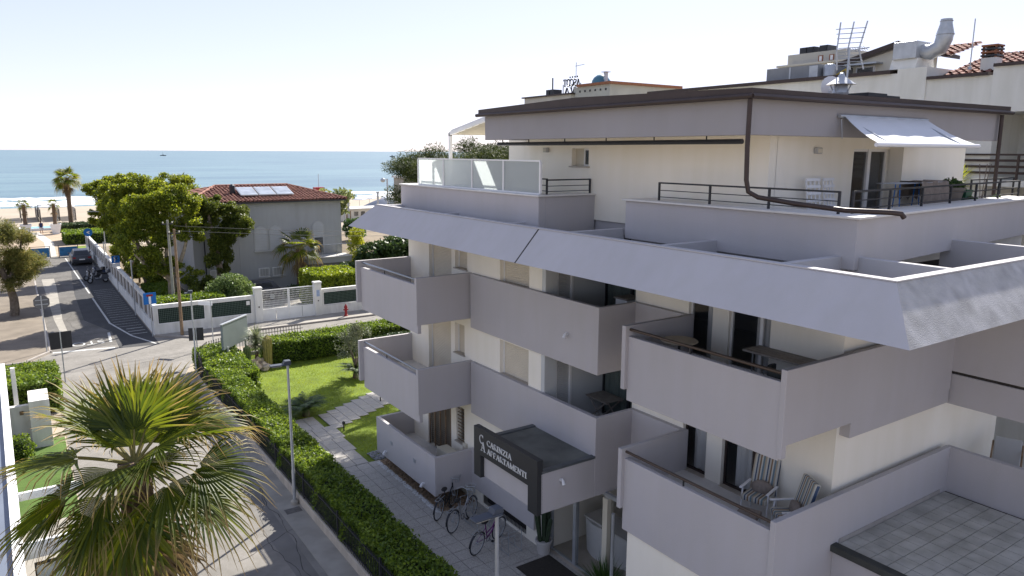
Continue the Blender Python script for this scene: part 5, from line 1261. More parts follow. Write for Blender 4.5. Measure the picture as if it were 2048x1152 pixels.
for x in (0.5, 0.62, 0.74, 0.86, 0.98):
    pass
ch = thing('metal_planter', 'black metal garden rack with curved bars on the lawn', 'rack', (0.55, 19.6, 0))
for i in range(6): MB().tube([(0.3 + i * .12, 19.5, 0), (0.3 + i * .12, 19.6, .6), (0.45 + i * .12, 19.7, .85), (0.75 + i * .1, 19.7, .8), (0.85 + i * .1, 19.6, .4)], 0.02, 5).build('bar', DARK, ch)
gw_ = thing('garden_pillar', 'cream rendered garden wall with a taller pillar behind the palm', 'wall', (-0.2, 33.9, 0)); box(-1.0, -0.2, 33.7, 33.95, 0, 1.45).build('wall_panel', WDIRTY, gw_, bevel=0.01); box(-0.22, 0.45, 32.6, 34.2, 0, 1.9).build('pillar', WDIRTY, gw_, bevel=0.01); box(-0.55, -0.42, 33.66, 33.7, 1.1, 1.25).build('plaque', WOOD, gw_)
ss = thing('shrub', 'round clipped shrub in front of the cream garden wall', 'shrub', (-0.65, 31.5, 0)); leaves('foliage', blob_points([(-0.65, 31.5, .5, .5, .6, .5)], 1800, .7), 0.05, HEDGE, ss); MB().tube([(0, 0, 0), (0, 0, .4)], 0.04, 5).build('stem', BARK, ss, world=False); MB().sphere((0, 0, .5), (.4, .5, .42), 10, 8).build('core', CORE, ss, world=False)
t = thing('sign_post', 'rear of a rectangular road sign beyond the garden hedge', 'road sign', (1.15, 43.6, 0)); MB().tube([(0, 0, 0), (0, 0, 2.6)], 0.03, 6).build('pole', STEEL, t, world=False); MB().obox((0.0, 0.04, 2.15), 0.95, 0.03, 0.85, rad(5)).build('panel', DARK, t, world=False)

# ================= VILLA ACROSS THE STREET =================
VL = thing('villa', 'grey two storey villa with red tiled hip roof and arched windows', 'house', (17, 64, 0))
def vpart(name, mb, m, parent=VL, bevel=0): return mb.build(name, m, parent, bevel=bevel)
def arch_poly(x0, x1, z0, z1):
    r = (x1 - x0) / 2; c = (x0 + x1) / 2
    return [(x0, z0), (x1, z0)] + [(c + r * math.cos(rad(a)), z1 - r + r * math.sin(rad(a))) for a in range(0, 181, 15)]
vpart('wall', box(11.2, 19.2, 60.0, 70, 0, 7.3), VILLA); vpart('wall', box(19.2, 23.15, 60.12, 70, 0, 7.28), VILLA); vpart('wall', box(14.6, 14.75, 59.96, 60.1, 0, 7.25), VILLA)
for x0, x1, z0, z1 in ((15.85, 16.75, 3.5, 5.35), (17.05, 17.95, 3.5, 5.35), (20.68, 21.52, 2.9, 5.55)):
    Y = 60.0 if x0 < 19 else 60.12
    wn = vpart('window', MB().prism(arch_poly(x0 - .09, x1 + .09, z0 - .02, z1 + .09), Y - 0.05, Y + 0.02, 'y'), mat('villa_trim', (0.42, 0.42, 0.41), 0.8, 0.04))
    MB().prism(arch_poly(x0, x1, z0, z1), Y - 0.065, Y - 0.03, 'y').build('shutter', mat('villa_shutter', (0.44, 0.45, 0.46), 0.6, 0.05), wn)
    for i in range(int((z1 - z0) / 0.22)): box(x0 + .03, x1 - .03, Y - 0.075, Y - 0.06, z0 + .05 + i * .22, z0 + .07 + i * .22).build('slat', MATS['villa_trim'], wn)
    if x0 > 19: box(x0 + .06, x1 - .06, Y - 0.085, Y - 0.07, 2.95, 4.25).build('pane', GLASS, wn)
    else: box(x0 - .15, x1 + .15, Y - .18, Y, z0 - .12, z0 - .02).build('sill', MATS['villa_trim'], wn)
for x0, x1, z0, z1 in ((16.0, 16.85, 1.35, 2.05), (17.1, 18.0, 1.35, 2.05), (12.3, 12.75, 1.2, 2.2)):
    wn = vpart('window', box(x0, x1, 59.95, 60.02, z0, z1), FRAME); box(x0 + .05, x1 - .05, 59.94, 59.955, z0 + .05, z1 - .05).build('pane', GLASS, wn)
    for i in range(4): box(x0 + .08 + i * (x1 - x0 - .16) / 3.3, x0 + .1 + i * (x1 - x0 - .16) / 3.3, 59.9, 59.92, z0, z1).build('bar', FRAME, wn)
    box(x0 - .1, x1 + .1, 59.85, 60, z0 - .12, z0 - .02).build('sill', MATS['villa_trim'], wn)
vpart('balcony', box(19.6, 23.4, 58.6, 60.1, 2.25, 2.7), MATS['villa_trim']); vpart('balcony', box(19.4, 23.45, 58.5, 60.15, 2.7, 2.78), COPE)
vr = vpart('balcony_glass', box(19.6, 23.4, 58.62, 58.64, 2.8, 3.75), GLASS2); MB().tube([(19.55, 58.63, 3.78), (23.42, 58.63, 3.78)], 0.025, 6).build('rail', STEEL, vr)
for x in (19.6, 20.85, 22.1, 23.4): MB().tube([(x, 58.63, 2.78), (x, 58.63, 3.78)], 0.02, 6).build('post', STEEL, vr)
vpart('garage', box(19.7, 23.2, 58.7, 60.05, 0, 2.26), mat('villa_plinth', (0.2, 0.19, 0.18), 0.9, 0.1, 2)); vpart('downpipe', MB().tube([(12.0, 59.92, 0), (12.0, 59.92, 7.2)], 0.05, 6), DARK)
vpart('eave', MB().box(10.85, 23.5, 59.6, 70.4, 7.3, 7.42), DARK)
def tile_slope(P0, U, V_, L, H, ulo, uhi, pitch=0.3, row=0.42):
    """rows of half round tiles: P0 eave corner, U along eave, V_ up slope; ulo/uhi give the u range at height v"""
    P0, U, V_ = np.array(P0, float), np.array(U, float), np.array(V_, float); N = np.cross(U, V_); N = N / np.linalg.norm(N); N = N if N[2] > 0 else -N
    Vv, F = [], []; nr = int(H / row)
    for r in range(nr):
        v0, v1 = r * row, (r + 1.08) * row
        u = math.floor(ulo(v0) / pitch) * pitch
        while u < uhi(v0):
            if u >= ulo(v0) - .05 and u + pitch <= uhi((v0 + v1) / 2) + .2:
                b = len(Vv); j_ = NR.normal() * .008
                for (v, lift) in ((v0, .045), (v1, .0)):
                    for (du, h) in ((0, 0), (.12, .6), (.35, 1), (.58, .6), (.7, 0), (1, -.15)):
                        Vv.append(P0 + U * (u + du * pitch) + V_ * v + N * (.02 + h * .09 + lift + j_))
                for k in range(5): F.append((b + k, b + k + 1, b + 7 + k, b + 6 + k))
            u += pitch
    return np.array(Vv), np.array(F)
ez, rz_ = 7.42, 8.42
RX0, RX1, XA, XB = 10.85, 23.5, 14.1, 20.2
sl_ = math.hypot(5.4, rz_ - ez); vdir = (0, 5.4 / sl_, (rz_ - ez) / sl_)
V1, F1 = tile_slope((RX0, 59.6, ez), (1, 0, 0), vdir, RX1 - RX0, sl_, lambda v: v / sl_ * (XA - RX0), lambda v: RX1 - RX0 - v / sl_ * (RX1 - XB))
core = MB().add([(RX0, 59.6, ez), (RX1, 59.6, ez), (RX1, 70.4, ez), (RX0, 70.4, ez), (XA, 65, rz_), (XB, 65, rz_)], [(0, 1, 5, 4), (1, 2, 5), (2, 3, 4, 5), (3, 0, 4), (0, 3, 2, 1)])
rf = vpart('roof', core, TERRA)
o = npmesh('roof_tiles', V1, F1, TERRA, rf); o['kind'] = 'stuff'
sr = math.hypot(XA - RX0, rz_ - ez); V2, F2 = tile_slope((RX0, 59.6, ez), (0, 1, 0), ((XA - RX0) / sr, 0, (rz_ - ez) / sr), 10.8, sr, lambda v: v / sr * 5.4, lambda v: 10.8 - v / sr * 5.4)
o = npmesh('roof_tiles', V2, F2, TERRA, rf); o['kind'] = 'stuff'
MB().tube([(XA, 65, rz_ + .06), (XB, 65, rz_ + .06)], .13, 8).tube([(XB, 65, rz_ + .06), (RX1, 59.6, ez + .08)], .12, 8).tube([(XA, 65, rz_ + .06), (RX0, 59.6, ez + .08)], .12, 8).build('ridge_tiles', TERRA, rf)
SOLAR = mat('solar_glass', (0.30, 0.33, 0.37), 0.12, 0.25, 1.6, spec=0.8)
for i in range(3):
    t = thing('solar_panel', 'flat solar water panel mounted on the red villa roof', 'solar panel', (15.9 + i * 1.45, 61.9, 7.98), 0, 'solar panels on the villa roof')
    MB().obox((0, 0, 0.16), 1.36, 2.0, 0.07, 0, rad(16)).build('frame', STEEL, t, world=False); MB().obox((0, -0.01, 0.2), 1.26, 1.9, 0.03, 0, rad(16)).build('glass', SOLAR, t, world=False)
    for s in (-.5, .5): MB().tube([(s, -.8, -.1), (s, .8, .32)], .03, 5).build('bracket', DARK, t, world=False)
tag(MB().tube([(14.9, 62.3, 7.9), (14.9, 62.3, 8.5)], .22, 8).sphere((14.9, 62.3, 8.5), .24, 8, 6).build('roof_vent', DARK), 'short dark vent pipe beside the solar panels', 'vent')

# villa boundary walls
VW = thing('boundary_wall', 'white boundary wall with dark mesh panels along the cross street', 'wall', (13, 49.3, 0))
def mesh_panel(x0, x1, Y, z0, z1, par, nx=26, nz=8):
    p = box(x0, x1, Y + .04, Y + .06, z0, z1).build('mesh_panel', mat('panel_dark', (0.02, 0.03, 0.026), 0.9, 0.2, 4), par)
    MB().box(x0, x1, Y - .02, Y + .04, z0 - .04, z0).box(x0, x1, Y - .02, Y + .04, z1, z1 + .04).box(x0 - .04, x0, Y - .02, Y + .04, z0 - .04, z1 + .04).box(x1, x1 + .04, Y - .02, Y + .04, z0 - .04, z1 + .04).build('frame', FRAME, p)
    g = MB()
    for i in range(1, nx): g.box(x0 + (x1 - x0) * i / nx - .008, x0 + (x1 - x0) * i / nx + .008, Y, Y + .01, z0, z1)
    for i in range(1, nz): g.box(x0, x1, Y - .006, Y + .0, z0 + (z1 - z0) * i / nz - .008, z0 + (z1 - z0) * i / nz + .008)
    g.build('mesh', mat('mesh_green', (0.10, 0.15, 0.12), 0.6, 0.1), p)
box(6.6, 12.75, 49.25, 49.55, 0, .72).build('base_wall', WDIRTY, VW); box(6.6, 12.75, 49.28, 49.52, 1.74, 1.95).build('top_wall', WDIRTY, VW, bevel=.02)
for x0, x1 in ((6.6, 6.82), (9.62, 9.95), (12.55, 12.75)): box(x0, x1, 49.265, 49.535, .71, 1.75).build('pier', WDIRTY, VW)
mesh_panel(6.87, 9.58, 49.3, .76, 1.7, VW); mesh_panel(9.99, 12.51, 49.3, .76, 1.7, VW)
tag(box(12.2, 12.42, 49.2, 49.23, 1.35, 1.62).box(12.22, 12.40, 49.192, 49.2, 1.38, 1.59).build('notice_plate', FRAME), 'small white notice fixed to the wire mesh beside the gate pillar', 'notice')
for x, lab in ((12.98, 'white gate pillar at the villa drive beside the round bush'), (17.05, 'white gate pillar with a small blue plaque by the hydrant')):
    t = thing('gate_pillar', lab, 'pillar', (x, 49.3, 0)); box(-.24, .24, -.2, .24, 0, 2.35).build('shaft', WDIRTY, t, world=False, bevel=.02); box(-.28, .28, -.24, .28, 2.35, 2.47).build('cap', WDIRTY, t, world=False, bevel=.03)
    if x > 15: box(-.12, .1, -.215, -.2, 1.45, 1.9).build('plaque', mat('plaque_blue', (.3, .38, .55), .5, .2, 12), t, world=False); box(-.05, .03, -.22, -.2, 1.1, 1.18).build('bell', DARK, t, world=False)
    else: box(-.04, .04, -.215, -.2, 1.1, 1.2).build('bell', DARK, t, world=False)
GT = thing('driveway_gate', 'white sliding driveway gate of wire mesh over solid panels', 'gate', (15, 49.35, 0))
gf = MB()
for x in (13.24, 14.98, 15.06, 16.78): gf.box(x, x + .06, 49.33, 49.39, .06, 2.2)
for z in (.06, .85, 2.15): gf.box(13.24, 16.84, 49.332, 49.388, z, z + .06)
gf.build('frame', WPAINT, GT)
gm = MB()
for i in range(40): gm.box(13.3 + i * .088, 13.312 + i * .088, 49.35, 49.36, .9, 2.15)
for i in range(8): gm.box(13.3, 16.8, 49.362, 49.37, .98 + i * .15, .995 + i * .15)
gm.build('mesh', WPAINT, GT)['kind'] = 'stuff'
for x0, x1 in ((13.3, 14.15), (14.18, 14.98), (15.12, 15.95), (15.98, 16.78)): box(x0, x1, 49.345, 49.365, .12, .85).build('panel', WPAINT, GT)
VR = thing('boundary_wall', 'white boundary wall with mesh panel behind the red hydrant', 'wall', (20, 49.3, 0))
box(17.3, 30, 49.25, 49.55, 0, .72).build('base_wall', WDIRTY, VR); box(17.3, 30, 49.28, 49.52, 1.7, 1.9).build('top_wall', WDIRTY, VR)
for x0, x1 in ((17.29, 17.45), (20.1, 20.5), (23.2, 23.6)): box(x0, x1, 49.265, 49.535, .71, 1.71).build('pier', WDIRTY, VR)
mesh_panel(17.5, 20.05, 49.3, .78, 1.64, VR)
mesh_panel(20.55, 23.15, 49.3, .78, 1.64, VR)
VS = thing('boundary_wall', 'long white boundary wall with brown infill panels beside the parking bays', 'wall', (6.6, 70, 0))
box(6.6, 6.9, 49.56, 97, 0, .72).build('base_wall', WDIRTY, VS); box(6.63, 6.87, 49.56, 97, 1.72, 1.93).build('top_wall', WDIRTY, VS)
pm = box(-.09, .09, -.9, .9, 0, 1.02); p0 = None
for i in range(23):
    y = 50.7 + i * 2.05
    box(6.615, 6.885, y + .9, y + 1.15, .71, 1.73).build('pier', WDIRTY, VS)
    o = box(6.7, 6.78, y - .9, y + .9, .72, 1.73).build('infill_panel', mat('panel_brown', (0.17, 0.15, 0.13), 0.8, 0.15, 3), VS)
# hydrant
t = thing('fire_hydrant', 'red fire hydrant on the pavement in front of the white wall', 'hydrant', (18.55, 47.9, .1))
MB().lathe([(.14, 0), (.14, .06), (.09, .08), (.09, .55), (.12, .57), (.12, .62), (.1, .7), (.05, .78), (.03, .84)], n=12).build('body', RED, t, world=False, smooth=True)
MB().tube([(-.17, 0, .45), (.17, 0, .45)], .05, 8).tube([(0, -.16, .45), (0, 0, .45)], .05, 8).build('outlets', RED, t, world=False)
# villa garden planting
ROUND = leafmat('leaf_round_bush', (0.06, 0.11, 0.03), (0.20, 0.27, 0.09), 0.3)
tree('round_bush', 'large round bush behind the white wall next to the driveway gate', (11.9, 51.9, 0), [[(0, 0, 0, .12), (0, 0, 1.2, .08)], [(0, 0, .6, .06), (.5, .2, 1.8, .03)], [(0, 0, .6, .06), (-.6, -.2, 1.8, .03)]], [(0, 0, 1.7, 1.5, 1.4, 1.3), (.6, 0, 1.5, 1.2, 1.2, 1.2), (-.7, .1, 1.6, 1.1, 1.1, 1.2), (0, 0, 2.5, 1.0, 1.0, .7), (1.2, .1, 1.2, .6, .7, .8)], 24000, .065, ROUND, cat='bush', gap=.12, gs=2)
hedge('big bright clipped hedge behind the gate pillar and hydrant', [(17.5, 21.0, 50.6, 54.5)], 0.1, 2.6, 17000, .09, leafmat('leaf_hedge_bright', (0.11, 0.17, 0.01), (0.27, 0.33, 0.04), 0.4))
hedge('low ground hedge inside the corner of the villa wall', [(7.0, 11.0, 49.8, 51.6)], 0.05, 2.05, 7000, .09, leafmat('leaf_ivy', (0.07, 0.13, 0.01), (0.17, 0.24, 0.03), 0.35))
hedge('low clipped hedge between the garden trees', [(7.6, 9.6, 55.5, 62)], 0.05, 1.3, 6000, .09, MATS['leaf_ivy'])
PLN = leafmat('leaf_plane', (0.06, 0.10, 0.012), (0.27, 0.31, 0.035), 0.5)
PLD = leafmat('leaf_plane_dark', (0.035, 0.06, 0.01), (0.15, 0.18, 0.03), 0.45)
tree('plane_tree', 'spreading plane tree with pale branching trunk inside the villa wall', (8.9, 56.5, 0), [[(0, 0, 0, .32), (0, 0, 2.2, .26), (-.3, 0, 3.4, .22), (-1.2, .3, 5.0, .12), (-2.0, .4, 6.6, .05)], [(0, 0, 2.2, .2), (.7, -.2, 3.6, .15), (1.3, -.3, 5.5, .08), (1.2, -.2, 7.0, .04)], [(-.3, 0, 3.4, .15), (.1, .6, 5, .1), (.2, 1, 7, .04)], [(0, 0, 2.4, .14), (-1.4, -.6, 3.3, .09), (-2.3, -.8, 4.4, .05)]],
     [(-2.1, .2, 6.4, 1.3, 1.4, 1.1), (-.7, .3, 7.0, 1.4, 1.4, 1.1), (1.0, -.2, 6.9, 1.3, 1.3, 1.1), (-2.5, -.3, 5.3, 1.1, 1.3, 1.0), (.2, .3, 5.5, 1.4, 1.3, .9), (-1.1, -.6, 4.3, 1.0, 1.1, .8), (1.5, -.3, 5.4, .9, 1.0, .8), (-.2, -.6, 3.4, 1.0, .9, .6), (1.3, -.4, 2.6, .9, .9, .6), (-1.5, -.7, 3.3, .7, .9, .5), (-.2, .2, 8.1, 1.5, 1.4, 1.0), (-1.6, .2, 7.7, 1.3, 1.3, 1.0), (1.4, 0, 8.0, 1.0, 1, .8)], 72000, .075, PLN, gap=.12, gs=1.6, rag=12, shell=.1, bark=mat('bark_plane', (0.30, 0.25, 0.18), 0.9, 0.3, 5))
tree('ivy_clad_tree', 'dark ivy clad tree standing in front of the villa wall', (12.5, 57.6, 0), [[(0, 0, 0, .28), (.0, 0, 2.4, .24), (-.1, 0, 4.4, .2), (-.5, .2, 6.8, .08)], [(-.1, 0, 3.4, .16), (.9, 0, 5.0, .12), (1.5, .1, 6.6, .05)]],
     [(.1, 0, 3.6, 1.0, .9, 1.2), (.3, 0, 4.8, 1.2, 1.0, 1.1), (-.7, .1, 6.4, 1.3, 1.1, 1.3), (-1.1, .1, 7.7, .8, .8, .8), (1.3, 0, 5.9, 1.4, 1.1, 1.3), (1.2, 0, 7.0, .8, .8, .6), (.2, 0, 2.6, .6, .6, .6), (-.3, 0, 7.4, 1.0, .9, .8)], 66000, .075, PLD, gap=.05, gs=1.6, shell=.15, rag=12)
for k, (x, y, sc_, lab) in enumerate(((8.6, 66, 1.12, 'leafy plane tree behind the spreading one along the villa wall'), (8.8, 76, 1.12, 'leafy plane tree halfway down the villa wall'), (8.6, 87, 1.05, 'leafy plane tree at the far end of the villa wall'), (13.5, 80, 1.1, 'tall leafy tree behind the villa'))):
    tree('plane_tree', lab, (x, y, 0), [[(0, 0, 0, .3), (0, 0, 2.4, .24), (-.6, 0, 4.5, .12), (-1, 0, 6.5, .05)], [(0, 0, 2.4, .16), (.8, .2, 4.6, .1), (1, .2, 6.8, .04)]],
         [(-1.0 + .3 * k % 1, 0, 6.0 * sc_, 1.6, 1.7, 1.3), (.9, .2, 6.6 * sc_, 1.5, 1.5, 1.3), (0, -.3, 4.9 * sc_, 1.7, 1.6, 1.0), (-1.5, 0, 4.2 * sc_, 1.0, 1.2, .8), (.2, 0, 7.6 * sc_, 1.4, 1.4, .9), (-1.2, .2, 7.2 * sc_, 1.2, 1.3, .8)], 34000, .095, PLN, gap=.1, gs=1.4, shell=.1, rag=12)
for k, (x, y, h_, lab) in enumerate(((8.9, 63.5, 1.4, 'leafy shrub rising over the villa wall behind the parking sign'), (8.6, 70.5, 1.5, 'leafy shrub rising over the villa wall beside the scooters'), (8.6, 79.5, 1.6, 'leafy shrub rising over the villa wall beside the parked car'), (10.4, 55.2, 1.3, 'leafy shrub under the spreading plane tree'))):
    tree('garden_shrub', lab, (x, y, 0), [[(0, 0, 0, .1), (0, 0, h_, .05)], [(0, 0, .4, .06), (.5, .4, h_ * 1.3, .03)]], [(0, 0, h_, .9, 1.5, 1.3), (.5, .6, h_ * 1.3, .9, 1.2, .9), (-.1, -.9, h_ * .9, .8, 1.1, .9)], 9000, .09, PLD if k % 2 else PLN, cat='shrub', gap=.1, gs=1.6, shell=.2, rag=8)
def small_fan(loc, h, label, R=1.0, n=18, group=None, dead=4, tr=.2):
    fl = [(2 * pi * i / n * 2.618, rad(70 - 105 * (i / n) + RND.uniform(-8, 8)), R * RND.uniform(.7, .95), R * RND.uniform(.9, 1.05), .3 + .4 * i / n, .2 + .3 * i / n) for i in range(n)]
    return fan_palm(loc, h, label, fl, dead, R * .9, group, False, tr)
small_fan((18.6, 57.6, 0), 3.7, 'young fan palm in front of the villa balcony', 1.25, 20, None, 3, .28)
sh = thing('shrub', 'dark low shrub at the foot of the young palm', 'shrub', (18.4, 56.8, 0)); leaves('foliage', blob_points([(18.0, 56.8, .5, 1.1, .7, .5), (19.3, 56.8, .5, .9, .7, .5)], 2500, .5), .09, GREENP, sh); MB().tube([(0, 0, 0), (0, 0, .4)], .05, 5).build('stem', BARK, sh, world=False)
small_fan((6.9, 124, -.1), 7.4, 'tall fan palm near the beach rising above the sea', 1.3, 34, None, 10, .3)
small_fan((17.2, 118, -.1), 6.2, 'fan palm crown showing above the garden trees', 1.05, 22, None, 4, .35)
small_fan((20.6, 116, -.1), 6.7, 'fan palm with drooping crown above the garden trees', 1.3, 24, None, 8, .35)
# parked car in the yard: only its tail shows beside the bush
BMB = leafmat('leaf_bamboo', (0.20, 0.25, 0.02), (0.38, 0.40, 0.05), 0.45)
tree('bamboo_clump', 'bright yellow green bamboo clump at the corner of the villa', (24.0, 59.0, 0), [[(0, 0, 0, .08), (.1, 0, 4, .04)], [(.3, .2, 0, .06), (.4, .3, 4, .03)]], [(-.2, 0, 1.6, .9, .9, 1.5), (0, 0, 3.2, .8, .9, 1.3), (.2, .2, 4.4, .7, .8, .7)], 5000, .13, BMB, cat='bamboo', gap=.2, gs=1.5, asp=.25)
LAUR = leafmat('leaf_laurel', (0.018, 0.04, 0.012), (0.06, 0.10, 0.03), 0.25)
for k, (x, y, z, s_, lab) in enumerate(((24.6, 54.6, 0, .95, 'dark dense laurel tree beyond the roof fascia'), (27.8, 55, 0, 1.05, 'dark laurel tree behind the upper balcony with the steel handrail'), (22.6, 54.5, 0, .62, 'dark shrubby laurel beside the bamboo'))):
    tree('laurel_tree', lab, (x, y, z), [[(0, 0, 0, .2), (0, 0, 2.5 * s_, .12)]], [(0, 0, 2.2 * s_, 2.2 * s_, 1.8, 2 * s_), (.8, 0, 3.6 * s_, 1.7 * s_, 1.5, 1.4 * s_), (-1, 0, 3.3 * s_, 1.5 * s_, 1.4, 1.3 * s_)], 6500, .16, LAUR, gap=.1, shell=.55)
# loose tree behind villa to the right (above the roof)
tree('garden_tree', 'pale green loose tree behind the balcony end of the villa roof', (31.4, 84, 0), [[(0, 0, 0, .3), (0, 0, 4, .2), (.6, 0, 6.5, .08)], [(0, 0, 4, .15), (-1, 0, 6.3, .06)]], [(-.8, 0, 5.8, 1.8, 1.5, 1.2), (1.2, 0, 5.9, 1.6, 1.5, 1.1), (.2, 0, 4.6, 1.6, 1.4, .9)], 2600, .2, leafmat('leaf_pale', (0.12, 0.16, 0.06), (0.26, 0.29, 0.12), 0.35), gap=.4)
# umbrella pine behind the roof terrace
PINE = leafmat('leaf_pine', (0.022, 0.04, 0.012), (0.09, 0.11, 0.03), 0.2, 0.7)
pb = []
for _i in range(64):
    a = RND.uniform(0, 2 * pi); d = math.sqrt(RND.random()) * 5.2
    pb.append((d * math.cos(a), d * math.sin(a), 11.1 - (d / 5.2) ** 2 * 1.0 + (-.9 if _i % 3 == 0 else 0) + RND.uniform(-.3, .5), RND.uniform(.8, 1.3), RND.uniform(.8, 1.2), RND.uniform(.5, .8)))
tree('umbrella_pine', 'broad dark umbrella pine rising behind the roof terrace screen', (21.9, 34.5, 0), [[(0, 0, 0, .4), (.2, 0, 5, .32), (.1, 0, 8.2, .25), (-1.2, .4, 9.8, .12)], [(.1, 0, 7.6, .2), (2.2, .4, 9.6, .1)], [(.1, 0, 8, .18), (-3, -.6, 9.2, .08)], [(.1, 0, 8, .18), (.8, -2.4, 9.5, .08)]], pb, 110000, .12, PINE, asp=.13, gap=.03, gs=1.4, shell=.3, up=.6)
# tamarisk on the left pavement
TAM = leafmat('leaf_tamarisk', (0.09, 0.12, 0.025), (0.26, 0.23, 0.075), 0.4, 0.7)
tree('tamarisk_tree', 'feathery olive brown tamarisk on the dusty pavement behind the stop sign', (-.6, 60.3, .1), [[(0, 0, 0, .3), (.1, 0, 1.2, .26), (-.2, 0, 2.6, .2), (-.9, 0, 5, .1)], [(-.2, 0, 2.2, .16), (.7, 0, 4, .09), (1, 0, 5.6, .04)]],
     [(0, 0, 3.7, 1.9, 1.8, 1.2), (-.8, 0, 5.4, 1.7, 1.8, 1.3), (.6, 0, 5.2, 1.3, 1.4, 1.2), (-1.4, 0, 6.8, 1.3, 1.4, 1.1), (-2.6, 0, 4.4, 1.6, 1.6, 1.5), (1.0, 0, 3.4, 1.3, 1.3, .9), (.2, 0, 2.9, 1.6, 1.5, .8), (-1.8, 0, 3.2, 1.6, 1.5, 1.0)], 70000, .12, TAM, asp=.14, gap=.08, gs=1.3, shell=.05, up=.5, rag=14)
tree('tamarisk_tree', 'dense green tamarisk near the blue street barriers', (-2.5, 84, .1), [[(0, 0, 0, .3), (0, 0, 3, .2), (-.5, 0, 5, .08)]], [(0, 0, 4.2, 2, 2, 1.4), (-.8, 0, 6, 1.9, 1.8, 1.3), (-2, 0, 5, 2, 2, 1.6)], 9000, .16, leafmat('leaf_tamarisk_green', (0.06, 0.09, 0.03), (0.15, 0.17, 0.06), .3), asp=.2, gap=.2)
for y in (58.2, 54.2): tag(MB().box(-2.1, -1.95, y - .07, y + .07, .1, 1.75).obox((-2.02, y, 1.8), .17, .17, .1).build('wooden_post', GREENM if y < 56 else WOOD), 'green painted wooden post on the dusty pavement' if y < 56 else 'weathered wooden post beside the tamarisk trunk', 'post')

# ================= STREET SIGNS, POLES =================
t = thing('dead_end_sign', 'blue dead end road sign at the corner of the white wall', 'road sign', (6.45, 49.1, .05)); MB().tube([(0, 0, 0), (0, 0, 2.75)], .03, 8).build('pole', STEEL, t, world=False)
pn = MB().obox((0, -.04, 2.4), .72, .02, .72, rad(4)).build('panel', BLUE, t, world=False, bevel=.02)
MB().obox((0, -.055, 2.3), .13, .012, .46, rad(4)).build('white_bar', WPAINT, pn, world=False); MB().obox((0, -.057, 2.59), .36, .012, .12, rad(4)).build('red_bar', RED, pn, world=False)
t = thing('parking_sign', 'blue parking sign on a pole along the villa wall', 'road sign', (6.5, 66.5, .05)); MB().tube([(0, 0, 0), (0, 0, 3.0)], .03, 8).build('pole', STEEL, t, world=False)
pn = MB().obox((0, -.04, 2.68), .6, .02, .6).build('panel', BLUE, t, world=False); MB().obox((0, -.04, 2.22), .6, .02, .28).build('plate', WPAINT, t, world=False)
pl_ = MB()
for pts, wd in GL['P'][1][:4]: stroke(pl_, [(a * .4 - .15, b * .4 + 2.48) for a, b in pts], .07, -.06, -.052)
pl_.build('letter', WPAINT, pn, world=False)
t = thing('round_blue_sign', 'round blue sign on a pole by the parked car', 'road sign', (6.3, 88, .05)); MB().tube([(0, 0, 0), (0, 0, 3.1)], .035, 8).build('pole', DARK, t, world=False); MB().tube([(0, -.05, 2.9), (0, -.03, 2.9)], .42, 20).build('panel', BLUE, t, world=False); MB().obox((0, -.058, 2.85), .3, .01, .1, 0, 0, .5).obox((0.05, -.06, 2.98), .2, .01, .07, 0, 0, -.3).build('symbol', WPAINT, t, world=False)
t = thing('stop_sign', 'rear of a grey octagonal stop sign at the dusty pavement kerb', 'road sign', (.85, 48.3, .12)); MB().tube([(0, 0, 0), (0, 0, 3.2)], .035, 8).build('pole', STEEL, t, world=False)
MB().prism([(.42 * math.cos(rad(22.5 + 45 * i)), 2.85 + .42 * math.sin(rad(22.5 + 45 * i))) for i in range(8)], .03, .05, 'y').build('panel', mat('sign_back', (.13, .13, .13), .5, .1), t, world=False); box(-.3, .3, .0, .03, 2.95, 2.99).build('bracket', STEEL, t, world=False); box(-.3, .3, .0, .03, 2.7, 2.74).build('bracket', STEEL, t, world=False)
bpy.data.objects['sign_post'].location = (1.35, 41.6, 0)
t = thing('street_name_sign', 'white street name plate on a post at the corner railings', 'road sign', (9.1, 44.9, 0)); MB().tube([(0, 0, 0), (0, 0, 2.75)], .03, 8).build('pole', STEEL, t, world=False); MB().obox((-.25, .25, 2.55), .9, .03, .22, rad(-45)).build('plate', WPAINT, t, world=False)
t = thing('road_sign', 'rear of a dark square sign beside the corner street lamp', 'road sign', (7.55, 41.4, 0)); MB().tube([(0, 0, 0), (0, 0, 2.0)], .03, 8).build('pole', STEEL, t, world=False); MB().obox((0, .04, 1.65), .75, .03, .7, rad(-20)).build('panel', DARK, t, world=False)
def pole(loc, h, r, m, label):
    t = thing('utility_pole', label, 'pole', loc); MB().tube([(0, 0, 0), (0, 0, h)], [r, r * .7], 8).build('shaft', m, t, world=False, smooth=True); box(-.35, .35, -.03, .03, h - .3, h - .22).build('crossarm', DARK, t, world=False)
    for s in (-.28, .28): MB().lathe([(.03, 0), (.05, .06), (.02, .12)], (s, 0, h - .22), 8).build('insulator', CREAM, t, world=False)
pole((8.0, 48.3, .1), 6.6, .1, WOOD, 'dark brown wooden utility pole in front of the white wall')
pole((8.35, 52.6, 0), 6.9, .1, mat('pole_grey', (.26, .26, .22), .8, .1), 'pale grey utility pole just inside the villa wall')
for (x, y, h, lab) in ((6.45, 56.5, 3.9, 'thin grey steel post standing against the side wall nearest the corner'), (6.4, 74, 3.4, 'thin grey steel post standing against the side wall halfway down')):
    t = thing('steel_post', lab, 'post', (x, y, 0)); MB().tube([(0, 0, 0), (0, 0, h)], .045, 8).build('shaft', STEEL, t, world=False); MB().tube([(0, 0, h - .2), (.12, 0, h - .05)], .03, 6).build('bracket', STEEL, t, world=False)
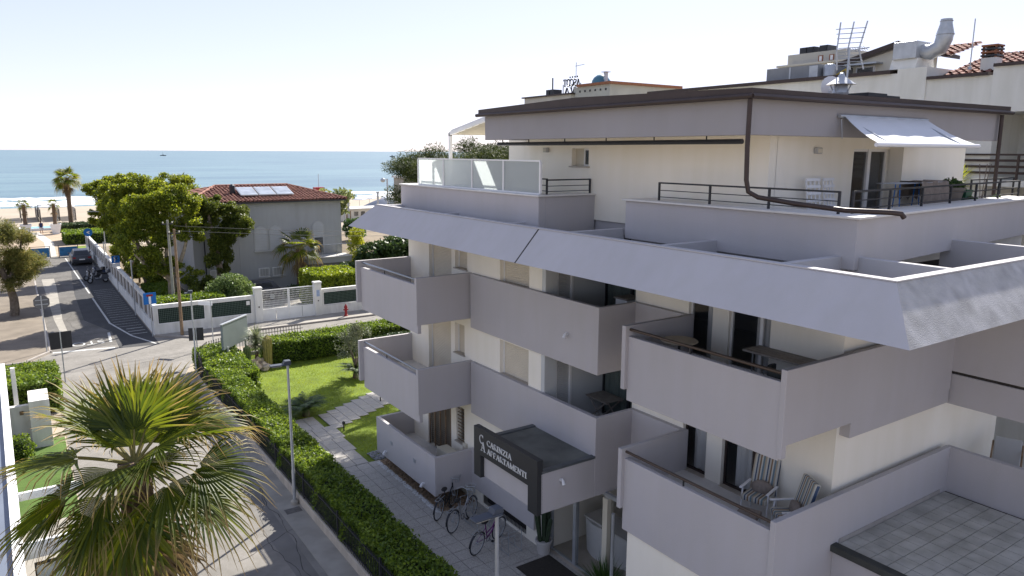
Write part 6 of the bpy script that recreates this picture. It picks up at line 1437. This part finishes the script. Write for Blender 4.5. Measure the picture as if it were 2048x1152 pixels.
t = thing('bent_lamp_post', 'grey lamp post with a bent arm near the round blue sign', 'street lamp', (7.6, 86, 0)); MB().tube([(0, 0, 0), (0, 0, 4.9), (-.15, 0, 5.2), (-.9, 0, 5.25)], .05, 8).build('pole', STEEL, t, world=False, smooth=True); box(-1.3, -.85, -.1, .1, 5.2, 5.28).build('lamp_head', STEEL, t, world=False)
# overhead cables
for z0, z1, lab in ((6.9, 6.2, 'upper overhead cable from the wooden pole across the street'), (6.6, 5.9, 'lower overhead cable from the wooden pole across the street')):
    pts = [(8.0 + 42 * i / 24, 48.3 + 4 * i / 24, z0 + (z1 - z0) * i / 24 - 1.2 * math.sin(pi * i / 24)) for i in range(25)]
    tag(MB().tube(pts, .012, 4).build('overhead_cable', DARK), lab, 'cable')

# ---- car and scooters ----
def car(loc, rz, paint, label):
    t = thing('parked_car', label, 'car', loc, rz)
    side = [(-2.05, .28), (-2.1, .6), (-2.02, .95), (-1.75, 1.02), (1.0, .98), (1.75, .86), (2.08, .7), (2.12, .35), (1.95, .25)]
    b = MB(); n = len(side)
    rings = [(-.88, .93, .98), (-.80, 1.0, 1.0), (.80, 1.0, 1.0), (.88, .93, .98)]
    vs = []
    for y, sx, sz in rings: vs += [(x * sx, y, .25 + (z - .25) * sz) for x, z in side]
    fs = [(r * n + i, r * n + (i + 1) % n, (r + 1) * n + (i + 1) % n, (r + 1) * n + i) for r in range(3) for i in range(n)] + [tuple(range(n)), tuple(range(3 * n, 4 * n))]
    b.add(vs, fs).build('body', paint, t, world=False, bevel=.04)
    cab = [(-1.95, .96), (-1.55, 1.46), (-.3, 1.54), (.35, 1.44), (1.05, .96)]
    MB().add([(x, -.78, z) if z < 1 else (x, -.6, z) for x, z in cab] + [(x, .78, z) if z < 1 else (x, .6, z) for x, z in cab], [(0, 1, 2, 3, 4), (9, 8, 7, 6, 5)] + [(i, i + 5, (i + 1) % 5 + 5, (i + 1) % 5) for i in range(5)]).build('cabin', paint, t, world=False, bevel=.04)
    for s in (-1, 1):
        MB().add([(-1.45, s * .765, 1.02), (.75, s * .765, 1.02), (.25, s * .655, 1.38), (-1.3, s * .655, 1.4)], [(0, 1, 2, 3)]).build('side_window', GLASS, t, world=False)
    MB().add([(-1.95, -.62, 1.02), (-1.95, .62, 1.02), (-1.64, .53, 1.40), (-1.64, -.53, 1.40)], [(0, 1, 2, 3)]).build('rear_window', GLASS, t, world=False)
    MB().add([(1.06, -.66, 1.0), (1.06, .66, 1.0), (.45, .54, 1.42), (.45, -.54, 1.42)], [(0, 1, 2, 3)]).build('windscreen', GLASS, t, world=False)
    for s in (-1, 1):
        MB().obox((-2.07, s * .66, .78), .06, .26, .16).build('tail_light', RED, t, world=False); MB().obox((2.05, s * .6, .62), .08, .3, .14).build('headlight', FRAME, t, world=False)
        MB().obox((.75, s * .95, 1.0), .12, .16, .12).build('mirror', paint, t, world=False, bevel=.02)
    MB().obox((-2.12, 0, .62), .02, .5, .12).build('number_plate', FRAME, t, world=False); MB().obox((-2.08, 0, .36), .1, 1.5, .16).build('bumper', DARK, t, world=False)
    for wx in (-1.3, 1.3):
        for s in (-1, 1):
            wh = MB().tube([(wx, s * .70, .31), (wx, s * .885, .31)], .2, 16).build('wheel', STEEL, t, world=False); MB().torus((wx, s * .8, .31), .24, .085, 20, 8).build('tyre', BLACK, wh, world=False)
    return t
car((5.3, 86.5, .01), rad(90), mat('car_grey', (.07, .075, .085), .3, .03, metal=.4, spec=.5), 'dark grey hatchback parked at the far end of the white wall')
car((14.6, 57.2, .03), rad(185), mat('car_dark', (.05, .05, .06), .3, .03, spec=.5), 'dark car parked behind the round bush in the villa yard')
def scooter(loc, rz, paint, label):
    t = thing('scooter', label, 'scooter', loc, rz)
    for wx in (-.6, .62):
        wh = MB().tube([(wx, -.04, .24), (wx, .04, .24)], .13, 14).build('wheel', STEEL, t, world=False); MB().torus((wx, 0, .24), .19, .055, 20, 7).build('tyre', BLACK, wh, world=False)
    MB().prism([(-.85, .5), (-.75, .3), (-.3, .26), (.3, .26), (.38, .75), (.45, .95), (.35, .95), (.22, .4), (-.2, .42), (-.3, .7), (-.8, .72)], -.15, .15, 'y').build('body', paint, t, world=False, bevel=.04)
    MB().sphere((-.5, 0, .78), (.38, .15, .08), 12, 6).build('seat', BLACK, t, world=False, smooth=True)
    MB().tube([(.62, .1, .24), (.42, .06, .8)], .025, 6).tube([(.62, -.1, .24), (.42, -.06, .8)], .025, 6).build('fork', STEEL, t, world=False)
    MB().tube([(.25, -.35, 1.02), (.38, -.12, 1.0), (.38, .12, 1.0), (.25, .35, 1.02)], .018, 6).build('handlebar', DARK, t, world=False)
    MB().add([(.46, -.18, .95), (.46, .18, .95), (.38, .16, 1.3), (.38, -.16, 1.3)], [(0, 1, 2, 3)]).build('windshield', GLASS2, t, world=False)
    MB().obox((-.95, 0, .95), .36, .36, .3).build('top_box', paint, t, world=False, bevel=.05); MB().sphere((.5, 0, .82), (.06, .08, .07), 8, 6).build('headlight', FRAME, t, world=False)
    for s in (-1, 1): MB().tube([(.3, s * .3, 1.02), (.28, s * .36, 1.2)], .008, 4).obox((.28, s * .38, 1.22), .02, .12, .07).build('mirror', DARK, t, world=False)
    return t
scooter((5.4, 74.3, .01), rad(200), mat('scooter_black', (.03, .03, .035), .3, .05), 'black scooter parked sideways in the bay behind the car')
scooter((5.6, 72.5, .01), rad(190), mat('scooter_grey', (.08, .085, .1), .3, .05), 'grey scooter parked in the bay nearest the hatched lines')
scooter((6.0, 76.0, .01), rad(205), mat('scooter_blue', (.04, .06, .12), .3, .05), 'dark blue scooter parked close to the white wall')

# ================= BEACH END OF THE STREET =================
for x, lab in ((2.0, 'blue sheeted metal barrier closing the street end by the tamarisk'), (4.6, 'blue sheeted metal barrier beside the parked car')):
    t = thing('barrier', lab, 'barrier', (x, 92.3, 0))
    for s in (-.9, .9): MB().tube([(s, 0, 0), (s, 0, 1.3)], .04, 6).build('post', DARK, t, world=False)
    MB().tube([(-.9, 0, 1.25), (.9, 0, 1.25)], .03, 6).build('rail', DARK, t, world=False); box(-.85, .85, -.01, .01, .12, 1.1).build('sheet', mat('barrier_blue', (.04, .18, .36), .7, .2, 3), t, world=False)
hedge('long rounded hedge beside the promenade', [(5.0, 12, 104, 110)], 0, 1.3, 6000, .14)
sheet('grass_verge', [(4.4, 95), (8, 95), (8, 102), (4.9, 102)], .03, LAWN)
hedge('dark low hedge behind the promenade planters', [(5.2, 14, 120, 123)], 0, 1.1, 4000, .14, MATS['leaf_hedge_dark'])
for x, y, lab in ((1.3, 119.5, 'small palm in the white planter farther from the promenade hedge'), (4.7, 118.5, 'small palm in the white planter beside the promenade hedge')):
    t = thing('planter', 'big white tapered planter ' + ('farther from' if x < 3 else 'beside') + ' the promenade hedge', 'planter', (x, y, 0)); MB().lathe([(.55, 0), (.95, 1.35), (.98, 1.4), (.88, 1.4), (.8, 1.2), (.01, 1.2)], n=4).xform(Matrix.Rotation(pi / 4, 4, 'Z')).build('body', WPAINT, t, world=False)
    small_fan((x, y, 1.2), 2.9, lab, .62, 14, None, 3, .22)
# person walking to the beach
def person(loc, rz):
    t = thing('person', 'person in dark blue top and white shorts walking to the beach carrying a bag', 'person', loc, rz)
    J = {'pel': (0, 0, .95), 'waist': (0, 0, 1.1), 'chest': (0, 0, 1.35), 'neck': (0, 0, 1.5), 'head': (.02, 0, 1.62), 'top': (.02, 0, 1.74),
         'hl': (0, .1, .92), 'kl': (.12, .1, .5), 'al': (.05, .1, .08), 'tl': (.2, .11, .04), 'hr': (0, -.1, .92), 'kr': (-.02, -.1, .5), 'ar': (-.2, -.1, .12), 'tr': (-.08, -.11, .04),
         'sl': (0, .18, 1.42), 'el': (-.05, .24, 1.15), 'wl': (.06, .25, .92), 'sr': (0, -.18, 1.42), 'er': (.04, -.24, 1.15), 'wr': (.16, -.25, .95)}
    E_ = [('pel', 'waist'), ('waist', 'chest'), ('chest', 'neck'), ('neck', 'head'), ('head', 'top'), ('pel', 'hl'), ('hl', 'kl'), ('kl', 'al'), ('al', 'tl'), ('pel', 'hr'), ('hr', 'kr'), ('kr', 'ar'), ('ar', 'tr'), ('chest', 'sl'), ('sl', 'el'), ('el', 'wl'), ('chest', 'sr'), ('sr', 'er'), ('er', 'wr')]
    Rr = dict(pel=.15, waist=.13, chest=.15, neck=.06, head=.1, top=.08, hl=.1, kl=.06, al=.045, tl=.04, hr=.1, kr=.06, ar=.045, tr=.04, sl=.07, el=.045, wl=.035, sr=.07, er=.045, wr=.035)
    ks = list(J); me = bpy.data.meshes.new('body'); me.from_pydata([J[k] for k in ks], [(ks.index(a), ks.index(b)) for a, b in E_], [])
    o = bpy.data.objects.new('body', me); COL.objects.link(o); o.parent = t
    o.modifiers.new('skin', 'SKIN'); sv = me.skin_vertices[0].data
    for i, k in enumerate(ks): sv[i].radius = (Rr[k], Rr[k]); sv[i].use_root = (k == 'pel')
    o.modifiers.new('sub', 'SUBSURF').levels = 1
    me.materials.append(mat('skin', (.35, .2, .13), .6, .05))
    MB().lathe([(.165, .88), (.175, 1.0), (.16, 1.2), (.19, 1.4), (.1, 1.5)], n=12).xform(Matrix.Diagonal((.85, 1.1, 1, 1))).build('shirt', mat('navy_cloth', (.03, .04, .1), .9, .1), t, world=False, smooth=True)
    MB().tube([(.0, .1, .95), (.1, .1, .52)], [.13, .1], 10).tube([(0, -.1, .95), (-.02, -.1, .52)], [.13, .1], 10).build('shorts', mat('white_cloth', (.6, .6, .6), .9, .05), t, world=False, smooth=True)
    MB().sphere((.0, 0, 1.68), (.115, .105, .1), 10, 8).build('hair', mat('dark_hair', (.02, .015, .012), .8, .1), t, world=False, smooth=True)
person((3.05, 119.5, .03), rad(100))
bgp = tag(MB().obox((3.25, 119.35, .75), .12, .3, .34).build('beach_bag', mat('bag_grey', (.4, .4, .42), .8, .1), bevel=.03), 'pale bag held at the side of the walking person', 'bag')
t = thing('swimming_pool', 'small blue pool basin behind the promenade planters', 'pool', (4, 126.5, 0)); box(.5, 11, 124.6, 127.8, .0, .35).build('rim', WPAINT, t); box(.8, 10.7, 124.8, 127.6, .35, .36).build('water', mat('pool_water', (.12, .42, .5), .15, .1, .5), t)
def umbrella(loc, r, h, label, m, group=None):
    t = thing('beach_umbrella', label, 'umbrella', loc, 0, group)
    MB().tube([(0, 0, 0), (0, 0, h)], .035, 6).build('pole', STEEL, t, world=False); MB().lathe([(r, h - .5), (r * .55, h - .18), (.03, h + .02)], n=8, cap=False).build('canopy', m, t, world=False)
    MB().lathe([(r, h - .5), (r * 1.0, h - .62)], n=8, cap=False).build('valance', m, t, world=False)
UMB = mat('umbrella_white', (.66, .68, .72), .8, .05)
umbrella((5.6, 132, -.1), 2.4, 3.6, 'wide white beach umbrella behind the pool', UMB); umbrella((2.0, 150, -.3), 1.3, 2.8, 'small white beach umbrella on the sand beyond the pool', UMB)
# framed sports nets on the beach
for x, lab in ((2.2, 'netted sports cage frame on the sand farthest from the tall palm'), (4.85, 'middle netted sports cage frame on the sand'), (7.5, 'netted sports cage frame on the sand behind the tall palm')):
    t = thing('sports_cage', lab, 'sports cage', (x, 148, -.3))
    fm = MB()
    for a in (-1.15, 1.15):
        for yq in (-6, 6): fm.tube([(a, yq, 0), (a, yq, 2.1)], .07, 6)
    fm.tube([(-1.15, 6, 2.1), (1.15, 6, 2.1)], .07, 6).tube([(-1.15, -6, 2.1), (-1.15, 6, 2.1)], .05, 6).tube([(1.15, -6, 2.1), (1.15, 6, 2.1)], .05, 6)
    fm.build('frame', DARK, t, world=False)
    for s in (-1.15, 1.15): box(s - .01, s + .01, -5.9, 5.9, .1, 2.05).build('net', glassmat('net_grey', (.12, .12, .13), .45, .9) if 'net_grey' not in MATS else MATS['net_grey'], t, world=False)
# rows of beach umbrellas and things seen between villa and building
for i, (x, y) in enumerate(((54.5, 140), (57.5, 139), (60.5, 141), (52, 143), (64, 140))): umbrella((x, y, -.2), 1.5, 2.7, 'white umbrella in the row behind the dark shade sail', UMB, 'beach umbrellas by the shade sail')
dm = thing('shade_sail', 'dark blue arched shade sail on the beach', 'shade sail', (56.5, 124, 0)); vs = []
for i in range(13):
    for k in range(7): u, v = i / 12, k / 6; vs.append((-5 + 10 * u, -3 + 6 * v, 1.0 + 2.0 * math.sin(pi * u) * (.55 + .45 * math.sin(pi * v))))
MB().add(vs, [(i * 7 + k, (i + 1) * 7 + k, (i + 1) * 7 + k + 1, i * 7 + k + 1) for i in range(12) for k in range(6)]).build('canopy', mat('sail_navy', (.05, .07, .12), .8, .1), dm, world=False, smooth=True)
for sx, sy in ((-5, -3), (-5, 3), (5, -3), (5, 3)): MB().tube([(sx, sy, 0), (sx, sy, 1.1)], .08, 6).build('pole', STEEL, dm, world=False)
t = thing('beach_hut', 'low cream beach building beyond the villa', 'building', (48.5, 118, 0)); box(45, 52, 116, 120, 0, 1.9).build('wall', CREAM, t); box(44.7, 52.3, 115.7, 120.3, 1.9, 2.05).build('roof', COPE, t); box(45.6, 46.4, 115.95, 116, 0, 1.7).build('door', WOOD, t)
for i in range(4): box(47 + i * 1.2, 47.7 + i * 1.2, 115.95, 116.0, .8, 1.5).build('window', GLASS, t)
for (x, y, h, lab) in ((38.9, 98, 5.5, 'tall grey post beyond the villa balcony'), (39.4, 101, 4.6, 'shorter grey post behind the tall grey post'), (46.0, 104, 5.2, 'thick grey post above the sloped roof fascia')):
    t = thing('steel_post', lab, 'post', (x, y, 0)); MB().tube([(0, 0, 0), (0, 0, h)], .16, 8).build('shaft', STEEL, t, world=False); MB().obox((0, 0, h + .1), .5, .3, .2).build('cap', STEEL, t, world=False)
t = thing('beach_floodlight', 'beach floodlight with round head beside the stone building corner', 'floodlight', (47.6, 104, 0)); MB().tube([(0, 0, 0), (0, 0, 7.3)], .12, 8).build('pole', STEEL, t, world=False); MB().sphere((-.7, 0, 7.1), (.4, .3, .35), 8, 6).tube([(0, 0, 7.2), (-.6, 0, 7.2)], .06, 5).build('lamp_head', STEEL, t, world=False)
t = thing('stone_building', 'corner of a pale stone building behind the roof parapet', 'building', (42, 78, 0)); box(38.4, 46, 74, 82, 0, 8.3).build('wall', mat('stone_pale', (.36, .33, .28), .9, .15, 1.5), t); box(38.2, 46.2, 73.8, 82.2, 8.3, 8.5).build('coping', COPE, t); box(38.8, 39.0, 73.9, 74.0, 3, 7.4).build('downpipe', DARK, t)
t = thing('lifeguard_tower', 'red lifeguard tower with a mast near the surf', 'tower', (61, 172, -.5)); box(-1.1, 1.1, -1, 1, 1.6, 3.4).build('cabin', RED, t, world=False)
for sx in (-.9, .9):
    for sy in (-.8, .8): MB().tube([(sx * 1.2, sy * 1.2, 0), (sx, sy, 1.6)], .08, 6).build('leg', WPAINT, t, world=False)
MB().tube([(0, 0, 3.4), (0, 0, 6.5)], .07, 6).build('mast', STEEL, t, world=False)
tree('garden_shrub', 'dark shrub between the tall grey posts', (36.5, 90, 0), [[(0, 0, 0, .1), (0, 0, 1.5, .06)]], [(0, 0, 1.6, 1.6, 1.4, 1.4)], 1500, .2, GREENP, cat='shrub', gap=.1)
# boats far out at sea
for x, y, lab in ((280, 1750, 'tiny vessel with a mast on the sea horizon'), (700, 1500, 'tiny low boat near the sea horizon')):
    t = thing('boat', lab, 'boat', (x, y, -.5)); MB().prism([(-6, 1.5), (-5, 0), (5, 0), (7, 1.6)], -1.5, 1.5, 'y').build('hull', DARK, t, world=False); box(-2, 2, -1, 1, 1.5, 3.5).build('cabin', WPAINT, t, world=False); MB().tube([(0, 0, 3.5), (0, 0, 8 if x < 400 else 4.5)], .15, 5).build('mast', DARK, t, world=False)
# bird in the sky
t = thing('bird', 'small dark bird gliding in the clear sky', 'bird', (6.1, 41.6, 20.6), rad(40)); MB().sphere((0, 0, 0), (.12, .04, .04), 8, 6).sphere((.12, 0, .01), .03, 6, 5).build('body', DARK, t, world=False)
for s in (-1, 1): MB().add([(.06, 0, .02), (-.06, 0, .02), (-.02, s * .2, .07), (-.1, s * .34, .03), (.03, s * .22, .07)], [(0, 1, 2), (0, 2, 4), (4, 2, 3)]).build('wing', DARK, t, world=False)

# ================= HOTELS BEHIND =================
HT = thing('hotel', 'large white hotel with tiled roofs rising behind the apartment roof', 'building', (30, 18, 0))
def hp(name, mb, m, parent=HT): return mb.build(name, m, parent)
hp('wall', box(27, 40, 13.95, 27.5, 0, 14.25), HOTEL); hp('wall', box(27, 40, 13.95, 15.0, 14.25, 14.4), HOTEL)
hp('roof_edge', box(26.85, 40.1, 15.2, 27.6, 14.25, 14.38), BROWN)
hp('roof_edge', box(26.9, 40, 11.9, 13.9, 13.95, 14.05), BROWN)
hp('wall', box(27.05, 40, 11.8, 13.95, 0, 13.95), HOTEL); hp('wall', box(27, 40, -4, 11.8, 12.75, 14.2), HOTEL); hp('roof_edge', box(26.9, 40, -4, 11.78, 14.2, 14.3), BROWN)
hp('wall', box(29.5, 40, -4, 11.8, 0, 12.75), HOTEL)
for i, z in enumerate((10.55,)):
    hp('balcony_slab', box(26.9, 29.6, -4, 13.0, z - .2, z), HOTEL)
    rl = hp('balcony_railing', box(26.95, 27.0, -4, 13.0, z + .8, z + .86), BROWN)
    for k in range(3): box(26.96, 26.99, -4, 13.0, z + .2 + k * .2, z + .28 + k * .2).build('rail', BROWN, rl)
    for k in range(9): box(26.94, 27.01, -4 + k * 2.1, -3.94 + k * 2.1, z, z + .8).build('post', BROWN, rl)
for y in (11.6, 8.4, 5): hp('pillar', box(27.02, 27.5, y, y + .5, 9, 12.75), HOTEL)
g_ = hp('gable', MB().prism([(15.3, 14.4), (20.2, 14.4), (20.2, 14.75), (16.6, 15.55), (15.3, 15.1)], 30.0, 30.3, 'x'), CREAM)
hp('gable_edge', MB().prism([(20.5, 14.72), (16.6, 15.62), (14.8, 15.0), (14.8, 15.14), (16.6, 15.8), (20.5, 14.88)], 29.7, 31, 'x'), BROWN)
wn = hp('window', box(29.9, 30.02, 17.6, 18.4, 14.45, 14.95), FRAME); box(29.88, 29.9, 17.66, 18.34, 14.5, 14.9).build('pane', GLASS, wn); hp('awning_hood', box(29.5, 30.1, 17.3, 18.7, 15.0, 15.06), STEEL)
def roof_patch(P0, U, Vd, L, H):
    Vd = np.array(Vd); hl = np.linalg.norm(Vd); V, F = tile_slope(P0, U, Vd / hl, L, hl, lambda v: 0, lambda v: L, .26, .36); o = npmesh('roof_tiles', V, F, TERRA, HT); o['kind'] = 'stuff'
    P0 = np.array(P0); U = np.array(U); a = P0; b = P0 + U * L; c = b + Vd; d = a + Vd
    MB().quad(a, b, c, d).build('roof', TERRA, HT)
roof_patch((28.0, 13.9, 14.05), (0, -1, 0), (3.6, 0, 1.05), 2.1, 4); roof_patch((29.9, 16.5, 15.05), (0, -1, 0), (2.2, 0, .6), 1.9, 4)
pl_ = hp('plant_room', box(27.6, 30, 18.6, 21.1, 14.38, 14.95), mat('metal_grey', (.22, .23, .24), .6, .1, 2)); box(27.58, 27.6, 19.9, 19.97, 14.4, 14.93).build('seam', STEEL, pl_); box(27.55, 27.6, 18.62, 19.0, 14.4, 14.9).build('panel', STEEL, pl_)
tk = thing('roof_tank', 'small silver tank with pipes on the hotel roof', 'tank', (27.9, 18.3, 14.38)); MB().lathe([(.25, 0), (.25, .45), (.18, .55), (.02, .58)], n=14).build('tank', STEEL, tk, world=False, smooth=True); MB().tube([(0, -.3, .1), (0, -.7, .3), (0, -.8, .0)], .035, 6).build('pipe', mat('pipe_yellow', (.45, .33, .05), .6, .1), tk, world=False)
dc = thing('air_duct', 'large galvanised duct box with upright round elbow on the hotel roof', 'duct', (27.4, 14.6, 14.4)); box(-.3, 1.0, -.15, .7, .35, .95).build('box', STEEL, dc, world=False, bevel=.02)
MB().prism([(-.35, 0), (.95, 0), (.85, .36), (-.2, .36)], -.2, .75, 'y').build('curb', HOTEL, dc, world=False)
MB().tube([(.2, -.1, .6), (.2, -.4, .55), (.2, -.72, .68), (.2, -.82, .95), (.2, -.84, 1.15), (.2, -.84, 1.45), (.2, -.84, 1.62)], [.25, .27, .28, .28, .28, .2, .19], 14).build('elbow', STEEL, dc, world=False, smooth=True)
for k in (0, 1): MB().torus((0, 0, 0), .285 - .085 * k, .015, 20, 5).xform(Matrix.Translation((.2, -.84, 1.1 + .45 * k)) @ Matrix.Rotation(pi / 2, 4, 'X')).build('flange', STEEL, dc, world=False)
cm = thing('brick_chimney', 'white chimney with brick louvre cap on the hotel roof', 'chimney', (28.6, 12.6, 14.2)); cm.scale = (.8, .8, .85); box(-.3, .3, -.3, .3, 0, .55).build('stack', HOTEL, cm, world=False)
for k in range(4): box(-.33, .33, -.33, .33, .6 + k * .13, .67 + k * .13).build('louvre', CLAY if k % 2 else DARK, cm, world=False)
for sx in (-.25, .25):
    for sy in (-.25, .25): box(sx - .04, sx + .04, sy - .04, sy + .04, .55, 1.06).build('corner_brick', CLAY, cm, world=False)
t = thing('whip_aerial', 'thin whip aerial on the hotel tiles', 'aerial', (28.2, 13.1, 14.3)); MB().tube([(0, 0, 0), (0, 0, 1.7)], .02, 5).build('rod', STEEL, t, world=False); MB().lathe([(.08, 0), (.05, .1)], n=8).build('foot', STEEL, t, world=False)
t = thing('satellite_dish', 'white satellite dish behind the apartment chimney', 'satellite dish', (20.2, 13.2, 12.65)); MB().tube([(0, 0, 0), (0, 0, .55)], .03, 6).build('mast', STEEL, t, world=False); MB().lathe([(.02, 0), (.2, .03), (.36, .1)], n=16, cap=False).xform(Matrix.Translation((0, 0, .6)) @ Matrix.Rotation(rad(70), 4, 'Y') @ Matrix.Rotation(.6, 4, 'Z')).build('dish', PLAST, t, world=False)
t = thing('apartment_block', 'grey cream apartment block top behind the hotel roof', 'building', (48, 31, 0)); box(45, 54, 28.2, 33.3, 0, 17.2).build('wall', mat('block_cream', (.46, .44, .39), .9, .08, .8), t); box(45.2, 54, 28.6, 32.9, 17.2, 18.0).build('penthouse', MATS['block_cream'], t); box(44.8, 54, 28, 33.5, 17.2, 17.32).build('cornice', MATS['block_cream'], t)
for y in (29.4, 30.2): w_ = box(45.17, 45.2, y, y + .35, 17.35, 17.75).build('window', CLAY, t); box(45.16, 45.17, y + .08, y + .27, 17.4, 17.7).build('pane', FRAME, w_)
for y in (30.2, 31.2, 31.7): t2 = tag(box(45.6, 46.6, y, y + .6, 18.0, 18.45).box(45.58, 45.6, y + .08, y + .52, 18.06, 18.4).build('roof_unit', DARK), 'dark ventilation unit on the far block roof', 'roof unit', 'units on the far block roof')
AS = thing('hotel', 'distant hotel top with rooftop letters and blue dome', 'building', (42, 52, 0))
box(40, 50, 50.2, 57, 0, 16.2).build('wall', MATS['block_cream'], AS); box(39.8, 50, 50, 57.2, 16.2, 16.32).build('roof_edge', BROWN, AS); box(40.3, 48, 45.6, 50.2, 0, 16.75).build('wall', mat('ascot_stone', (.4, .4, .36), .9, .1, 1.0), AS); box(40.1, 48.2, 45.3, 49.6, 16.75, 16.95).build('tile_edge', CLAY, AS)
for i in range(6): box(40.27, 40.3, 46 + i * .65, 46.18 + i * .65, 16.3, 16.46).build('window', DARK, AS)
for y in (54.0, 54.6): box(41, 42, y, y + .45, 16.3, 16.9).build('roof_unit', DARK, AS)
MB().lathe([(.8, 0), (.76, .3), (.6, .55), (.34, .74), (.04, .8)], (41.6, 48.2, 16.95), 18).build('dome', mat('dome_blue', (.06, .16, .22), .4, .1), AS, smooth=True)
box(41.3, 41.55, 47.3, 47.55, 16.95, 17.85).build('flue', STEEL, AS); box(41.15, 41.7, 47.15, 47.7, 17.85, 17.9).build('flue_cap', STEEL, AS)
AL = thing('rooftop_letters', 'dark rooftop letters reading ASCOT seen from behind on the distant hotel', 'sign', (41, 51.3, 16.3))
word('ASCOT', .62, 2.0, .08, AL, Matrix.Translation((41, 50.15, 16.95)) @ Matrix.Rotation(rad(98), 4, 'Z'), DARK)
word('VA', .55, 1.3, .08, AL, Matrix.Translation((41, 50.8, 16.33)) @ Matrix.Rotation(rad(98), 4, 'Z'), DARK)
for k in range(4): MB().sphere((41, 50.6 + k * .33, 17.75), (.05, .08, .09), 6, 5).build('star', DARK, AL)
for y in (50.2, 51.4, 52.6): MB().tube([(41.05, y, 16.3), (41.05, y, 17.2)], .04, 5).build('support', DARK, AL)
t = thing('television_aerial', 'thin television aerial above the rooftop letters', 'aerial', (41.5, 51.4, 16.3)); MB().tube([(0, 0, 0), (0, 0, 2.7)], .03, 5).build('mast', STEEL, t, world=False); MB().tube([(0, .1, 2.4), (0, -1.1, 2.45)], .025, 5).build('boom', STEEL, t, world=False)
t = thing('flag_pole', 'short bare pole on the distant hotel roof', 'pole', (40.5, 53.4, 16.3)); MB().tube([(0, 0, 0), (0, 0, 1.5)], .06, 6).build('shaft', DARK, t, world=False); MB().lathe([(.12, 0), (.08, .1)], n=8).build('foot', DARK, t, world=False)
SPK = thing('spiky_yucca', 'sunlit yellow green yucca on the roof terrace behind the railing', 'yucca', (21.9, 10.2, 9.6)); spiky(SPK, (21.9, 10.2, 10.6), 240, .62, .014, BMB, -.1); MB().tube([(0, 0, 0), (0, 0, 1.0)], .08, 7).build('trunk', PBARK, SPK, world=False); MB().lathe([(.25, 0), (.32, .4), (.3, .42), (.01, .38)], n=14).build('pot', CLAY, SPK, world=False)
